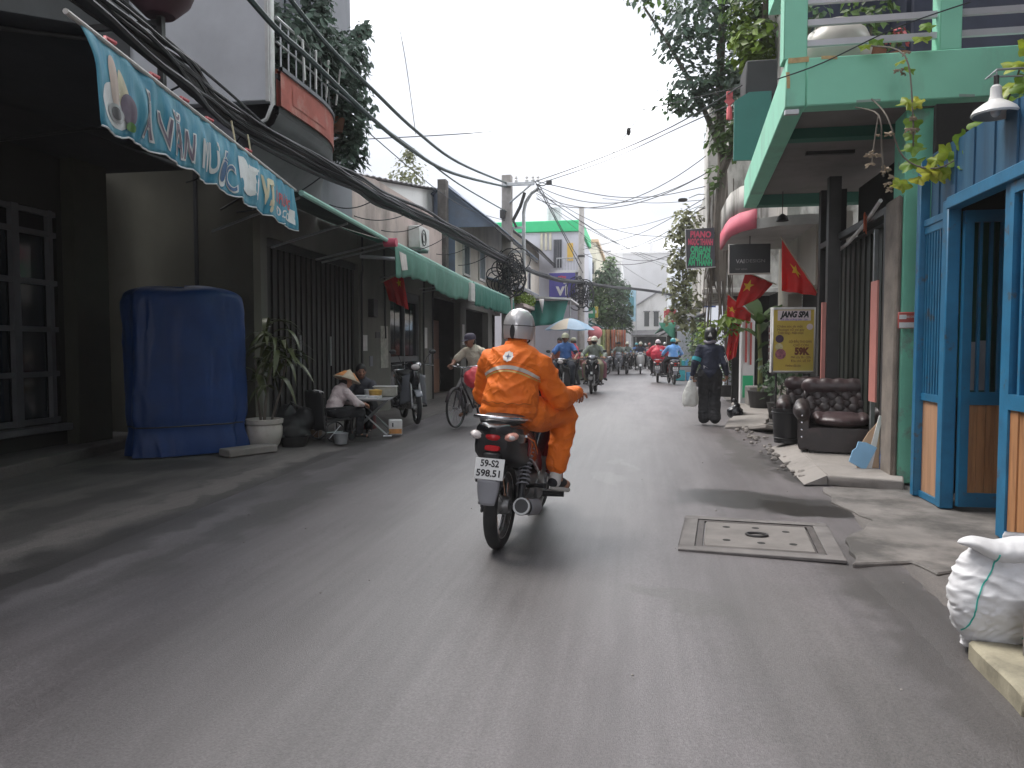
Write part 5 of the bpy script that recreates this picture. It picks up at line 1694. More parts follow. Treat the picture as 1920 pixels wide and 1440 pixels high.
for k in range(26):
    x = rnd.uniform(-.25, .25)
    z0, z1 = rnd.uniform(.2, 2.2), rnd.uniform(-1.2, .2)
    rt.tube([(x, -.1, z0), (x + rnd.uniform(-.08, .08), -.05, (z0 + z1) / 2), (x + rnd.uniform(-.1, .1), rnd.uniform(-.05, .1), z1)], .012, 5)
obj('aerial_roots', rt, bark, tr, )
lb = thing('red_lantern', 'red tassel charm hanging in the leaves of the overhanging tree', 'ornament', (1.45, 13.2, 5.45))
obj('knot', MB().box((-.06, -.01, -.06), (.06, .01, .06), Matrix.Rotation(R(45), 4, 'Y')).box((-.05, -.02, .05), (.05, .02, .16)), letter_red, lb, bev=.004)
obj('tassel', MB().lathe([(.02, -.08), (.045, -.12), (.05, -.3), (0, -.32)], n=8), letter_red, lb)
vn_ = thing('hanging_vine', 'thin dusty vine trailing down beside the red and green lettered sign', 'plant', (1.35, 18.5, 4.1))
lm = MB()
for k in range(16):
    leaf_cluster(lm, (-.35 + .25 * math.sin(k * 1.7), 0, .35 - k * .17), .3, 70, .15, 60 + k, (1, .6, 1))
obj('foliage', lm, M('pale_vine_leaf', (.26, .27, .16), rough=.6, rand=.45, trans=.3), vn_, smooth=False)
obj('stem', MB().tube(spline([(.3, 0, .6), (-.2, 0, .3), (-.4, 0, -.6), (-.25, 0, -1.6), (-.35, 0, -2.3)]), .015, 5), bark, vn_)

# ------------------------------------------------------------------ right: signs
sg = thing('music_shop_sign', 'dark hanging sign with red and green words PIANO, ORGAN, GUITAR', 'sign', (1.215, 16, 3.375))
obj('board', MB().box((-.285, 0, -.4), (.285, .05, .4)), M('sign_slate', (.045, .045, .06), rough=.4, var=.2), sg, rot=(0, R(-2), 0), bev=.006)
obj('frame', MB().box((-.3, -.004, -.415), (.3, .054, -.4)).box((-.3, -.004, -.4), (-.285, .054, .415)), white_paint, sg, rot=(0, R(-2), 0))
sr = M('sign_crimson', (.62, .07, .14), rough=.5)
sgm = M('sign_green', (.04, .5, .22), rough=.5)
for i, (tx, z, mt, w) in enumerate((('PIANO', .27, sr, .42), ('NGỌC THANH', .115, sr, .5), ('ORGAN', -.04, sgm, .4), ('GUITAR', -.175, sgm, .42), ('ÂM THANH', -.31, sgm, .48))):
    text(tx, .17, mt, sg, (0, -.008, z), (R(90), R(2), 0), bold=.008, width=w, ext=.004)
obj('bracket', MB().tube([(.28, .02, .3), (.5, .5, .3)], .015, 6).tube([(.28, .02, -.3), (.5, .5, -.3)], .015, 6), dark_steel, sg)
sv = thing('salon_sign', 'black rectangular hanging sign with dim letters VAI under the pink balcony', 'sign', (1.86, 13.5, 2.85))
obj('board', MB().box((-.34, 0, -.25), (.34, .06, .25)), M('sign_black', (.012, .013, .016), rough=.35, var=.2), sv, bev=.006)
obj('frame', MB().box((-.355, -.004, -.27), (.355, .064, -.25)).box((-.355, -.004, -.25), (-.34, .064, .26)), M('pale_frame', (.5, .45, .42), rough=.5), sv)
dl = M('dim_letters', (.2, .19, .19), rough=.5)
text('VAI', .1, M('pale_letters', (.45, .43, .43), rough=.5), sv, (-.16, -.008, -.05), (R(90), 0, 0), ext=.003, width=.14)
text('DESIGN', .08, dl, sv, (.09, -.008, -.045), (R(90), 0, 0), ext=.003, width=.32)
text('hair salon', .05, dl, sv, (-.14, -.008, -.18), (R(90), 0, 0), ext=.003)
obj('hanger', MB().cyl((0, .03, .25), (0, .03, .42), .01, n=6), dark_steel, sv)
ss = thing('spa_sign', 'yellow spa price poster board in a white frame above the leather armchair', 'sign', (2.08, 10.8, 1.41))
ss.rotation_euler = (0, 0, R(4))
obj('board', MB().box((-.27, 0, -.42), (.27, .05, .42)), M('mustard_poster', (.5, .36, .06), rough=.45, var=.15, vs=3, dirt=(.42, .4, .1), ds=2, da=.5), ss)
obj('frame', MB().box((-.3, -.012, -.45), (-.27, .06, .45)).box((.27, -.012, -.45), (.29, .06, .45)).box((-.27, -.012, -.45), (.27, .06, -.42)).box((-.27, -.012, .42), (.27, .06, .45)), white_paint, ss, bev=.003)
obj('title_panel', MB().box((-.215, -.006, .27), (.225, -.001, .41)), M('title_pink', (.6, .52, .54), rough=.5), ss)
text('JANG SPA', .11, black_m, ss, (.01, -.01, .35), (R(90), 0, 0), bold=.006, width=.38, ext=.002, shear=.3)
text('Gội đầu dưỡng sinh - Spa', .04, M('print_purple', (.2, .12, .35), rough=.5), ss, (0, -.01, .285), (R(90), 0, 0), width=.36, ext=.001)
brn = M('print_brown', (.16, .07, .02), rough=.5)
for tx, z, w, x in (('Chăm sóc da mặt', .19, .34, -.05), ('Massage cổ vai gáy', .145, .36, -.04), ('Triệt lông - Nặn mụn', .1, .34, -.04), ('GỘI ĐẦU THƯ GIÃN', -.02, .3, .09), ('CHỈ CÒN', -.07, .2, .1), ('Mở cửa 9h - 20h', -.235, .26, .1), ('Địa chỉ: số 59', -.285, .26, .1), ('Hotline đặt lịch', -.35, .2, 0)):
    text(tx, .045, brn, ss, (x, -.006, z), (R(90), 0, 0), width=w, ext=.002)
text('59K', .13, M('print_maroon', (.13, .03, .01), rough=.5), ss, (.11, -.006, -.155), (R(90), 0, 0), bold=.008, width=.2, ext=.003)
obj('badge', MB().cyl((.215, -.006, .185), (.215, -.001, .185), .042, n=16), M('badge_pink', (.6, .5, .5), rough=.5), ss)
obj('picture', MB().cyl((-.185, -.005, .02), (-.185, -.001, .02), .055, n=20), M('picture_plum', (.06, .03, .06), rough=.4, var=.5, vs=25), ss)
obj('picture', MB().cyl((-.17, -.006, -.19), (-.17, -.001, -.19), .072, n=20), M('picture_pink', (.3, .1, .13), rough=.4, var=.8, vs=25), ss)
obj('picture', MB().cyl((-.19, -.005, -.09), (-.19, -.001, -.09), .05, n=20), M('picture_cream', (.5, .45, .25), rough=.4, var=.4, vs=25), ss)
obj('stand', MB().cyl((-.22, .02, -.45), (-.22, .02, -1.38), .015, n=6).cyl((.22, .02, -.45), (.22, .02, -1.38), .015, n=6), dark_steel, ss)
sm = thing('red_wall_plate', 'small red and white plate on the peeling green column', 'sign', (2.46, 7.455, 1.56))
obj('plate', MB().box((-.1, 0, -.075), (.1, .012, .075)), M('plate_red', (.55, .12, .1), rough=.4, var=.1), sm, rot=(0, 0, R(-4)), bev=.004)
obj('panel', MB().box((-.09, -.003, -.07), (.09, -.001, -.02)).box((-.09, -.003, .01), (-.03, -.001, .05)), letter_white, sm, rot=(0, 0, R(-4)))
text('BÁO CHÁY 114', .03, letter_white, sm, (.02, -.005, .03), (R(90), 0, R(-4)), width=.1, ext=.001)
nt = tag(obj('posted_notices', B(((2.50, 7.448, .98), (2.58, 7.452, 1.1)), ((2.52, 7.449, 1.14), (2.57, 7.453, 1.2)), ((2.5, 7.449, 1.26), (2.6, 7.453, 1.4))), M('torn_paper', (.6, .62, .6), rough=.8, var=.2, vs=20)), 'torn white paper scraps pasted under the red plate', 'notice')

# ------------------------------------------------------------------ flags
flag_red = M('flag_red', (.62, .025, .025), rough=.7, var=.12, vs=5, trans=.35)
flag_yel = M('flag_yellow', (.75, .5, .03), rough=.7, var=.08, trans=.3)


def flag(label, tip, root, hang, seed, group='red flags on the right house fronts', star=(.42, .42, .2), skew=(0, 0, 0), spread=.1):
    tip, root = Vector(tip), Vector(root)
    f = thing('flag', label, 'flag', root, group=group)
    W('pole', MB().cyl(root + (root - tip) * .12, tip + (tip - root) * .04, .011, n=8), M('flag_pole', (.35, .3, .22), rough=.6), f)

    def P(s, t, off=0.0):
        p = tip.lerp(root, s)
        ln = hang * (1 - (1 - spread) * s)
        fo = .05 * math.sin(s * 14 + seed + t) * t + .03 * mnoise.noise(Vector((s * 5, t * 3, seed)))
        nrm = Vector((0, -1, 0))
        return p + Vector((0, 0, -ln * t)) + Vector(skew) * t + nrm * (fo + off)
    cl = W('cloth', MB().grid(lambda u, v: P(u, v), 26, 18), flag_red, f, thick=.004)
    pts = []
    for k in range(10):
        r = star[2] * (1 if k % 2 == 0 else .4)
        a = PI / 2 + k * PI / 5
        pts.append((star[0] + r * math.cos(a), star[1] - r * math.sin(a)))
    mm = MB()
    nr = 6
    for r in range(nr + 1):
        for i in range(20):
            a, b = pts[i // 2], pts[(i // 2 + 1) % 10]
            q = ((a[0] + b[0]) / 2, (a[1] + b[1]) / 2) if i % 2 else a
            mm.v.append(tuple(P(star[0] + (q[0] - star[0]) * r / nr, star[1] + (q[1] - star[1]) * r / nr, .009)))
    for r in range(nr):
        for i in range(20):
            mm.f.append((r * 20 + i, r * 20 + (i + 1) % 20, (r + 1) * 20 + (i + 1) % 20, (r + 1) * 20 + i))
            mm.fm.append(0)
    W('star', mm, flag_yel, cl)
    return f


flag('large red flag with a yellow star nearest to the spa poster', (2.03, 11.5, 2.9), (2.52, 11.5, 2.14), .76, 1, star=(.4, .35, .17))
flag('red flag with a yellow star under the black hanging sign', (1.93, 14.5, 2.72), (2.42, 14.5, 2.5), .72, 2, star=(.25, .35, .2), skew=(-.22, 0, 0), spread=.35)
flag('small red flag lowest and farthest left of the cluster', (1.66, 15.0, 2.34), (2.1, 15.0, 1.98), .42, 3, star=(.2, .6, .18), spread=.4)
flag('limp dark red flag behind the walker', (1.84, 16.0, 1.85), (2.05, 16.0, 1.8), .85, 4, star=(.4, .8, .1), skew=(-.1, 0, 0), spread=.8)
flag('dim red flag hanging in the shade under the middle green awning', (-4.1, 12.6, 2.62), (-4.55, 12.9, 2.5), .62, 5, group='dim flag', star=(.25, .25, .14), skew=(-.05, .5, 0), spread=.5)

# ------------------------------------------------------------------ pavement furniture on the right
mc = thing('manhole_cover', 'square concrete manhole cover with a centre ring set in the road', 'manhole', (.8, 5.28, -.001), R(-6))
mh_rim = M('worn_rim_concrete', (.15, .138, .133), rough=.85, var=.25, vs=5, dirt=(.09, .082, .078), ds=4, da=.7, bump=.5, bs=90)
obj('outer_frame', B(((-.5, -.5, 0), (.5, -.4, .02)), ((-.5, .4, 0), (.5, .5, .02)), ((-.5, -.4, 0), (-.4, .4, .02)), ((.4, -.4, 0), (.5, .4, .02))), mh_rim, mc, bev=.004)
obj('steel_rim', B(((-.395, -.395, 0), (.395, -.355, .015)), ((-.395, .355, 0), (.395, .395, .015)), ((-.395, -.355, 0), (-.355, .355, .015)), ((.355, -.355, 0), (.395, .355, .015))), M('rusty_rim', (.07, .06, .057), rough=.7, var=.3, vs=8), mc)
obj('slab', MB().box((-.345, -.345, -.01), (.345, .345, .017)), M('manhole_concrete', (.175, .16, .15), rough=.85, var=.2, vs=4, dirt=(.11, .1, .094), ds=3, da=.7, bump=.5, bs=90), mc, bev=.008)
obj('lifting_ring', MB().tube([(.07 * math.cos(a * PI / 8), .05 * math.sin(a * PI / 8), .024) for a in range(16)], .009, 6, closed=True), dark_steel, mc)
for x, y in ((-.2, .2), (.0, .22), (.2, .16), (-.2, -.18), (.02, -.2), (.22, -.18)):
    obj('lifting_hole', MB().cyl((x, y, .0175), (x, y, .0185), .026, n=12), dark_room, mc)

# concrete doorstep with its ramped edge
ds_ = thing('concrete_doorstep', 'pale concrete doorstep with a sloping ramp in front of the dark doorway', 'doorstep', (2, 8.6, 0))
W('platform', MB().prism([(1.76, 7.42), (2.36, 7.2), (2.6, 7.95), (2.6, 10.3), (1.95, 10.2), (1.85, 9)], 'z', 0, .1), light_conc, ds_, bev=.012)
W('ramp', MB().add([(1.54, 7.38, .01), (1.755, 7.415, .01), (1.755, 7.415, .098), (1.845, 9.0, .098), (1.95, 10.1, .098), (1.66, 10.05, .012), (1.95, 10.1, .01)],
                   [(0, 1, 2), (0, 2, 3), (0, 3, 5), (3, 4, 5), (4, 6, 5), (0, 5, 6, 1), (1, 6, 4, 3, 2)]), light_conc, ds_, smooth=False)
for i, (lab, x, y, w, d, h, rz) in enumerate((('nearest square kerb stone at the bottom right edge', 1.62, 2.54, .5, .5, .07, 4), ('mossy kerb stone between the white sacks and the nearest kerb stone', 1.63, 3.1, .54, .52, .075, -3))):
    tag(obj('kerb_stone', MB().prism(ragged([(-w / 2, -d / 2), (w / 2, -d / 2), (w / 2, d / 2), (-w / 2, d / 2)], 20 + i, .02, 5), 'z', -.03, h), M('mossy_stone', (.33, .3, .22), rough=.9, var=.25, vs=5, dirt=(.12, .11, .08), ds=4, da=.7, bump=.6, bs=60), loc=(x, y, 0), rot=(0, 0, R(rz)), bev=.012), lab, 'kerb', 'kerb stones on the right')
tag(obj('concrete_block', MB().prism(ragged([(-.16, -.15), (.2, -.15), (.2, .2), (-.16, .2)], 31, .02, 4), 'z', 0, .24), grey_conc, loc=(1.68, 3.02, .077), rot=(0, 0, R(8)), bev=.02), 'rough grey concrete block standing right of the white sacks', 'block')
for lab, x, y, z, sx, sy, sz, rz, tlt in (('tilted broken pavement slab beside the walker path', 1.78, 12.9, .07, .62, .95, .07, -14, 6), ('flat broken slab leaning on the rubble by the black armchair', 2.02, 12.1, .04, .5, .55, .06, 20, -9)):
    tag(obj('broken_slab', MB().prism(ragged([(-sx / 2, -sy / 2), (sx / 2, -sy / 2), (sx / 2, sy / 2), (-sx / 2, sy / 2)], x, .05, 5), 'z', -sz / 2, sz / 2), light_conc, loc=(x, y, z), rot=(R(tlt), R(-tlt), R(rz)), bev=.01), lab, 'slab', 'broken pavement slabs')
bl = MB().box((-.2, -.3, 0), (.2, .3, .52))
tag(obj('concrete_post_base', bl, grey_conc, loc=(2.38, 16.0, 0), bev=.02), 'square grey concrete plinth under the green notice', 'plinth')
tag(obj('low_concrete_slab', MB().prism([(1.78, 14.2), (2.3, 13.6), (2.6, 15.6), (1.95, 16.6)], 'z', .0, .14), light_conc, bev=.015), 'low pale slab in front of the grey plinth', 'slab')
rnd = random.Random(2)
rb = MB()
for k in range(60):
    s = rnd.uniform(.012, .045)
    rb.ell((1.5 + rnd.gauss(.12, .09), rnd.uniform(7.6, 12.4), .02 + s * .3), (s, s * rnd.uniform(.6, 1.2), s * .7), n=6, m=4)
tag(obj('rubble', rb, light_conc, smooth=False), kind='stuff')
rb = MB()
for k in range(45):
    s = rnd.uniform(.002, .007)
    rb.ell((rnd.uniform(-3, 1.6), rnd.uniform(2, 9), .022 + s * .3), (s, s, s * .6), n=5, m=3)
tag(obj('grit', rb, light_conc, smooth=False), kind='stuff')

# worn leather armchair
leather = M('worn_black_leather', (.03, .022, .022), rough=.42, var=.35, vs=4, dirt=(.1, .06, .06), ds=4, da=.7, lo=.5, hi=.75, bump=.25, bs=18, bdist=.01)
leather_b = M('maroon_leather', (.042, .024, .026), rough=.42, var=.3, vs=5, dirt=(.11, .075, .07), ds=5, da=.6, bump=.25, bs=18, bdist=.01)


def armchair(label, loc, rz, scale=1.0):
    a = thing('leather_armchair', label, 'armchair', loc, rz, group='black leather armchairs', scale=scale)
    obj('base', MB().loft([((0, -.42, .17), .4, .15), ((0, .3, .17), .4, .15)], 18, p=7), leather, a)

    def back(u, v):
        x = -.44 + .88 * u
        z = .3 + .44 * v
        tuft = .022 * math.cos((u * 5 + (.5 if int(v * 3) % 2 else 0)) * 2 * PI) * math.cos(v * 3 * 2 * PI)
        return (x, .28 + .1 * v + .02 * math.cos(u * PI) + tuft - .03 * math.sin(PI * v), z)
    obj('backrest', MB().grid(back, 60, 40), leather, a, thick=.12)
    for k in range(5):
        for q in range(3):
            obj('button', MB().ell((-.35 + .175 * k, .3 + .03 * q, .4 + q * .14), (.016, .014, .016), n=8, m=5), leather, a)
    roll = MB()
    for k in range(5):
        roll.ell((-.34 + .17 * k, .38, .8), (.14, .105, .115))
    roll.cap((-.36, .38, .8), .1, (.36, .38, .8), .1)
    obj('head_roll', remesh(roll, .018, 4, 'head_roll'), leather_b, a)
    for s in (-1, 1):
        arm = MB()
        arm.cap((s * .45, -.38, .5), .1, (s * .46, .3, .54), .1)
        arm.loft([((s * .43, -.4, .27), .07, .25), ((s * .43, .32, .27), .07, .25)], 12, p=5)
        for k in range(6):
            arm.ell((s * .46, -.34 + .13 * k, .52), (.106, .085, .104))
        obj('armrest', remesh(arm, .016, 4, 'armrest'), leather, a)
        for k in range(4):
            obj('stud', MB().ell((s * .45, -.465, .2 + k * .09), (.014, .01, .014), n=8, m=5), chrome, a)
    cu = MB()
    cu.ell((0, -.1, .4), (.36, .4, .1), n=24, m=12)
    for k in range(5):
        cu.ell((-.26 + .13 * k, -.08, .43), (.08, .34, .07))
    obj('seat_cushion', remesh(cu, .016, 5, 'seat_cushion'), leather_b, a)
    for x, y in ((-.34, -.36), (.34, -.36), (-.34, .26), (.34, .26)):
        obj('foot', MB().cyl((x, y, 0), (x, y, .03), .03, n=8), dark_steel, a)
    return a


armchair('worn black tufted leather armchair on the doorstep in front', (2.33, 9.3, .1), R(-12), .92)
armchair('second dark armchair pushed in close behind the front armchair', (2.3, 10.3, .1), R(-12), .9)
cd = thing('cardboard_pieces', 'torn cardboard, blue foam board and a bottle leaning on the door jamb', 'cardboard', (2.27, 7.95, .1), R(5))
obj('cardboard', MB().prism([(-.12, 0), (.1, 0), (.14, .5), (.08, .42), (.02, .36), (-.06, .24)], 'y', -.012, .0), M('brown_card', (.42, .28, .18), rough=.8, var=.15), cd, rot=(R(-12), 0, 0), bev=.002)
obj('white_sheet', MB().prism([(-.05, -.02), (.02, -.02), (.16, .52), (.13, .53)], 'y', -.03, -.014), white_paint, cd, rot=(R(-12), 0, 0))
obj('blue_board', MB().prism([(-.2, .06), (-.05, -.03), (.08, .2), (-.02, .25), (-.1, .26), (-.12, .2), (-.16, .17)], 'y', -.05, -.034), M('pale_blue_foam', (.22, .42, .62), rough=.7, var=.1), cd, rot=(R(-12), 0, 0), bev=.002)
obj('bottle', MB().lathe([(0, 0), (.04, 0), (.042, .15), (.03, .2), (.014, .24), (.014, .28), (0, .28)], (.12, -.07, 0), 14), M('blue_label_bottle', (.06, .1, .2), rough=.25, var=.5, vs=25), cd)
tag(obj('black_garbage_bag', displace(remesh(MB().ell((0, 0, .11), (.15, .14, .12)).ell((.03, .02, .2), (.07, .07, .09)).cap((.03, .02, .26), .02, (.0, .02, .33), .045), .012, 2, 'bag'), lambda p: .012 * mnoise.noise(p * 16)), M('black_plastic', (.012, .012, .015), rough=.22, var=.2), loc=(1.72, 14.1, .02)), 'small tied black rubbish bag on the ground right of the walker', 'bag')
tag(obj('plastic_basket', MB().lathe([(.16, 0), (.19, .42), (.2, .44), (.18, .44), (.15, .02), (0, .02)], n=18), M('black_basket', (.016, .016, .018), rough=.45), loc=(1.86, 9.95, .1)), 'black ribbed bin left of the front armchair', 'bin')
for k in (0, 5):
    b_ = bpy.data.objects['plastic_basket']
    obj('rib', MB().lathe([(.166 + .0045 * k, .06 + .065 * k), (.176 + .0045 * k, .065 + .065 * k), (.167 + .0045 * k, .07 + .065 * k)], n=18), M('black_basket', (.016, .016, .018)), b_)

# potted greenery by the spa poster
bn_ = thing('banana_plant', 'broad leaved banana plant in a pot left of the spa poster', 'plant', (2.32, 15.2, .05))
obj('pot', MB().lathe([(0, 0), (.17, 0), (.23, .4), (.25, .42), (.21, .42), (0, .38)], n=18), dark_steel, bn_)
obj('stem', MB().tube([(0, 0, .38), (0, 0, 1.0), (-.05, 0, 1.8)], [.05, .045, .03], 8), M('leaf_stem', (.14, .16, .05), rough=.6), bn_)


def paddle(ln, wd, drp):
    mm = MB()
    ns = 12
    for i in range(ns + 1):
        t = i / ns
        w = wd * math.sin(PI * min(1, .05 + t * .95)) ** .6
        y = ln * (t - .35 * drp * t * t)
        z = ln * (1.1 * t - drp * t * t)
        mm.v += [(-w, y, z + .3 * w + .012 * (i % 2)), (0, y, z), (w, y, z + .3 * w + .012 * (i % 2))]
    for i in range(ns):
        a = 3 * i
        mm.f += [(a, a + 1, a + 4, a + 3), (a + 1, a + 2, a + 5, a + 4)]
        mm.fm += [0, 0]
    return mm


for ln, wd, d_, rz, z in ((.8, .2, .5, 20, 1.8), (.7, .16, .9, 100, 1.7), (.6, .15, 1.0, 200, 1.7), (.75, .18, .8, 280, 1.75), (.5, .13, .6, 330, 1.5), (.6, .16, .9, 60, 1.4), (.5, .14, 1.1, 240, 1.2)):
    obj('leaf', paddle(ln, wd, d_), M('banana_leaf', (.055, .11, .02), rough=.4, var=.25, vs=4, trans=.25), bn_, loc=(-.04, 0, z), rot=(0, 0, R(rz)))


def bush(label, loc, r, n, size, mat, pot=True, seed=1, group=None, hgt=1.0, name='potted_plant', potm=None):
    t = thing(name, label, 'plant', loc, group=group)
    if pot:
        obj('pot', MB().lathe([(0, 0), (.14 * r / .35, 0), (.19 * r / .35, .28), (.17 * r / .35, .28), (0, .25)], n=14), potm or dark_steel, t)
    obj('stem', MB().tube([(0, 0, .25), (.03, 0, .3 + r * hgt)], [.02, .01], 6), bark, t)
    lm_ = MB()
    leaf_cluster(lm_, (0, 0, .25 + r * hgt), r, n, size, seed, (1, 1, hgt))
    obj('foliage', lm_, mat, t, smooth=False)
    return t


bush('dark shrub behind the grey plinth, left of the spa poster', (2.35, 13.2, .1), .42, 260, .11, leaf_dark, seed=4, hgt=1.2)
bush('yellow flowering shrub on a high stand behind the walker', (1.72, 19.5, 1.0), .42, 300, .12, leaf_lime, seed=5, name='flowering_shrub')
bush('bright lime leaves below the small red flag', (1.85, 15.9, 1.3), .3, 90, .2, leaf_lime, seed=6, pot=False, name='lime_shrub')
bush('dusty shrub left of the walker at the edge of the road', (1.95, 24, .1), .5, 260, .14, leaf_mid, seed=8, hgt=1.6)
bush('green climber by the small far shops on the right', (2.2, 29, .1), .6, 260, .17, leaf_dark, seed=9, hgt=1.9)
bush('bushy pot plant at the foot of the dark shop on the right', (2.15, 19.2, .1), .45, 260, .13, leaf_mid, seed=10, hgt=1.4)
bush('trailing shrub on the far right shop canopy', (2.3, 34, 2.7), .6, 240, .2, leaf_mid, seed=12, pot=False, name='canopy_shrub')

# white woven sacks of rubble
sack_m = M('white_woven_sack', (.62, .62, .64), rough=.6, var=.06, vs=4, dirt=(.42, .4, .38), ds=3, da=.5, lo=.52, hi=.75, bump=.2, bs=150, bdist=.002)


def sack(label, loc, rz, kind, sc):
    t = thing('woven_sack', label, 'sack', loc, rz, group='white woven sacks', scale=sc)
    if kind == 0:
        prof = ((0, .03, .03), (.012, .085, .07), (.05, .12, .1), (.12, .165, .14), (.21, .19, .165), (.3, .195, .16), (.38, .175, .13), (.43, .15, .1), (.47, .13, .08), (.5, .12, .06))
    else:
        prof = ((0, .06, .05), (.03, .16, .12), (.12, .2, .15), (.25, .21, .16), (.36, .2, .13), (.45, .19, .09), (.54, .195, .05), (.62, .2, .025), (.66, .205, .016))

    def ridge(p):
        return 1 - abs(mnoise.noise(p)) * 2

    def sp(u, v):
        h = v * (len(prof) - 1)
        i = min(int(h), len(prof) - 2)
        f = h - i
        f = f * f * (3 - 2 * f)
        z, rx, ry = (prof[i][q] + (prof[i + 1][q] - prof[i][q]) * f for q in range(3))
        a = 2 * PI * u
        ca, sa = math.cos(a), math.sin(a)
        x, y = rx * math.copysign(abs(ca) ** .8, ca), ry * math.copysign(abs(sa) ** .8, sa)
        lean = (.17 * v - .1 + .03 * math.sin(v * 5)) if kind == 0 else .01 + .02 * math.sin(v * 6)
        w = .011 * ridge(Vector((x * 5, y * 5, z * 20 + x * 9))) + .011 * ridge(Vector((x * 13 + 3, y * 13, z * 34 - x * 22))) * (1.2 - .8 * v) + .028 * mnoise.noise(Vector((x * 4, y * 4, z * 4))) + .012 * math.cos(3 * a + 1 + z * 5) + .01 * math.cos(2 * a + .5)
        d = Vector((x, y, 0)).normalized() if abs(x) + abs(y) > 1e-6 else Vector((1, 0, 0))
        return Vector((x + lean, y, z)) + d * w
    mm = MB().grid(sp, 110, 80)
    if kind == 0:       # the empty top of the sack, folded over to the left
        def fl(u, v):
            a = 2 * PI * u
            ln = -.24 + .46 * v
            e = max(0.0, 1 - (abs(v - .5) * 2) ** (2.2 if v < .5 else 4)) ** .5
            rx, rz = (.07 + .06 * v) * e, (.032 + .05 * v) * e
            y, z = rx * math.cos(a), rz * math.sin(a)
            w = .007 * ridge(Vector((ln * 22, y * 8, z * 12))) + .006 * ridge(Vector((ln * 9, y * 24, z * 20)))
            return Vector((ln + .05, y * (1 + w * 6) - .02 + .03 * math.sin(ln * 9), .5 + z * (1 + w * 9) - .16 * ln - .25 * ln * ln + .012 * math.sin(ln * 25)))
        mm.grid(fl, 50, 50)
    me = bpy.data.meshes.new('sack_body')
    me.from_pydata(mm.v, [], mm.f)
    finish(me, [sack_m], ang=180)
    obj('sack_body', me, sack_m, t)
    green_line = M('green_thread', (.03, .36, .3), rough=.6)
    bvh = None
    from mathutils.bvhtree import BVHTree
    bvh = BVHTree.FromPolygons([v.co for v in me.vertices], [p.vertices for p in me.polygons])
    for x0, x1 in ((-.17, -.03), (.08, .15)) if kind == 0 else ((.05, .06),):
        pts = []
        for k in range(26):
            s = k / 25
            q = Vector((x0 + (x1 - x0) * s + .01 * math.sin(s * 9), -.5, .1 + .4 * s))
            hit = bvh.ray_cast(q, Vector((0, 1, 0)))
            if hit[0] is not None:
                pts.append(hit[0] + Vector((0, -.002, 0)))
        if len(pts) > 4:
            obj('woven_stripe', MB().tube(pts, .004, 5), green_line, t)
    if kind == 0:
        obj('tie_cord', MB().tube([(.06 + .137 * math.cos(a * .4), .0 + .082 * math.sin(a * .4), .465 + .012 * math.sin(a)) for a in range(16)], .004, 5, closed=True), M('blue_cord', (.3, .45, .5), rough=.6), t)
    else:
        obj('red_mark', MB().ell((-.06, -.1, .52), (.02, .02, .012)), letter_red, t)
    return t


sack('slumped white woven sack with green stripes in front at the right edge', (1.51, 3.44, .02), R(-10), 0, .86)
sack('upright white woven sack standing behind the slumped one', (1.86, 3.82, .02), R(-14), 1, .62)

# enamel lamp and grape vine on the balcony corner
lp = thing('enamel_lamp', 'white enamel barn lamp on a bracket at the top right corner', 'lamp', (2.31, 5.5, 2.84))
obj('shade', MB().lathe([(.135, 0), (.145, .012), (.13, .04), (.085, .075), (.045, .1), (.035, .13), (.033, .185), (.02, .2), (0, .2)], n=28), M('white_enamel', (.68, .67, .66), rough=.3, var=.05, dirt=(.4, .36, .32), ds=6, da=.4), lp)
obj('shade_inside', MB().lathe([(.132, .002), (.12, .035), (.07, .07), (0, .08)], n=28), M('enamel_inside', (.3, .29, .28), rough=.4), lp)
obj('bulb', MB().ell((0, 0, .03), (.03, .03, .04)), white_paint, lp)
obj('socket', MB().cyl((0, 0, .2), (0, 0, .26), .016, n=10), dark_steel, lp)
obj('bracket', MB().tube([(0, 0, .25), (.0, 0, .3), (.3, .0, .3)], .008, 6).tube([(0, 0, .27), (-.07, 0, .24), (0, 0, .3)], .006, 6).tube([(.0, 0, .255), (.16, 0, .25)], .006, 6), metal_m, lp)


def grape_leaf_mesh(seed):
    rnd_ = random.Random(seed)
    mm = MB()
    n = 30
    pts = []
    for k in range(n):
        a = 2 * PI * k / n
        lob = 1 + .22 * math.cos(a * 5) + .07 * math.cos(a * 15 + seed) + rnd_.uniform(-.04, .04)
        if abs(a - PI * 1.5) < .3:
            lob *= .6
        pts.append((lob * math.cos(a), lob * math.sin(a)))
    mm.v.append((0, -.1, .1))
    for r in (.5, 1.0):
        for p in pts:
            mm.v.append((p[0] * r, p[1] * r, .16 * math.sin(3 * math.atan2(p[1], p[0]) + seed) * r - .22 * r * r))
    for k in range(n):
        k2 = (k + 1) % n
        mm.f.append((0, 1 + k, 1 + k2))
        mm.f.append((1 + k, 1 + n + k, 1 + n + k2, 1 + k2))
        mm.fm += [0, 0]
    me = bpy.data.meshes.new('leaf')
    me.from_pydata(mm.v, [], mm.f)
    return me


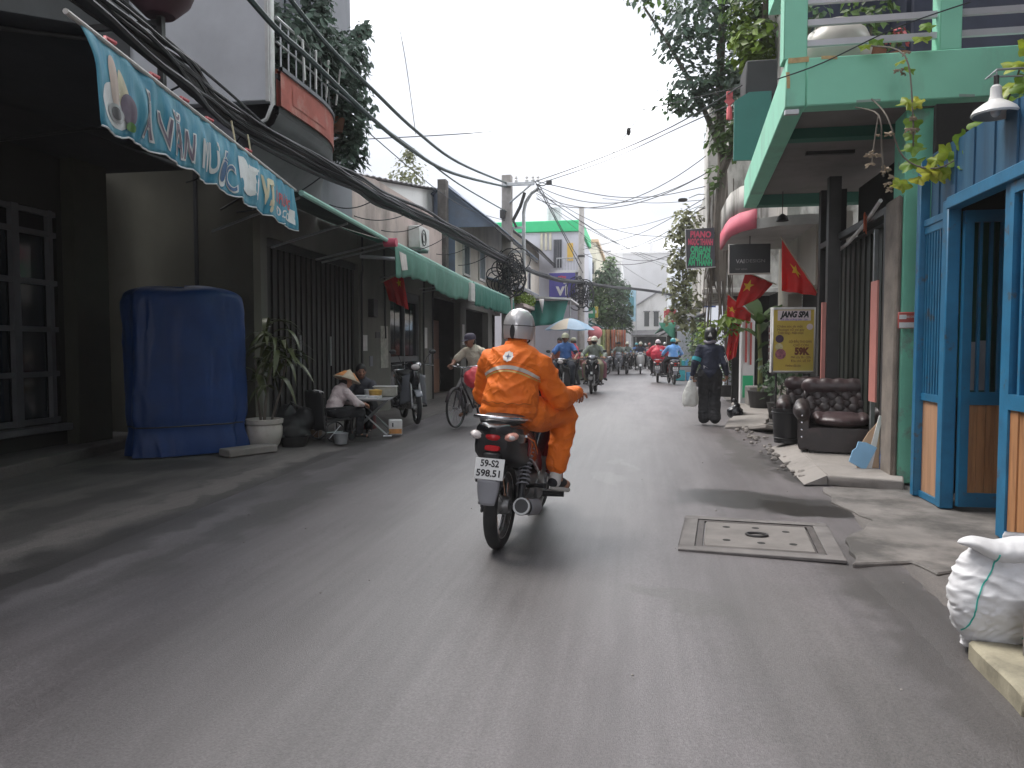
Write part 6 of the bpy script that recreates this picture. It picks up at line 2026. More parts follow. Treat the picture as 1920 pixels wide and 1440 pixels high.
grape = []
for s, mt in ((1, M('grape_leaf', (.3, .38, .03), rough=.45, var=.25, vs=14, dirt=(.35, .33, .05), ds=9, da=.5, trans=.4)), (2, M('grape_leaf_green', (.17, .29, .03), rough=.45, var=.25, vs=14, trans=.4)), (3, M('grape_leaf_yellow', (.5, .5, .05), rough=.5, var=.25, vs=14, dirt=(.2, .12, .03), ds=12, da=.6, trans=.4))):
    me = grape_leaf_mesh(s)
    finish(me, [mt])
    grape.append(me)
dryme = grape_leaf_mesh(6)
finish(dryme, [leaf_dry])
gv = thing('grape_vine', 'grape vine with lime green leaves hanging from the green balcony by the lamp', 'vine', (2.2, 6.6, 3.0))
stems = [[(2.0, 7.2, 3.98), (2.12, 6.7, 3.7), (2.16, 6.6, 3.2), (2.17, 6.6, 2.85)], [(2.0, 7.15, 3.5), (1.98, 6.65, 3.2), (2.1, 6.6, 2.85), (2.3, 6.45, 2.72), (2.5, 6.3, 2.85), (2.6, 6.0, 3.1), (2.5, 5.6, 3.2)],
         [(1.88, 7.2, 3.45), (1.9, 6.6, 3.2), (1.93, 6.6, 2.95), (1.95, 6.6, 2.7)], [(1.9, 6.6, 3.2), (1.87, 6.6, 2.95), (1.86, 6.6, 2.8)]]
for s in stems:
    W('stem', MB().tube(spline(s, 5), .007, 5), bark, gv)
rnd = random.Random(8)


def vleaf(p, s, me, face=None):
    o = bpy.data.objects.new('leaf', me)
    COL.objects.link(o)
    o.parent = gv
    o.location = Vector(p) - Vector(gv.location)
    o.scale = (s, s, s)
    o.rotation_euler = (R(60) + rnd.uniform(-.5, .5), rnd.uniform(-.4, .4), rnd.uniform(-.7, .7))
    return o


for p, s, k in (((2.13, 6.62, 3.3), .075, 0), ((2.18, 6.6, 3.28), .06, 2), ((2.17, 6.6, 3.12), .07, 1), ((2.16, 6.6, 3.02), .06, 1), ((2.17, 6.6, 2.93), .085, 1), ((2.16, 6.6, 2.8), .09, 1), ((2.09, 6.6, 2.64), .075, 0), ((2.06, 6.6, 2.62), .05, 2),
                ((2.2, 6.55, 2.66), .07, 2), ((2.27, 6.5, 2.7), .085, 2), ((2.33, 6.48, 2.7), .09, 2), ((2.3, 6.47, 2.79), .07, 0), ((2.38, 6.45, 2.68), .07, 0), ((2.37, 6.42, 2.83), .08, 0), ((2.43, 6.38, 2.78), .08, 1), ((2.47, 6.35, 2.9), .09, 1), ((2.45, 6.3, 2.68), .05, 1),
                ((2.52, 6.25, 2.82), .1, 1), ((2.52, 6.2, 2.98), .09, 1), ((2.57, 6.1, 2.92), .09, 1), ((2.58, 6.0, 3.05), .1, 1), ((2.5, 5.75, 3.1), .09, 0), ((2.48, 5.6, 3.2), .085, 0), ((2.52, 5.55, 3.05), .09, 1), ((2.55, 5.6, 2.95), .09, 1), ((2.5, 5.5, 3.28), .07, 0),
                ((2.05, 7.2, 4.02), .06, 1), ((1.95, 7.2, 3.98), .05, 0), ((2.4, 7.15, 4.0), .07, 0), ((2.42, 7.1, 4.08), .06, 1), ((2.15, 6.9, 3.72), .05, 0), ((2.2, 6.8, 3.62), .045, 1), ((2.6, 5.9, 2.8), .08, 1), ((2.56, 5.7, 2.78), .07, 1)):
    vleaf(p, s, grape[k])
for k in range(26):
    b = rnd.choice(((1.93, 6.6, 2.95), (1.86, 6.6, 2.82), (1.96, 6.6, 2.85), (1.97, 6.6, 2.62), (2.14, 6.6, 3.1), (1.99, 6.6, 2.75), (2.15, 6.9, 3.7)))
    o = vleaf((b[0] + rnd.uniform(-.05, .05), b[1] + rnd.uniform(-.05, .05), b[2] + rnd.uniform(-.09, .09)), rnd.uniform(.02, .04), dryme)
    o.scale = (o.scale[0], o.scale[1] * .6, o.scale[2] * 2)
    o.name = 'dry_leaf'
# things standing on the balcony
jar = thing('ceramic_jar', 'big pale ceramic jar behind the balcony rail of the green house', 'jar', (1.86, 7.85, 3.93))
obj('jar_body', MB().lathe([(0, 0), (.18, 0), (.3, .14), (.33, .28), (.27, .42), (.19, .47), (.2, .5), (.15, .5), (0, .46)], n=28), M('pale_ceramic', (.42, .38, .35), rough=.35, var=.15), jar)
obj('lid', MB().lathe([(.19, .505), (.1, .55), (.02, .57), (0, .57)], n=24), M('pale_ceramic', (.42, .38, .35)), jar)
for lab, x, r, mt, sd in (('balcony pot plant with thin green leaves beside the ceramic jar', 2.2, .3, leaf_mid, 3), ('dark leaved pot plant left of the jar at the balcony corner', 1.62, .3, leaf_dark, 14)):
    bush(lab, (x, 8.0, 3.93), r, 170, .09, mt, seed=sd, hgt=1.2, potm=M('terracotta', (.25, .1, .06)))
fl = thing('red_flower_pot', 'brown pot with red flowers behind the balcony rail', 'plant', (2.42, 7.9, 3.93))
obj('pot', MB().lathe([(0, 0), (.1, 0), (.14, .2), (.12, .2), (0, .18)], n=16), M('terracotta', (.25, .1, .06)), fl)
lm = MB()
leaf_cluster(lm, (0, 0, .33), .15, 60, .06, 4)
obj('foliage', lm, leaf_mid, fl, smooth=False)
lm = MB()
leaf_cluster(lm, (0, 0, .38), .12, 30, .06, 5)
obj('flowers', lm, letter_red, fl, smooth=False)
cable('thin black wire across the green balcony fascia', [(1.2, 7.15, 3.72), (1.6, 7.2, 3.86), (2.2, 7.2, 4.12), (2.8, 7.2, 4.3)], .006)
hl = thing('hanging_lamp', 'small dark lamp hanging under the green balcony slab', 'lamp', (2.05, 11.6, 3.2))
obj('cord', MB().tube([(0, 0, .4), (0, 0, .08)], .006, 5), black_cable, hl)
obj('shade', MB().lathe([(.09, -.03), (.07, .03), (.025, .07), (0, .08)], n=16), dark_steel, hl)
rc = tag(obj('orange_streamer', MB().grid(lambda u, v: (2.38 + .05 * u, 8.7 + .06 * u, 2.76 - .2 * v + .02 * math.sin(u * 5)), 4, 4), M('orange_paper', (.5, .11, .05), rough=.7), thick=.004), 'small orange paper tag hung across the dark doorway', 'tag')

# ------------------------------------------------------------------ street market in the distance
um = thing('market_umbrella', 'faded blue market umbrella with a cream panel over the left kerb', 'umbrella', (-2.52, 27, 0))
ub = M('faded_blue_nylon', (.3, .45, .6), rough=.6, var=.12, trans=.3)
uw = M('pale_nylon', (.38, .5, .62), rough=.6, var=.1, trans=.3)
uc = M('cream_nylon', (.55, .48, .38), rough=.6, var=.1, trans=.3)
for k in range(8):
    a0, a1 = 2 * PI * k / 8, 2 * PI * (k + 1) / 8
    obj('panel', MB().grid(lambda u, v: ((.03 + .87 * v) * math.cos(a0 + (a1 - a0) * u), (.03 + .87 * v) * math.sin(a0 + (a1 - a0) * u), 2.38 - .4 * v ** 1.6 - .03 * math.sin(PI * u) * v), 6, 8), (uc if k == 5 else (ub if k % 2 else uw)), um)
    obj('rib', MB().cyl((0, 0, 2.05), (.7 * math.cos(a0), .7 * math.sin(a0), 2.1), .008, n=5), metal_m, um)
obj('pole', MB().cyl((0, 0, 0), (0, 0, 2.45), .02, n=8), metal_m, um)
obj('base', MB().lathe([(0, 0), (.2, 0), (.2, .06), (.05, .1), (0, .1)], n=16), grey_conc, um)
for lab, x, y, m_ in (('bright red balloon bag hung beyond the umbrella', -1.95, 33, letter_red),):
    t = thing('hanging_bag', lab, 'bag', (x, y, 1.75))
    obj('bag_body', MB().ell((0, 0, .22), (.32, .25, .3)), M('pink_bag', (.65, .2, .22), rough=.5), t)
    obj('cord', MB().cyl((0, 0, .5), (0, 0, 1.3), .01, n=5), dark_steel, t)
rnd = random.Random(21)
for k, (x, c) in enumerate(((-1.75, (.42, .45, .2)), (-1.5, (.55, .34, .18)), (-1.2, (.55, .2, .12)), (-.9, (.55, .28, .16)), (-.65, (.5, .18, .12)))):
    t = thing('hanging_cloth', ('first', 'second', 'third', 'fourth', 'last')[k] + ' from the left of the yellow and orange cloths hung at the far stalls', 'cloth', (x - .3, 42 + k * .4, 0), group='hung yellow and orange cloths')
    obj('cloth', MB().grid(lambda u, v: (-.13 + .26 * u, .05 * math.sin(u * 9 + k), 2.35 - 1.5 * v - .15 * rnd.random() * 0), 8, 4), M('cloth_tone_%s' % 'abcde'[k], c, rough=.7, var=.25, vs=6, trans=.25), t, thick=.005)
    obj('pole', MB().cyl((0, 0, 0), (0, 0, 2.5), .014, n=5), metal_m, t)
gt = tag(obj('hanging_tarp', MB().grid(lambda u, v: (1.05 + .9 * u, 43 + .1 * math.sin(u * 6), 2.75 - (.1 + 1.2 * u) * v * (1 - .2 * u)), 10, 6), M('mint_tarp', (.1, .42, .28), rough=.6, var=.12, trans=.3), thick=.005), 'mint green triangular tarpaulin hung across the far right stalls', 'tarpaulin')
for i, (lab, x, y, cols) in enumerate((('left market stall of boxes under the blue umbrella', -2.95, 26.2, ((.1, .09, .08), (.3, .25, .2), (.08, .1, .12))), ('stall of bundled goods behind the oncoming scooter', -2.2, 30.5, ((.1, .12, .07), (.25, .22, .1), (.3, .12, .08))),
                                       ('right stall with turquoise buckets beside the rider in blue', 1.75, 31, ((.05, .45, .5), (.1, .35, .6), (.2, .3, .15))))):
    t = thing('market_stall', lab, 'stall', (x, y, 0), group='roadside stalls')
    obj('table', MB().box((-.5, -.35, .55), (.5, .35, .6)), dark_steel, t)
    for a_, b_ in ((-.45, -.3), (.45, -.3), (-.45, .3), (.45, .3)):
        obj('leg', MB().cyl((a_, b_, 0), (a_, b_, .55), .02, n=6), dark_steel, t)
    rnd = random.Random(i)
    for k in range(7):
        cx, cy = -.38 + .125 * k, rnd.uniform(-.2, .2)
        h_ = rnd.uniform(.12, .34)
        c = cols[k % 3]
        obj('goods', MB().lathe([(0, 0), (.07, 0), (.085, h_), (.06, h_ * 1.05), (0, h_ * .9)], (cx, cy, .6), 10), M('goods_%d_%d' % (i, k % 3), c, rough=.5, var=.3, vs=9), t)
    obj('crate', MB().box((-.4, -.3, 0), (.05, .2, .42)), M('goods_%d_0' % i, cols[0]), t, bev=.02)
    obj('crate', MB().box((.1, -.3, 0), (.42, .2, .34)), M('goods_%d_1' % i, cols[1]), t, bev=.02)

# more small things at the vendor's pitch
bx = thing('carton', 'open brown carton of goods behind the vendor chair', 'box', (-4.75, 10.1, .03), R(15))
obj('carton_body', B(((-.2, -.16, 0), (.2, -.15, .26)), ((-.2, .15, 0), (.2, .16, .26)), ((-.2, -.15, 0), (-.19, .15, .26)), ((.19, -.15, 0), (.2, .15, .26)), ((-.19, -.15, 0), (.19, .15, .01))), M('dull_carton', (.16, .11, .075), rough=.9, var=.2), bx)
obj('goods', MB().ell((-.05, 0, .2), (.12, .12, .1)).ell((.09, .03, .22), (.08, .09, .08)), M('dull_goods', (.1, .11, .1), rough=.7, var=.5, vs=12), bx)
for k, (lab, x, y, r, h, mt) in enumerate((('small metal pot on the ground beside the vendor', -3.95, 9.45, .1, .14, alu if 'alu' in globals() else metal_m), ('dark plastic basin on the ground behind the white plant pot', -4.45, 9.1, .19, .13, dark_steel), ('stack of pale bowls on the far corner of the folding table', -4.05, 10.78, .07, .1, white_paint))):
    z = .02 if k < 2 else .575
    tag(obj(('cooking_pot', 'basin', 'bowl_stack')[k], MB().lathe([(0, 0), (r * .8, 0), (r, h), (r * 1.06, h * 1.02), (r * .92, h * .95), (r * .7, .015), (0, .015)], n=18), mt, loc=(x, y, z)), lab, ('pot', 'basin', 'bowls')[k])
# street furniture of the house fronts: cooling unit, meters, hoses
ac = thing('air_conditioner', 'small white outdoor cooling unit on the pink parapet wall', 'air conditioner', (-5.0, 16.6, 3.55))
obj('casing', MB().box((-.14, -.38, 0), (.14, .38, .5)), white_paint, ac, bev=.02)
obj('fan_grille', MB().lathe([(.17, 0), (.19, .01), (.17, .02)], n=24, M4=Matrix.Translation((.14, -.1, .25)) @ Matrix.Rotation(PI / 2, 4, 'Y')).lathe([(.1, 0), (.11, .008), (.1, .016)], n=20, M4=Matrix.Translation((.14, -.1, .25)) @ Matrix.Rotation(PI / 2, 4, 'Y')), dark_steel, ac)
obj('bracket', MB().box((-.16, -.3, -.05), (.14, -.26, -.002)).box((-.16, .26, -.05), (.14, .3, -.002)), metal_m, ac)
# ------------------------------------------------------------------ motorbikes
rubber = M('tyre_rubber', (.02, .02, .021), rough=.75, var=.25, vs=9, dirt=(.06, .055, .05), ds=6, da=.4)
plastic_blk = M('black_plastic_trim', (.022, .022, .024), rough=.45, var=.2, vs=8)
gloss_blk = M('gloss_black_paint', (.014, .014, .016), rough=.22, var=.1, coat=.5)
red_paint = M('dark_red_paint', (.16, .012, .016), rough=.22, var=.1, coat=.5)
seat_blk = M('seat_vinyl', (.02, .02, .021), rough=.5, var=.2, vs=10, bump=.1, bs=80)
lens_red = M('red_lens', (.5, .02, .025), rough=.12, var=.1)
lens_clear = M('clear_lens', (.62, .56, .55), rough=.1, var=.15, vs=20)
lens_pink = M('amber_pink_lens', (.62, .3, .24), rough=.12, var=.2, vs=30)
plate_m = M('number_plate_white', (.74, .74, .73), rough=.4, var=.04)
grey_plastic = M('grey_plastic', (.23, .23, .25), rough=.55, var=.12)
alu = M('cast_aluminium', (.35, .35, .35), rough=.4, metal=.8, var=.25, vs=10, dirt=(.1, .09, .08), ds=6, da=.5)
ROTX = Matrix.Rotation(PI / 2, 4, 'Y')


def wheel(par, y, r, w, spokes=14):
    T = Matrix.Translation((0, y, r)) @ ROTX
    tyre = [(r - .075, -w * .3), (r - .06, -w * .46), (r - .03, -w * .5), (r - .01, -w * .34), (r, -.012), (r, .012), (r - .01, w * .34), (r - .03, w * .5), (r - .06, w * .46), (r - .075, w * .3), (r - .075, -w * .3)]
    wh = obj('wheel', MB().lathe([(r - .078, -w * .32), (r - .066, -w * .36), (r - .08, -w * .2), (r - .09, 0), (r - .08, w * .2), (r - .066, w * .36), (r - .078, w * .32)], n=36, M4=T), alu, par)
    obj('tyre', MB().lathe(tyre, n=40, M4=T), rubber, wh)
    sp_ = MB()
    for k in range(spokes):
        a = 2 * PI * k / spokes
        x = .035 if k % 2 else -.035
        sp_.tube([T @ Vector((.03 * math.cos(a + .5), .03 * math.sin(a + .5), x)), T @ Vector(((r - .08) * math.cos(a), (r - .08) * math.sin(a), 0))], .0035, 4)
    obj('spokes', sp_, chrome, wh)
    obj('hub', MB().lathe([(0, -.07), (.05, -.06), (.062, -.03), (.062, .03), (.05, .06), (0, .07)], n=18, M4=T), alu, wh)
    return wh


def coil(p0, p1, r, turns):
    p0, p1 = Vector(p0), Vector(p1)
    d = (p1 - p0)
    a = d.normalized().orthogonal()
    b = d.normalized().cross(a)
    n = turns * 8
    return [p0 + d * (i / n) + (a * math.cos(2 * PI * i / 8) + b * math.sin(2 * PI * i / 8)) * r for i in range(n + 1)]


def motorbike(label, loc, rz, paint=gloss_blk, side=red_paint, scooter=False, plate=('59-S2', '598.51'), group=None, front_paint=None, name='motorbike'):
    t = thing(name, label, 'motorbike' if not scooter else 'scooter', loc, rz, group=group)
    rr, rf = (.285, .275) if not scooter else (.24, .24)
    fy = 1.23
    wheel(t, 0, rr, .085)
    wheel(t, fy, rf, .075)
    obj('tail_fairing', MB().loft([((0, -.29, .795), .03, .02), ((0, -.24, .782), .115, .055), ((0, -.12, .755), .15, .085), ((0, .08, .72), .14, .095), ((0, .3, .65), .13, .12), ((0, .52, .57), .11, .13), ((0, .72, .5), .08, .1)], 22, p=3.0), paint, t)
    for s in (-1, 1):
        obj('side_panel', MB().grid(lambda u, v: (s * (.142 - .05 * u * u + .012 * math.sin(PI * v)), .05 + .68 * u, .74 - .22 * u - (.13 + .05 * u) * v), 12, 6, flip=s > 0), side, t, thick=.012)
        obj('side_trim', MB().tube([(s * .15, -.02, .74), (s * .155, .18, .69), (s * .145, .34, .6), (s * .13, .42, .5)], .009, 6), chrome, t)
    obj('seat', MB().loft([((0, -.23, .835), .06, .015), ((0, -.16, .84), .12, .03), ((0, .0, .845), .135, .04), ((0, .2, .83), .13, .045), ((0, .34, .8), .13, .05), ((0, .55, .79), .11, .045), ((0, .74, .79), .06, .025)], 20, p=2.8), seat_blk, t)
    obj('grab_rail', MB().tube(spline([(.15, .1, .83), (.155, -.08, .855), (.12, -.24, .87), (0, -.29, .872), (-.12, -.24, .87), (-.155, -.08, .855), (-.15, .1, .83)], 5), .013, 8), chrome, t)
    obj('tail_housing', MB().loft([((0, -.272, .72), .09, .055), ((0, -.23, .695), .125, .085), ((0, -.1, .655), .145, .1), ((0, .1, .62), .15, .11), ((0, .34, .58), .13, .1)], 18, p=3.2), plastic_blk, t)
    obj('tail_light', MB().ell((0, -.25, .755), (.055, .045, .028)), lens_red, t)
    obj('brake_lens', MB().loft([((0, -.288, .685), .045, .014), ((0, -.262, .685), .055, .022)], 14, p=3), lens_red, t)
    for s, lm_ in ((-1, lens_clear), (1, lens_pink)):
        obj('indicator', MB().ell((s * .105, -.235, .757), (.048, .052, .027), Matrix.Rotation(s * -.25, 4, 'Y')), lm_, t)
        obj('indicator_lens', MB().ell((s * .118, -.262, .757), (.022, .03, .017)), lens_clear, t)
    # number plate with its two lines of print
    Mp = Matrix.Translation((0, -.315, .565)) @ Matrix.Rotation(R(-14), 4, 'X')
    pl_ = obj('number_plate', MB().box((-.098, -.003, -.07), (.098, .003, .07)), plate_m, t, bev=.002)
    pl_.matrix_local = Mp @ Matrix.Scale(.92, 4)
    if plate:
        for tx, z in ((plate[0], .034), (plate[1], -.03)):
            text(tx, .062, black_m, pl_, (0, -.005, z), (R(90), 0, 0), ext=.0012, bold=.0015, width=.125 if z > 0 else .16)
    obj('plate_bracket', MB().box((-.05, -.3, .52), (.05, -.24, .66)), plastic_blk, t, bev=.01)
    mg = MB()
    for i in range(13):
        a = R(62 + 92 * i / 12)
        for k in range(7):
            x = -.075 + .025 * k
            ro = rr + .045 - .9 * x * x * 3
            mg.v.append((x * (1 - .1 * (i / 12)), ro * math.cos(a), rr + ro * math.sin(a)))
    for i in range(12):
        for k in range(6):
            mg.f.append((i * 7 + k, i * 7 + k + 1, i * 7 + k + 8, i * 7 + k + 7))
            mg.fm.append(0)
    obj('rear_mudguard', mg, plastic_blk, t, thick=.006)
    obj('mud_flap', MB().grid(lambda u, v: ((-.07 + .14 * u) * (1 - .35 * v * v), -.315 - .02 * v - .015 * math.cos((u - .5) * PI), .5 - .15 * v), 10, 8), grey_plastic, t, thick=.006)
    for s in (-1, 1):
        obj('swing_arm', MB().tube([(s * .085, -.02, rr), (s * .09, .3, rr + .03), (s * .07, .5, rr + .08)], .022, 8), plastic_blk, t)
        sh_ = obj('shock_absorber', MB().cyl((s * .125, .0, rr + .03), (s * .12, .2, .68), .014, n=8).cyl((s * .125, .0, rr + .03), (s * .123, .08, rr + .18), .024, n=10), plastic_blk, t)
        obj('spring', MB().tube(coil((s * .124, .05, rr + .12), (s * .12, .185, .64), .03, 10), .0055, 5), grey_plastic, sh_)
    ex = obj('exhaust', MB().tube(spline([(.1, .78, .3), (.13, .62, .2), (.15, .42, .2), (.155, .3, .23)], 5), .02, 8), alu, t)
    obj('silencer', MB().tube([(.155, .34, .225), (.158, .28, .235), (.165, .0, .29), (.168, -.12, .315), (.168, -.14, .32)], [.03, .046, .055, .054, .042], 18), plastic_blk, ex)
    obj('silencer_ring', MB().tube([(.168, -.128, .316), (.168, -.138, .319)], [.057, .054], 20), alu, ex)
    obj('heat_shield', MB().grid(lambda u, v: (.166 + .062 * math.cos(-1.0 + 2.0 * v), -.09 + .3 * u, .305 - .055 * u + .062 * math.sin(-1.0 + 2.0 * v)), 6, 8), grey_plastic, ex, thick=.004)
    en = MB()
    en.loft([((0, .42, .36), .1, .08), ((0, .52, .33), .13, .12), ((0, .68, .33), .13, .12), ((0, .8, .37), .1, .09), ((0, .95, .4), .07, .07)], 16, p=3.2)
    eng = obj('engine', en, alu, t)
    for s in (-1, 1):
        obj('engine_cover', MB().lathe([(0, .15), (.07, .15), (.1, .13), (.105, .1)], n=20, M4=Matrix.Translation((0, .58, .32)) @ Matrix.Rotation(s * PI / 2, 4, 'Y')), plastic_blk if s < 0 else alu, eng)
    for k in range(5):
        obj('cooling_fin', MB().box((-.09, .84 + .03 * k, .33), (.09, .848 + .03 * k, .47)), alu, eng)
    obj('chain_case', MB().prism([(-.08, rr - .05), (.55, .28), (.55, .4), (-.05, rr + .06)], 'x', -.115, -.095), plastic_blk, t, bev=.008)
    obj('rear_axle', MB().cyl((-.15, 0, rr), (.15, 0, rr), .012, n=8), alu, t)
    for s in (-1, 1):
        obj('foot_peg', MB().cyl((s * .09, .62, .25), (s * .3, .62, .265), .02, n=10), rubber, t)
        obj('pillion_peg', MB().tube([(s * .1, .3, .36), (s * .17, .26, .38), (s * .24, .22, .39)], [.014, .014, .018], 8), rubber, t)
    obj('pedal', MB().tube([(.14, .62, .25), (.17, .8, .25), (.24, .8, .26)], .012, 6), alu, t)
    obj('side_stand', MB().tube([(-.12, .55, .24), (-.2, .25, .2)], .011, 6), plastic_blk, t)
    fp_ = front_paint or side
    if not scooter:
        obj('front_cover', MB().loft([((0, .78, .52), .06, .1), ((0, .92, .62), .08, .2), ((0, 1.03, .72), .1, .2), ((0, 1.1, .78), .08, .14), ((0, 1.14, .8), .03, .06)], 18, p=2.6), paint, t)
        for s in (-1, 1):
            obj('leg_shield', MB().grid(lambda u, v: (s * (.05 + .19 * u * (1 - .25 * v)), .98 - .1 * u * u + .1 * v, .36 + .5 * v - .06 * u), 8, 10, flip=s < 0), fp_, t, thick=.012)
        obj('handlebar_cowl', MB().loft([((0, .84, 1.0), .09, .03), ((0, .95, .99), .13, .065), ((0, 1.06, .97), .12, .075), ((0, 1.13, .955), .08, .05)], 20, p=2.6), paint, t)
        obj('headlight', MB().ell((0, 1.11, .955), (.085, .045, .055)), lens_clear, t)
        obj('front_mudguard', MB().grid(lambda u, v: ((-.06 + .12 * u), fy + (rf + .03 - .2 * (u - .5) ** 2 * .2) * math.cos(R(40 + 130 * v)), rf + (rf + .03) * math.sin(R(40 + 130 * v))), 6, 14), fp_, t, thick=.006)
    else:
        obj('front_apron', MB().loft([((0, .93, .66), .2, .34), ((0, 1.0, .68), .215, .34), ((0, 1.08, .72), .19, .28), ((0, 1.15, .75), .13, .2), ((0, 1.2, .77), .05, .1)], 24, p=2.5), fp_, t)
        obj('apron_centre', MB().loft([((0, 1.12, .66), .06, .2), ((0, 1.18, .68), .05, .17), ((0, 1.215, .72), .025, .1)], 14, p=2.4), plastic_blk, t)
        for s in (-1, 1):
            obj('headlight', MB().ell((s * .095, 1.135, .73), (.034, .035, .095), Matrix.Rotation(s * .5, 4, 'Y')), lens_clear, t)
            obj('front_indicator', MB().ell((s * .16, 1.06, .86), (.045, .04, .018), Matrix.Rotation(s * -.4, 4, 'Y')), lens_pink, t)
        obj('handlebar_cowl', MB().loft([((0, .84, 1.0), .09, .03), ((0, .95, 1.02), .16, .06), ((0, 1.06, 1.0), .13, .065), ((0, 1.13, .97), .06, .03)], 20, p=2.4), paint, t)
        obj('visor', MB().loft([((0, 1.02, 1.05), .1, .05), ((0, 1.1, 1.02), .085, .045), ((0, 1.14, 1.0), .04, .02)], 16), M('smoked_visor', (.2, .21, .24), rough=.12), t)
        obj('floorboard', MB().loft([((0, .5, .33), .15, .05), ((0, .92, .33), .16, .045)], 14, p=5), plastic_blk, t)
        obj('belly_fairing', MB().loft([((0, -.05, .5), .1, .14), ((0, .3, .47), .15, .16), ((0, .52, .42), .14, .13)], 18, p=3), side, t)
        obj('front_mudguard', MB().grid(lambda u, v: ((-.06 + .12 * u), fy + (rf + .03) * math.cos(R(30 + 140 * v)), rf + (rf + .03) * math.sin(R(30 + 140 * v))), 6, 14), plastic_blk, t, thick=.006)
        obj('front_plate', MB().box((-.03, 1.205, .56), (.03, 1.215, .63)), plate_m, t)
    obj('steering_stem', MB().cyl((0, 1.05, .6), (0, .98, 1.0), .03, n=10), plastic_blk, t)
    for s in (-1, 1):
        obj('fork_leg', MB().tube([(s * .075, fy, rf), (s * .075, fy - .08, rf + .22), (s * .07, 1.05, .72)], [.024, .024, .018], 10), alu, t)
    obj('handlebar', MB().tube(spline([(-.34, .84, .985), (-.2, .91, 1.0), (0, .96, .99), (.2, .91, 1.0), (.34, .84, .985)], 4), .012, 8), plastic_blk, t)
    for s in (-1, 1):
        obj('grip', MB().cyl((s * .25, .888, .993), (s * .36, .83, .982), .018, n=12), rubber, t)
        obj('brake_lever', MB().tube([(s * .2, .95, .99), (s * .28, .93, .985), (s * .36, .9, .975)], .006, 6), alu, t)
        mr = obj('mirror_stem', MB().tube([(s * .2, .92, 1.0), (s * .24, .92, 1.12), (s * .32, .9, 1.19)], .006, 6), plastic_blk, t)
        obj('mirror', MB().ell((s * .345, .895, 1.21), (.06, .02, .04)), plastic_blk, mr)
        obj('mirror_glass', MB().ell((s * .345, .876, 1.21), (.05, .005, .032)), chrome, mr)
    return t


BX, BY, BRZ = -.89, 4.68, R(-4.5)
bike0 = motorbike('black and dark red motorbike ridden by the man in orange, plate facing us', (BX, BY, .012), BRZ)

white_scoot = M('white_scooter_paint', (.62, .62, .61), rough=.25, var=.05, coat=.4)
grey_scoot = M('grey_scooter_paint', (.16, .17, .19), rough=.25, var=.1, coat=.4)
red_scoot = M('red_tail_paint', (.5, .03, .025), rough=.25, var=.1, coat=.4)
sc0 = motorbike('oncoming dark scooter with white V headlights carrying two people', (-1.3, 22.3, .012), R(178), gloss_blk, grey_scoot, scooter=True, group='motorbikes in the traffic', front_paint=gloss_blk, plate=None)


def another(src, label, loc, rz, swap=None, group='motorbikes in the traffic'):
    c = copy_tree(src, None, swap)
    c.location = loc
    c.rotation_euler = (0, 0, rz)
    c['label'] = label
    c['group'] = group
    return c


another(sc0, 'dark scooter in the pair farther up the street, its left one', (-1.05, 38.1, .012), R(181), {'gloss_black_paint': grey_scoot})
another(sc0, 'plain black scooter of the far pair, right beside the grey one', (-.62, 38.6, .012), R(178))
another(sc0, 'white scooter coming towards us at the middle of the street', (.03, 39.0, .012), R(180), {'gloss_black_paint': white_scoot, 'grey_scooter_paint': white_scoot, 'black_plastic_trim': white_scoot})
another(sc0, 'distant dark scooter behind the white one', (.55, 47, .012), R(183), {'gloss_black_paint': grey_scoot})
another(bike0, 'motorbike with a red tail under the rider in the red cape', (.66, 28.6, .012), R(-2), {'gloss_black_paint': red_scoot})
another(bike0, 'dark motorbike ridden away by the person in the light blue shirt', (1.2, 27.1, .012), R(6))
another(bike0, 'oncoming dark motorbike of the man in the blue shirt', (-1.86, 19.5, .012), R(176), {'dark_red_paint': gloss_blk})
pk = another(bike0, 'dark motorbike parked on the left pavement beyond the folding table', (-4.25, 13.1, .03), R(-152), {'dark_red_paint': grey_scoot}, 'parked motorbikes')
another(sc0, 'dark scooter parked by the left stalls beyond the oncoming pair', (-1.9, 33.5, .012), R(120), None, 'parked motorbikes')
another(sc0, 'grey scooter parked on the far left before the hung cloths', (-1.6, 37.0, .012), R(140), {'gloss_black_paint': grey_scoot}, 'parked motorbikes')

# ------------------------------------------------------------------ bicycle
by = thing('bicycle', 'old dark bicycle of the man in the cap, with a red bundle on the handlebar', 'bicycle', (-2.66, 12.75, .012), R(166))
frm = M('bicycle_frame_paint', (.03, .02, .025), rough=.4, var=.2)
for nm, y in (('wheel', 0), ('wheel', 1.08)):
    r = .32
    T = Matrix.Translation((0, y, r)) @ ROTX
    wh = obj(nm, MB().lathe([(r - .03, -.012), (r - .018, -.012), (r - .018, .012), (r - .03, .012), (r - .03, -.012)], n=40, M4=T), chrome, by)
    obj('tyre', MB().lathe([(r - .02, -.017), (r - .006, -.018), (r, 0), (r - .006, .018), (r - .02, .017), (r - .02, -.017)], n=40, M4=T), rubber, wh)
    s_ = MB()
    for k in range(24):
        a = 2 * PI * k / 24
        s_.tube([T @ Vector((.02 * math.cos(a + 1), .02 * math.sin(a + 1), .025 * (1 if k % 2 else -1))), T @ Vector(((r - .03) * math.cos(a), (r - .03) * math.sin(a), 0))], .0017, 4)
    obj('spokes', s_, chrome, wh)
    obj('hub', MB().cyl((-.05, y, r), (.05, y, r), .02, n=10), alu, wh)
    obj('mudguard', MB().grid(lambda u, v: (-.028 + .056 * u, y + (r + .02) * math.cos(R(20 + 150 * v)), r + (r + .02) * math.sin(R(20 + 150 * v))), 4, 16), frm, by, thick=.003)
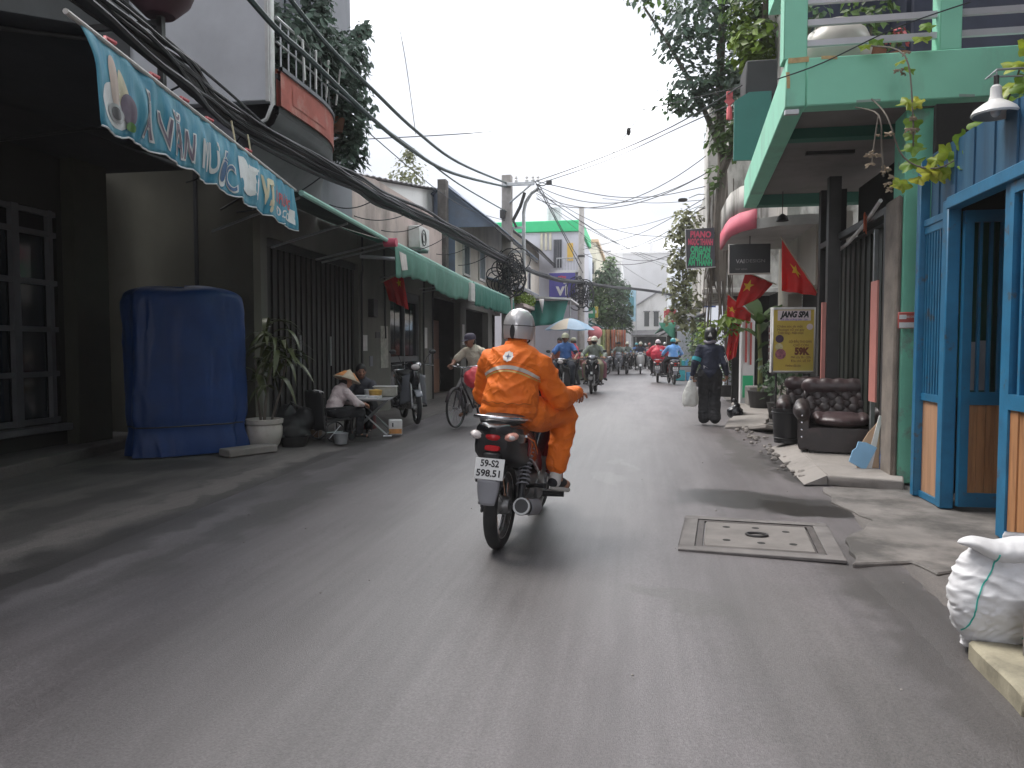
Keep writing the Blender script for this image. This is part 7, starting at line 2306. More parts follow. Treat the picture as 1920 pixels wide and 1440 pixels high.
obj('frame', MB().tube([(0, .45, .28), (0, .36, .78)], .016, 8).tube([(0, .45, .28), (0, .88, .74)], .017, 8).tube([(0, .39, .68), (0, .88, .84)], .014, 8).tube([(-.06, 0, .32), (0, .45, .28)], .01, 6).tube([(.06, 0, .32), (0, .45, .28)], .01, 6).tube([(-.06, 0, .32), (0, .38, .7)], .009, 6).tube([(.06, 0, .32), (0, .38, .7)], .009, 6), frm, by)
obj('fork', MB().tube([(-.05, 1.08, .32), (-.04, .97, .6), (0, .88, .72), (0, .85, .95)], .013, 8).tube([(.05, 1.08, .32), (.04, .97, .6), (0, .88, .72)], .013, 8), frm, by)
obj('handlebar', MB().tube(spline([(-.28, .68, .98), (-.25, .8, 1.0), (0, .86, .97), (.25, .8, 1.0), (.28, .68, .98)], 5), .011, 8), chrome, by)
obj('saddle', MB().loft([((0, .22, .83), .09, .03), ((0, .34, .84), .07, .03), ((0, .48, .83), .025, .02)], 14), seat_blk, by)
obj('chain_wheel', MB().cyl((.05, .45, .28), (.06, .45, .28), .09, n=20), alu, by)
for s in (-1, 1):
    obj('crank', MB().tube([(s * .06, .45, .28), (s * .08, .45 + s * .1, .28 - s * .13), (s * .16, .45 + s * .1, .28 - s * .13)], .009, 6), alu, by)
obj('bell', MB().ell((.1, .82, 1.01), (.025, .025, .02)), chrome, by)
tag(obj('bundle', displace(remesh(MB().ell((0, 0, 0), (.17, .14, .16)).ell((.03, .02, .12), (.1, .09, .07)), .014, 3, 'bundle'), lambda p: .018 * mnoise.noise(p * 11)), M('bright_red_plastic', (.68, .05, .07), rough=.45, var=.1)), 'bright red plastic bundle hung on the bicycle handlebar', 'bag').location = (-2.62, 11.68, .82)
# ------------------------------------------------------------------ people
skin = M('skin', (.42, .2, .125), rough=.5, var=.1, vs=12)
skin_d = M('tanned_skin', (.27, .125, .08), rough=.5, var=.1, vs=12)
hair_m = M('black_hair', (.012, .011, .011), rough=.55, var=.3, vs=20)
lip = M('lip', (.3, .09, .075), rough=.5)
eye_m = M('eye_dark', (.02, .015, .012), rough=.25)
orange = M('orange_workwear', (.8, .17, .012), rough=.75, var=.07, vs=3, dirt=(.62, .1, .01), ds=5, da=.5, bump=.55, bs=13, bdist=.02, fold=True)


def V3(*a):
    return Vector(a)


def fingers(mb, wv, d, nrm, side, curl, r=.0085, flip=1):
    """four unequal bent fingers and a thumb on a palm that starts at the wrist"""
    d, nrm = d.normalized(), nrm.normalized()
    s = d.cross(nrm).normalized() * flip
    for k, ln in enumerate((.9, 1.0, .96, .78)):
        p = wv + d * (.082 - .004 * abs(k - 1.2)) + s * (.028 - .0187 * k)
        ang = 0
        for q, (seg, c) in enumerate(zip((.042, .027, .021), curl)):
            ang += c
            e = p + (d * math.cos(ang) + nrm * math.sin(ang)) * seg * ln
            mb.cap(p, r * (1 - .1 * q), e, r * (.92 - .1 * q), n=7)
            p = e
    p = wv + d * .028 + s * .03
    e = p + (s * .75 + d * .55 + nrm * .25).normalized() * .038
    mb.cap(p, .0115, e, .0095, n=7)
    mb.cap(e, .0095, e + (d * .75 + nrm * .6 + s * .1).normalized() * .03, .008, n=7)


def person(label, loc, rz, J, look, group=None, voxel=.015, scale=1.0):
    t = thing('person', label, 'person', loc, rz, group=group, scale=scale)
    g = {k: Vector(v) for k, v in J.items() if k not in ('face', 'curl', 'hand')}
    sk = look.get('skin', skin)
    Hc = g['head']
    yaw, pit = J.get('face', (0, 0))
    Rh = Matrix.Rotation(yaw, 4, 'Z') @ Matrix.Rotation(pit, 4, 'X')

    def hp(x, y, z):
        return Hc + (Rh @ Vector((x, y, z)))
    b = MB()
    b.ell(Hc, (.074, .092, .108), Rh, n=20, m=12)
    b.ell(hp(0, .028, -.055), (.056, .06, .062), Rh)
    b.cap(hp(0, .09, .0), .011, hp(0, .108, -.03), .015)
    for s in (-1, 1):
        b.ell(hp(s * .075, -.005, -.01), (.012, .024, .034), Rh)
        b.ell(hp(s * .04, .075, -.02), (.022, .016, .02), Rh)
    b.cap(g['neck'], .058, hp(0, -.012, -.06), .052)
    b.cap(g['pelvis'], .12, g['waist'], .11)
    b.cap(g['waist'], .11, g['chest'], .115)
    b.cap(g['chest'], .115, g['neck'], .06)
    for s in 'lr':
        b.cap(g['chest'], .08, g['sh' + s], .06)
        b.cap(g['sh' + s], .052, g['el' + s], .042)
        b.cap(g['el' + s], .042, g['wr' + s], .028)
        b.cap(g['pelvis'], .09, g['hip' + s], .08)
        b.cap(g['hip' + s], .08, g['kn' + s], .055)
        b.cap(g['kn' + s], .054, g['an' + s], .036)
        b.cap(g['an' + s], .036, g['toe' + s], .032)
        d = (g['wr' + s] - g['el' + s]).normalized()
        if 'hd' + s in g:
            d = g['hd' + s].normalized()
        n_h = g.get('pn' + s, Vector((0, 0, -1)))
        n_h = (n_h - d * n_h.dot(d)).normalized()
        sd_ = d.cross(n_h)
        p0 = g['wr' + s]
        b.cap(p0, .028, p0 + d * .045, .03)
        for q in (-.02, 0, .02):
            b.cap(p0 + d * .03 + sd_ * q * .8, .017, p0 + d * .075 + sd_ * q, .016)
    me = remesh(b, voxel, 4, 'body')
    fm = MB()
    for s in 'lr':
        d = g['hd' + s].normalized() if 'hd' + s in g else (g['wr' + s] - g['el' + s]).normalized()
        n_h = g.get('pn' + s, Vector((0, 0, -1)))
        n_h = (n_h - d * n_h.dot(d)).normalized()
        fingers(fm, g['wr' + s], d, n_h, None, J.get('curl', (.5, .6, .4)), flip=(1 if s == 'l' else -1))
    bm = bmesh.new()
    bm.from_mesh(me)
    fme = bpy.data.meshes.new('f')
    fme.from_pydata(fm.v, [], fm.f)
    bm.from_mesh(fme)
    bm.to_mesh(me)
    bm.free()
    bpy.data.meshes.remove(fme)
    me.materials.clear()
    body = obj('body', me, sk, t, ang=180)
    # eyes, brows, mouth
    if look.get('face', True):
        for s in (-1, 1):
            obj('eye', MB().ell(hp(s * .03, .084, .006), (.013, .008, .0075), Rh, n=10, m=6), eye_m, body)
            obj('eyebrow', MB().ell(hp(s * .031, .087, .026), (.019, .006, .004), Rh, n=8, m=5), hair_m, body)
        obj('mouth', MB().ell(hp(0, .088, -.062), (.022, .008, .006), Rh, n=10, m=5), lip, body)
    # upper garment
    fat = look.get('fat', 1.0)
    c = MB()
    bw = look.get('build', 1.0)
    up = (g['neck'] - g['pelvis']).normalized()
    c.ell(g['chest'], (.172 * bw, .118 * fat, .17), n=20, m=12)
    c.ell(g['chest'] + up * .07, (.165 * bw, .1 * fat, .1), n=20, m=10)
    c.ell(g['waist'], (.158 * bw, .125 * fat, .15), n=20, m=12)
    c.ell((g['waist'] + g['pelvis']) / 2, (.165 * bw, .135 * fat, .12), n=20, m=10)
    c.cap(g['chest'], .13 * fat, g['waist'], .13 * fat)
    c.cap(g['waist'], .13 * fat, g['pelvis'], .13 * fat)
    if look.get('long_top'):
        c.ell(g['pelvis'], (.175 * bw, .14 * fat, .13), n=20, m=10)
    c.cap(g['neck'] - up * .06, .085, g['neck'] + up * .015, .066)
    lng = look.get('sleeve', 'long') == 'long'
    sl = look.get('sleeve_r', .012)
    for s in 'lr':
        c.cap(g['chest'] + up * .07, .08, g['sh' + s], .064 * bw)
        if lng:
            c.cap(g['sh' + s], .056 * bw + sl, g['el' + s], .053 + sl)
            c.cap(g['el' + s], .056 + sl, g['el' + s].lerp(g['wr' + s], .9), .036 + sl * .6)
        else:
            c.cap(g['sh' + s], .056 * bw + sl, g['sh' + s].lerp(g['el' + s], .72), .056 + sl)
    if look.get('cape'):
        c.ell(g['waist'] + Vector((0, -.03, -.02)), (.27, .2, .3), n=20, m=12)
        for s in 'lr':
            c.cap(g['sh' + s], .1, g['el' + s], .12)
            c.cap(g['el' + s], .11, g['wr' + s] + Vector((0, -.1, 0)), .07)
    tm_ = remesh(c, voxel, 5, 'shirt')
    k = look.get('wrinkle', .006)
    sx = len(label)

    def fold(p):
        if look.get('crease'):
            r1 = 1 - 2 * abs(mnoise.noise(Vector((p.x * 4.5 + p.z * 3, p.y * 5, p.z * 9 - abs(p.x) * 7))))
            r2 = 1 - 2 * abs(mnoise.noise(Vector((p.x * 9 - p.z * 5, p.y * 8 + 3, p.z * 17 + p.x * 6))))
            return k * (.95 * r1 * r1 * (1 if r1 > 0 else -1) + .5 * r2) + .006 * mnoise.noise(p * 6)
        return k * (mnoise.noise(Vector((p.x * 5 + sx, p.y * 5, p.z * 15))) + .7 * mnoise.noise(Vector((p.x * 13, p.y * 13 + sx, p.z * 27))) + .6 * mnoise.noise(Vector(((p.x + p.z) * 17, p.y * 7, (p.z - p.x) * 9 + sx))))
    displace(tm_, fold)
    shirt = obj(look.get('top_name', 'shirt'), tm_, look['top'], t, ang=180)
    # trousers
    c = MB()
    lr_ = look.get('leg_r', .012)
    c.ell(g['pelvis'], (.168 * bw, .135 * fat, .115), n=20, m=10)
    for s in 'lr':
        c.cap(g['pelvis'].lerp(g['hip' + s], .8), .105, g['hip' + s], .1)
        c.cap(g['hip' + s], .096 + lr_, g['kn' + s], .064 + lr_)
        end = g['kn' + s].lerp(g['an' + s], look.get('hem', .9))
        c.cap(g['kn' + s], .064 + lr_, end, look.get('hem_r', .048 + lr_))
        if look.get('hem_r'):
            c.cap(g['kn' + s], .06, end + Vector((0, 0, -.01)), look['hem_r'])
    pm = remesh(c, voxel, 4, 'trousers')
    displace(pm, fold)
    obj('trousers', pm, look['bottom'], t, ang=180)
    # shoes
    for s in 'lr':
        a, to = g['an' + s], g['toe' + s]
        d = (to - a)
        d = d.normalized()
        q = MB()
        dn = Vector((0, 0, -1))
        q.cap(a + dn * .03 - d * .03, .036, a + d * .1 + dn * .0, .036)
        q.cap(a + d * .06, .036, a + d * .17, .03)
        sm_ = remesh(q, min(voxel, .012), 2, 'shoe')
        so = obj('shoe', sm_, look.get('shoe', black_m), t, ang=180)
        if look.get('sole'):
            obj('sole', MB().cap(a + dn * .062 - d * .03, .02, a + d * .19 + dn * .033, .02), look['sole'], so)
    # head wear
    hg = look.get('head')
    if hg in ('half', 'helmet'):
        drop = -.02 if hg == 'half' else -.085
        rx, ry, rz_ = (.102, .122, .118) if hg == 'half' else (.104, .126, .124)
        prof = []
        for i in range(14):
            z = drop + (rz_ - drop) * i / 13
            prof.append((math.sqrt(max(0.0, 1 - (z / rz_) ** 2)) * 1.0 if z > 0 or hg == 'half' else 1.0 - .5 * (z / .2) ** 2, z))
        prof = [(prof[0][0] * .94, drop), *prof]
        M4 = Matrix.Translation(Hc + Vector((0, 0, .015))) @ Rh @ Matrix.Diagonal((rx, ry, 1, 1))
        hm_ = obj('helmet', MB().lathe(prof, n=36, M4=M4), look['head_m'], t)
        if hg == 'half' or look.get('brim'):
            obj('visor_peak', MB().grid(lambda u, v: hp((-.09 + .18 * u), .1 + .055 * v * math.sin(PI * u) ** .6 + .02 * math.sin(PI * u), .02 - .012 * v), 12, 4), look.get('brim_m', look['head_m']), hm_, thick=.006)
        obj('chin_strap', MB().tube([hp(-.092, .0, .0), hp(-.07, .03, -.08), hp(0, .05, -.115), hp(.07, .03, -.08), hp(.092, 0, .0)], .006, 6), hair_m, hm_)
    elif hg == 'cap':
        M4 = Matrix.Translation(Hc + Vector((0, 0, .02))) @ Rh @ Matrix.Diagonal((.088, .104, 1, 1))
        hm_ = obj('cap', MB().lathe([(1.0, -.005), (1.0, .03), (.92, .065), (.7, .09), (.35, .102), (0, .104)], n=28, M4=M4), look['head_m'], t)
        obj('cap_peak', MB().grid(lambda u, v: hp((-.075 + .15 * u), .08 + .085 * v * math.sin(PI * u) ** .5, .025 - .02 * v), 12, 4), look['head_m'], hm_, thick=.005)
    elif hg == 'conical':
        M4 = Matrix.Translation(Hc + Vector((0, 0, .02))) @ Rh
        hm_ = obj('conical_hat', MB().lathe([(.225, .0), (.15, .06), (.07, .125), (.0, .18)], n=32, M4=M4), look['head_m'], t, thick=.006)
        obj('hat_rim', MB().tube([M4 @ Vector((.225 * math.cos(a * PI / 16), .225 * math.sin(a * PI / 16), 0)) for a in range(32)], .006, 5, closed=True), look.get('brim_m', look['head_m']), hm_)
        for k_ in range(3):
            a0_ = k_ * 2.1 + .3
            obj('hat_patch', MB().grid(lambda u, v: M4 @ Vector(((.21 - .13 * v) * math.cos(a0_ + u * .9), (.21 - .13 * v) * math.sin(a0_ + u * .9), .0145 + .113 * v + .006)), 8, 3), look['patch_m'][k_ % 2], hm_, thick=.003)
    if look.get('hair', True):
        hs = MB()
        if hg in (None, 'wig'):
            M4 = Matrix.Translation(Hc) @ Rh
            hs.ell((0, -.014, .024), (.083, .096, .1), n=18, m=10)
            hs.ell((0, -.05, -.02), (.078, .06, .085), n=16, m=8)
            vs = [M4 @ Vector(p) for p in hs.v]
            hs.v = [tuple(p) for p in vs]
        else:
            hs.ell(hp(0, -.035, -.03), (.078, .066, .06), Rh)
        if look.get('long_hair'):
            hs.cap(hp(0, -.07, -.03), .06, hp(0, -.09, -.2), .045)
        obj('hair', hs, hair_m, t)
    if look.get('mask'):
        obj('face_mask', MB().ell(hp(0, .05, -.05), (.063, .062, .055), Rh, n=18, m=10), look['mask'], t)
    return t, body, shirt


def ride_pose(lean=0.0, wide=0.0, seat_y=.3, z=0.0, face=(0, 0), elbow=.33, knee=.24, hands=(.305, .80, 1.005)):
    J = dict(pelvis=(0, seat_y, .92 + z), waist=(0, seat_y + .01 + lean * .3, 1.05 + z), chest=(0, seat_y + .03 + lean * .7, 1.22 + z), neck=(0, seat_y + .05 + lean, 1.37 + z), head=(0, seat_y + .085 + lean * 1.2, 1.495 + z), face=face, curl=(1.0, 1.0, .7))
    for s, x in (('l', -1), ('r', 1)):
        J['sh' + s] = (x * .165, seat_y + .04 + lean, 1.29 + z)
        J['el' + s] = (x * elbow, seat_y + .2 + lean * .6, 1.09 + z * .5)
        J['wr' + s] = (x * hands[0], hands[1] - .035, hands[2] + .03)
        J['hd' + s] = (x * .05, 1, -.12)
        J['pn' + s] = (0, 0, -1)
        J['hip' + s] = (x * .1, seat_y + .06, .9 + z)
        J['kn' + s] = (x * knee, seat_y + .42, .8 + z * .5)
        J['an' + s] = (x * .215, .62, .36)
        J['toe' + s] = (x * .25, .78, .315)
    return J


# --- the man in orange
JO = dict(pelvis=(0, .12, .89), waist=(0, .12, 1.0), chest=(0, .17, 1.15), neck=(0, .21, 1.295), head=(.0, .25, 1.42), face=(0, -.05), curl=(1.0, 1.0, .7))
for s, x in (('l', -1), ('r', 1)):
    JO['sh' + s] = (x * .165, .2, 1.185)
    JO['el' + s] = (.28 if x > 0 else -.235, .33, .965)
    JO['wr' + s] = (x * .335, .72, .99)
    JO['hd' + s] = (x * .06, 1, -.1)
    JO['pn' + s] = (0, 0, -1)
    JO['hip' + s] = (x * .1, .2, .865)
    JO['kn' + s] = (.285 if x > 0 else -.16, .56, .83)
    JO['an' + s] = (.25 if x > 0 else -.15, .52, .385)
    JO['toe' + s] = (.305 if x > 0 else -.17, .66, .33)
silver = M('silver_helmet', (.5, .49, .49), rough=.3, metal=.3, var=.06, vs=3, coat=.4)
rider, rbody, rsuit = person('man riding away on the motorbike in bright orange work clothes and a silver helmet', (BX, BY, .012), BRZ, JO,
                             dict(top=orange, bottom=orange, top_name='jacket', head='helmet', head_m=silver, shoe=M('black_canvas', (.018, .018, .022), rough=.7), sole=M('white_sole', (.6, .58, .55), rough=.6), skin=skin, hem=.74, crease=True, wrinkle=.012, fat=1.2, build=1.1, sleeve_r=.02, leg_r=.02, face=False), voxel=.0085)
from mathutils.bvhtree import BVHTree


def on_back(name, mesh, pts, mat, par, off=.004, cuts=1, tk=0.0):
    """a flat patch laid onto the back of a garment"""
    bv = BVHTree.FromPolygons([v.co for v in mesh.vertices], [p.vertices for p in mesh.polygons])
    mm = MB()
    nx, nz = pts['n']
    for j in range(nz + 1):
        for i in range(nx + 1):
            x, z = pts['f'](i / nx, j / nz)
            h = bv.ray_cast(Vector((x, -1, z)), Vector((0, 1, 0)))
            y = h[0].y - off if h[0] is not None else .1
            mm.v.append((x, y, z))
    for j in range(nz):
        for i in range(nx):
            a = j * (nx + 1) + i
            mm.f.append((a, a + 1, a + nx + 2, a + nx + 1))
            mm.fm.append(0)
    return obj(name, mm, mat, par)


reflect = M('reflective_tape', (.5, .45, .4), rough=.4, var=.1, vs=9)
on_back('reflective_stripe', rsuit.data, dict(n=(60, 3), f=lambda u, v: (-.185 + .37 * u, 1.17 - .012 * v * 2 + .012 - .075 * (2 * u - 1) ** 2 * .9)), reflect, rsuit)
on_back('stripe_edge', rsuit.data, dict(n=(60, 2), f=lambda u, v: (-.185 + .37 * u, 1.151 - .01 * v - .075 * (2 * u - 1) ** 2 * .9)), M('stripe_yellow', (.6, .36, .1), rough=.5), rsuit)
on_back('back_emblem', rsuit.data, dict(n=(24, 6), f=lambda u, v: (-.01 + (.033 + .003 * math.cos(u * 2 * PI * 8)) * v * math.cos(2 * PI * u), 1.238 + (.033 + .003 * math.cos(u * 2 * PI * 8)) * v * math.sin(2 * PI * u))), M('emblem_white', (.66, .63, .6), rough=.6), rsuit, off=.005)
on_back('emblem_star', rsuit.data, dict(n=(16, 4), f=lambda u, v: (-.01 + (.024 if int(round(u * 16)) % 4 == 0 else .008) * v * math.cos(2 * PI * u), 1.238 + (.024 if int(round(u * 16)) % 4 == 0 else .008) * v * math.sin(2 * PI * u))), M('emblem_blue', (.1, .12, .2), rough=.6), rsuit, off=.0075)
# collar, waist band, yoke seam
nk = Vector(JO['neck'])
obj('collar', MB().grid(lambda u, v: nk + Vector((.085 * math.cos(2 * PI * u) * (1.16 - .3 * v), .082 * math.sin(2 * PI * u) * (1.16 - .3 * v), -.045 + .075 * v + .012 * math.sin(2 * PI * u + PI))), 40, 5), orange, rsuit, thick=.006)
on_back('waist_seam', rsuit.data, dict(n=(50, 2), f=lambda u, v: (-.16 + .32 * u, .945 - .006 * v + .004 * math.sin(u * 30))), M('dark_orange_stitch', (.5, .11, .01), rough=.8), rsuit, off=.003)  # seam line in a darker orange than the cloth
on_back('yoke_seam', rsuit.data, dict(n=(40, 1), f=lambda u, v: (-.17 + .34 * u, 1.205 - .003 * v - .05 * (2 * u - 1) ** 2)), M('dark_orange_stitch', (.5, .11, .01)), rsuit, off=.003)
rider.rotation_euler.y = bike0.rotation_euler.y = R(3)
hel = [c for c in rider.children if c.name.startswith('helmet')][0]
Hc = Vector(JO['head'])
obj('helmet_seam', MB().tube([Hc + Vector((.1045 * math.cos(a * PI / 20), .1265 * math.sin(a * PI / 20), .02)) for a in range(40)], .0025, 5, closed=True), dark_steel, hel)
obj('rear_buckle', MB().loft([((-.012, -.132 + .25 * .0, -.022), .016, .045), ((-.012, -.118, -.022), .016, .05)], 14, p=2), black_m, hel, loc=(Hc.x, Hc.y, Hc.z))
for s, x in (('l', -1), ('r', 1)):
    a, k_ = Vector(JO['an' + s]), Vector(JO['kn' + s])
    obj('sock', MB().cap(a + (k_ - a) * .2, .043, a + Vector((0, 0, -.02)), .042), M('white_sock', (.62, .6, .58), rough=.8), rider)
    w, e = Vector(JO['wr' + s]), Vector(JO['el' + s])
    obj('cuff', MB().tube([e.lerp(w, .86), e.lerp(w, .93)], [.052, .05], 16), orange, rsuit, bev=.004)

BLK = M('black_cloth', (.016, .016, .019), rough=.85, var=.25, vs=5, bump=.5, bs=14, bdist=.02, fold=True)
DRK = M('dark_jeans', (.025, .03, .045), rough=.85, var=.2, vs=5, bump=.5, bs=14, bdist=.02, fold=True)
BLUE = M('blue_work_shirt', (.06, .16, .42), rough=.8, var=.15, vs=5, bump=.5, bs=14, bdist=.02, fold=True)
LBLUE = M('light_blue_cloth', (.14, .34, .68), rough=.75, var=.2, vs=5, dirt=(.5, .56, .66), ds=4, da=.7, bump=.5, bs=14, bdist=.02, fold=True)
REDC = M('red_cape_cloth', (.5, .02, .05), rough=.55, var=.15, vs=5, bump=.5, bs=14, bdist=.02, fold=True)
CREAM = M('cream_cloth', (.55, .5, .4), rough=.8, var=.12, vs=5, bump=.5, bs=14, bdist=.02, fold=True)
GREYC = M('grey_green_cloth', (.2, .23, .2), rough=.8, var=.3, vs=8, bump=.5, bs=14, bdist=.02, fold=True)
PINKW = M('pale_pink_cloth', (.6, .5, .5), rough=.8, var=.1, vs=6, bump=.5, bs=14, bdist=.02, fold=True)
NAVY = M('navy_cloth', (.02, .025, .05), rough=.8, var=.2, vs=6, bump=.5, bs=14, bdist=.02, fold=True)
WHT_H = M('cream_helmet', (.6, .58, .48), rough=.3, var=.08)
GRN_H = M('olive_hat', (.35, .36, .26), rough=.6, var=.1)
TEAL_H = M('teal_helmet', (.05, .28, .32), rough=.3)
KHAKI = M('khaki_cloth', (.25, .23, .15), rough=.8, var=.2, bump=.5, bs=14, bdist=.02, fold=True)

person('man in a blue shirt and olive helmet riding towards us on the left', (-1.86, 19.5, .012), R(176), ride_pose(face=(.05, 0), z=.06), dict(top=BLUE, bottom=DRK, sleeve='short', head='half', head_m=GRN_H, skin=skin_d, wrinkle=.007), voxel=.016)
person('scooter rider in grey green clothes and a cream helmet, masked, coming towards us', (-1.3, 22.3, .012), R(178), ride_pose(z=.02), dict(top=GREYC, bottom=KHAKI, head='half', head_m=WHT_H, mask=BLK, wrinkle=.006), voxel=.018)
person('pillion passenger in lime clothes leaning out behind the oncoming scooter rider', (-1.3, 22.3, .012), R(178), {**ride_pose(z=.03, seat_y=-.02, hands=(.2, .32, 1.02), elbow=.28, knee=.3), 'anl': (-.3, .3, .42), 'toel': (-.36, .44, .38), 'anr': (.3, .3, .42), 'toer': (.36, .44, .38), 'head': (.14, .05, 1.5), 'neck': (.09, .03, 1.38)},
       dict(top=M('lime_cloth', (.3, .4, .1), rough=.8), bottom=M('rose_trousers', (.35, .14, .18), rough=.8), head='half', head_m=M('rose_helmet', (.45, .25, .22), rough=.4)), voxel=.018)
for lab, loc, rz, top_, hm_, hd in (('rider in dark clothes without helmet brim on the far grey scooter', (-1.05, 38.1, .012), R(181), GREYC, BLK, 'half'), ('rider in a white helmet on the far black scooter', (-.62, 38.6, .012), R(178), GREYC, WHT_H, 'half'),
                                    ('rider in dark clothes on the white scooter', (.03, 39.0, .012), R(180), NAVY, WHT_H, 'half'), ('distant rider behind the white scooter', (.55, 47, .012), R(183), M('brown_cloth', (.2, .09, .08), rough=.8), M('rust_helmet', (.3, .08, .06), rough=.4), 'half')):
    person(lab, loc, rz, ride_pose(), dict(top=top_, bottom=BLK, head=hd, head_m=hm_), voxel=.024, group='riders up the street')
person('rider under a wide red rain cape seen from behind', (.66, 28.6, .012), R(-2), ride_pose(seat_y=.16), dict(top=REDC, top_name='cape', bottom=BLK, cape=True, head='half', head_m=M('pale_pink_helmet', (.6, .5, .52), rough=.3), wrinkle=.012, face=False), voxel=.02)
person('rider in a light blue and white shirt with a teal helmet seen from behind', (1.2, 27.1, .012), R(6), ride_pose(seat_y=.2, z=.03), dict(top=LBLUE, bottom=BLK, head='half', head_m=TEAL_H, wrinkle=.008, fat=1.15, build=1.1, face=False), voxel=.02)

# --- the walker with the bag
JW = dict(pelvis=(0, 0, .9), waist=(0, .01, 1.03), chest=(0, .03, 1.22), neck=(0, .04, 1.4), head=(.01, .07, 1.53), face=(0, -.1), curl=(.7, .9, .6),
          shl=(-.165, .03, 1.3), ell=(-.235, -.02, 1.06), wrl=(-.29, .06, .84), hdl=(0, .1, -1), pnl=(1, 0, 0), shr=(.165, .03, 1.3), elr=(.235, -.04, 1.06), wrr=(.28, .1, .85), hdr=(0, .2, -1), pnr=(-1, 0, 0),
          hipl=(-.09, 0, .86), knl=(-.09, .1, .48), anl=(-.09, -.02, .1), toel=(-.1, .11, .05), hipr=(.09, 0, .86), knr=(.09, .03, .48), anr=(.09, -.1, .11), toer=(.1, .03, .05))
wk, wb, ws = person('walker seen from behind in a black jacket, wide black trousers and a dark helmet', (1.17, 13.05, .0), R(-4), JW,
                    dict(top=NAVY, bottom=BLK, top_name='jacket', head='helmet', head_m=M('dark_helmet', (.02, .021, .022), rough=.4, var=.2), long_top=True, leg_r=.03, hem=.93, hem_r=.1, shoe=M('brown_sandal', (.2, .13, .1), rough=.7), wrinkle=.009, skin=skin_d, face=False), voxel=.012)
hw = [c for c in wk.children if c.name.startswith('helmet')][0]
obj('helmet_badge', MB().prism([(-.04, 1.5), (.03, 1.5), (.0, 1.57)], 'y', -.062, -.056), white_paint, hw)
obj('collar_scarf', MB().tube([Vector((.085 * math.cos(a * PI / 8), .04 + .075 * math.sin(a * PI / 8), 1.405 + .012 * math.sin(a))) for a in range(16)], .024, 8, closed=True), M('grey_scarf', (.22, .2, .24), rough=.8, var=.3), wk)
obj('arm_band', MB().tube([Vector(JW['ell']).lerp(Vector(JW['shl']), .1), Vector(JW['ell']).lerp(Vector(JW['shl']), .35)], [.078, .08], 14), M('turquoise_band', (.03, .3, .36), rough=.6), ws)
obj('back_mark', MB().prism([(-.11, 1.02), (-.02, .96), (-.08, .99), (-.1, .95)], 'y', -.15, -.142), M('grey_print', (.4, .4, .42), rough=.6), ws)
e, w = Vector(JW['elr']), Vector(JW['wrr'])
for dx in (-.012, .012):
    obj('sleeve_stripe', MB().tube([Vector(JW['shr']) + Vector((.05 + dx, -.06, -.06)), e + Vector((.045 + dx, -.062, .02)), w + Vector((.03 + dx, -.045, .06))], .007, 5), white_paint, ws)
pb = thing('plastic_bag', 'translucent white plastic bag carried in the left hand of the walker', 'bag', (.86, 13.08, .3), R(10))
me = remesh(MB().lathe([(.001, 0), (.1, .005), (.135, .05), (.138, .13), (.125, .24), (.095, .34), (.055, .41), (.03, .45), (.001, .455)], n=24, M4=Matrix.Diagonal((1, .68, 1, 1))), .011, 3, 'bag')
displace(me, lambda p: .016 * mnoise.noise(Vector((p.x * 14, p.y * 14, p.z * 5))) + .006 * mnoise.noise(p * 30))
obj('bag_body', me, M('white_polythene', (.68, .68, .66), rough=.35, var=.06, trans=.3), pb)
obj('bag_handle', MB().tube([(-.03, 0, .44), (-.01, 0, .52), (.02, 0, .52), (.03, 0, .44)], .01, 6), M('white_polythene', (.68, .68, .66)), pb)

# --- the cyclist
JC = dict(pelvis=(0, .3, .93), waist=(0, .33, 1.03), chest=(0, .4, 1.18), neck=(0, .47, 1.31), head=(.02, .53, 1.42), face=(-.55, -.12), curl=(1.0, 1.0, .7))
for s, x in (('l', -1), ('r', 1)):
    JC['sh' + s] = (x * .16, .44, 1.24)
    JC['el' + s] = (x * .33, .52, 1.07)
    JC['wr' + s] = (x * .27, .68, 1.02)
    JC['hd' + s] = (0, 1, -.2)
    JC['hip' + s] = (x * .09, .36, .9)
    JC['kn' + s] = (x * .13, .72, .72 if x < 0 else .6)
    JC['an' + s] = (x * .12, .5, .36 if x < 0 else .22)
    JC['toe' + s] = (x * .14, .66, .33 if x < 0 else .17)
person('cyclist in a cream shirt and dark cap coming towards us on the left', (-2.66, 12.75, .012), R(166), JC, dict(top=CREAM, bottom=M('grey_trousers', (.2, .19, .19), rough=.8), sleeve='short', head='cap', head_m=M('plum_cap', (.06, .05, .08), rough=.7), skin=skin_d, wrinkle=.007), voxel=.012)

# --- the vendor in the conical hat and the person behind the table
JV = dict(pelvis=(0, 0, .47), waist=(0, .04, .58), chest=(0, .12, .73), neck=(0, .19, .87), head=(0, .26, .955), face=(0, -.35), curl=(.6, .7, .5),
          shl=(-.155, .16, .79), ell=(-.25, .3, .62), wrl=(-.16, .46, .57), hdl=(.2, 1, 0), shr=(.155, .16, .79), elr=(.25, .3, .6), wrr=(.16, .46, .57), hdr=(-.2, 1, 0),
          hipl=(-.1, .04, .45), knl=(-.17, .42, .45), anl=(-.16, .38, .09), toel=(-.17, .52, .05), hipr=(.1, .04, .45), knr=(.17, .42, .45), anr=(.16, .38, .09), toer=(.18, .52, .05))
person('seated street vendor in a pale blouse and a conical hat with orange patches', (-4.19, 9.75, .02), R(-38), JV, scale=.86, look=dict(top=PINKW, bottom=BLK, head='conical', head_m=M('pale_straw', (.5, .42, .32), rough=.8, var=.15, vs=20), patch_m=(M('orange_patch', (.62, .25, .08), rough=.7), M('yellow_patch', (.5, .38, .08), rough=.7)), wrinkle=.009, face=True), voxel=.011)
JS = {k: v for k, v in JV.items()}
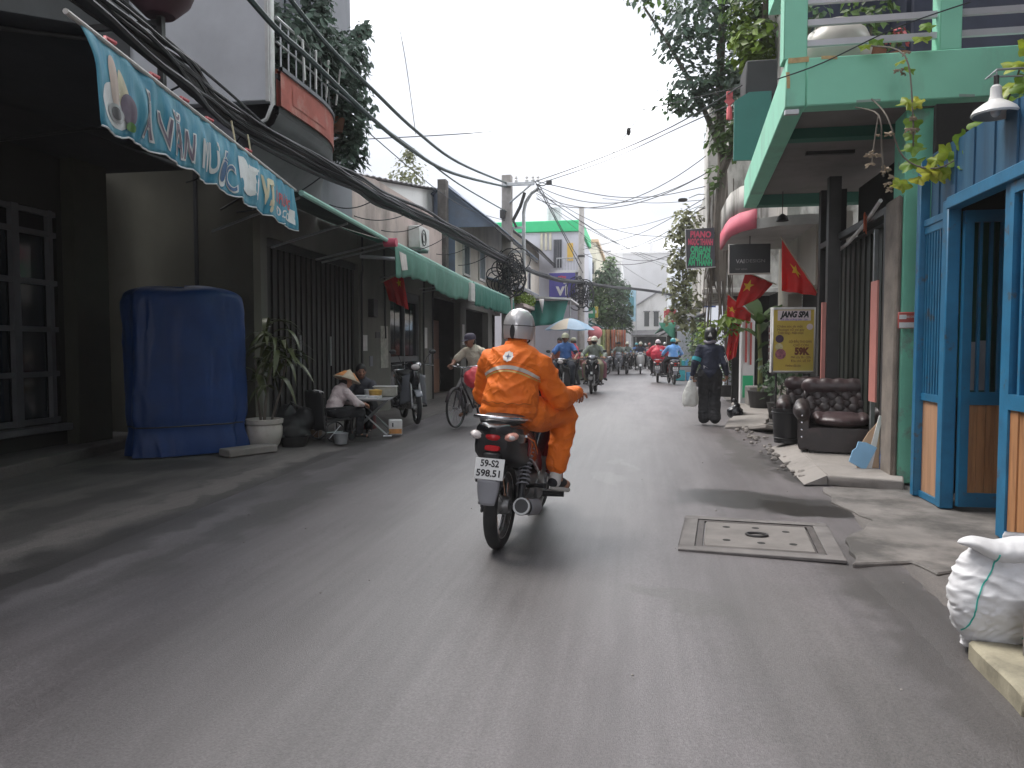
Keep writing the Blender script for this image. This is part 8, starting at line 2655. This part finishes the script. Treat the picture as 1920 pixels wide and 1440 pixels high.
JS['head'] = (0, .24, .99)
JS['face'] = (.4, -.2)
person('dark haired person in grey seated behind the folding table', (-4.32, 11.35, -.05), R(185), JS, dict(top=M('slate_cloth', (.06, .06, .075), rough=.85), bottom=BLK, hair=True, head=None, skin=skin_d, long_hair=True), voxel=.013)
tag(obj('plastic_stool', MB().lathe([(.17, 0), (.15, .36), (.13, .38), (0, .385)], n=16), M('maroon_plastic', (.12, .03, .03), rough=.5), loc=(-4.32, 11.35, .02)), 'plastic stool under the person behind the folding table', 'stool')
# --- shoppers by the stalls
JT = {k: v for k, v in JW.items()}
for lab, loc, rz, a, b_, hd, hm_ in (('woman in a red and white top standing under the blue umbrella', (-2.15, 25.2, .01), 1.2, M('red_white_cloth', (.5, .08, .1), rough=.8, var=.5, vs=9), BLK, 'cap', GRN_H), ('shopper in a mauve top beside the umbrella pole', (-1.75, 27.6, .01), 2.4, M('mauve_cloth', (.35, .25, .33), rough=.8), DRK, 'cap', KHAKI),
                                     ('stall keeper in a rust coloured shirt behind the rider in orange', (-2.55, 24.3, .01), 2.8, M('rust_cloth', (.35, .1, .06), rough=.8), BLK, None, None),
                                     ('small figure in dark clothes far up the street on the left', (-1.4, 45, .01), 3.1, BLK, BLK, None, None), ('small figure in maroon far up the street on the right', (1.4, 50, .01), 3.0, M('maroon_cloth', (.2, .03, .05), rough=.8), BLK, None, None), ('figure in teal standing by the turquoise buckets', (1.55, 32.3, .01), 1.0, M('teal_cloth', (.06, .35, .38), rough=.8), DRK, 'conical', KHAKI)):
    person(lab, loc, rz, JT, dict(top=a, bottom=b_, head=hd, head_m=hm_, patch_m=(KHAKI, KHAKI), skin=skin_d), voxel=.024, group='people at the stalls')

# the thicker traffic beyond
for k, (x, y, rz, kind, c1) in enumerate(((-1.55, 44, 182, 1, GREYC), (-.2, 46, 178, 1, BLUE), (1.35, 41, 3, 0, PINKW), (1.55, 48, -2, 0, GREYC), (-.9, 52, 181, 1, REDC), (.4, 55, 179, 1, BLK), (1.2, 58, 0, 0, CREAM), (-.3, 62, 180, 1, NAVY), (-1.6, 58, 183, 1, KHAKI))):
    word = ('nearest', 'second', 'third', 'fourth', 'fifth', 'sixth', 'seventh', 'eighth', 'last')[k]
    another(sc0 if kind else bike0, word + (' oncoming scooter' if kind else ' motorbike going away') + ' in the dense far traffic', (x, y, .012), R(rz), None, 'motorbikes in the far traffic')
    person(word + ' rider of the dense far traffic' + (', oncoming' if kind else ', going away'), (x, y, .012), R(rz), ride_pose(), dict(top=c1, bottom=BLK, head='half', head_m=(WHT_H, TEAL_H, silver)[k % 3], face=False), voxel=.032, group='riders in the far traffic')

# ------------------------------------------------------------------ humid city air
hz = MB().box((-30, -24, -1.2), (30, 128, 16.5))
hm = bpy.data.materials.new('humid_air')
hm.use_nodes = True
ht = hm.node_tree
ht.nodes.clear()
ho = ht.nodes.new('ShaderNodeOutputMaterial')
hv = ht.nodes.new('ShaderNodeVolumePrincipled')
hv.inputs['Color'].default_value = (.98, .985, 1, 1)
hv.inputs['Density'].default_value = .0014
ht.links.new(hv.outputs['Volume'], ho.inputs['Volume'])
tag(obj('haze', hz, hm, smooth=False), kind='stuff')
# the bike in front carries no mirrors
for c in [c for c in bike0.children if c.name.startswith('mirror_stem')]:
    for g_ in list(c.children):
        bpy.data.objects.remove(g_)
    bpy.data.objects.remove(c)
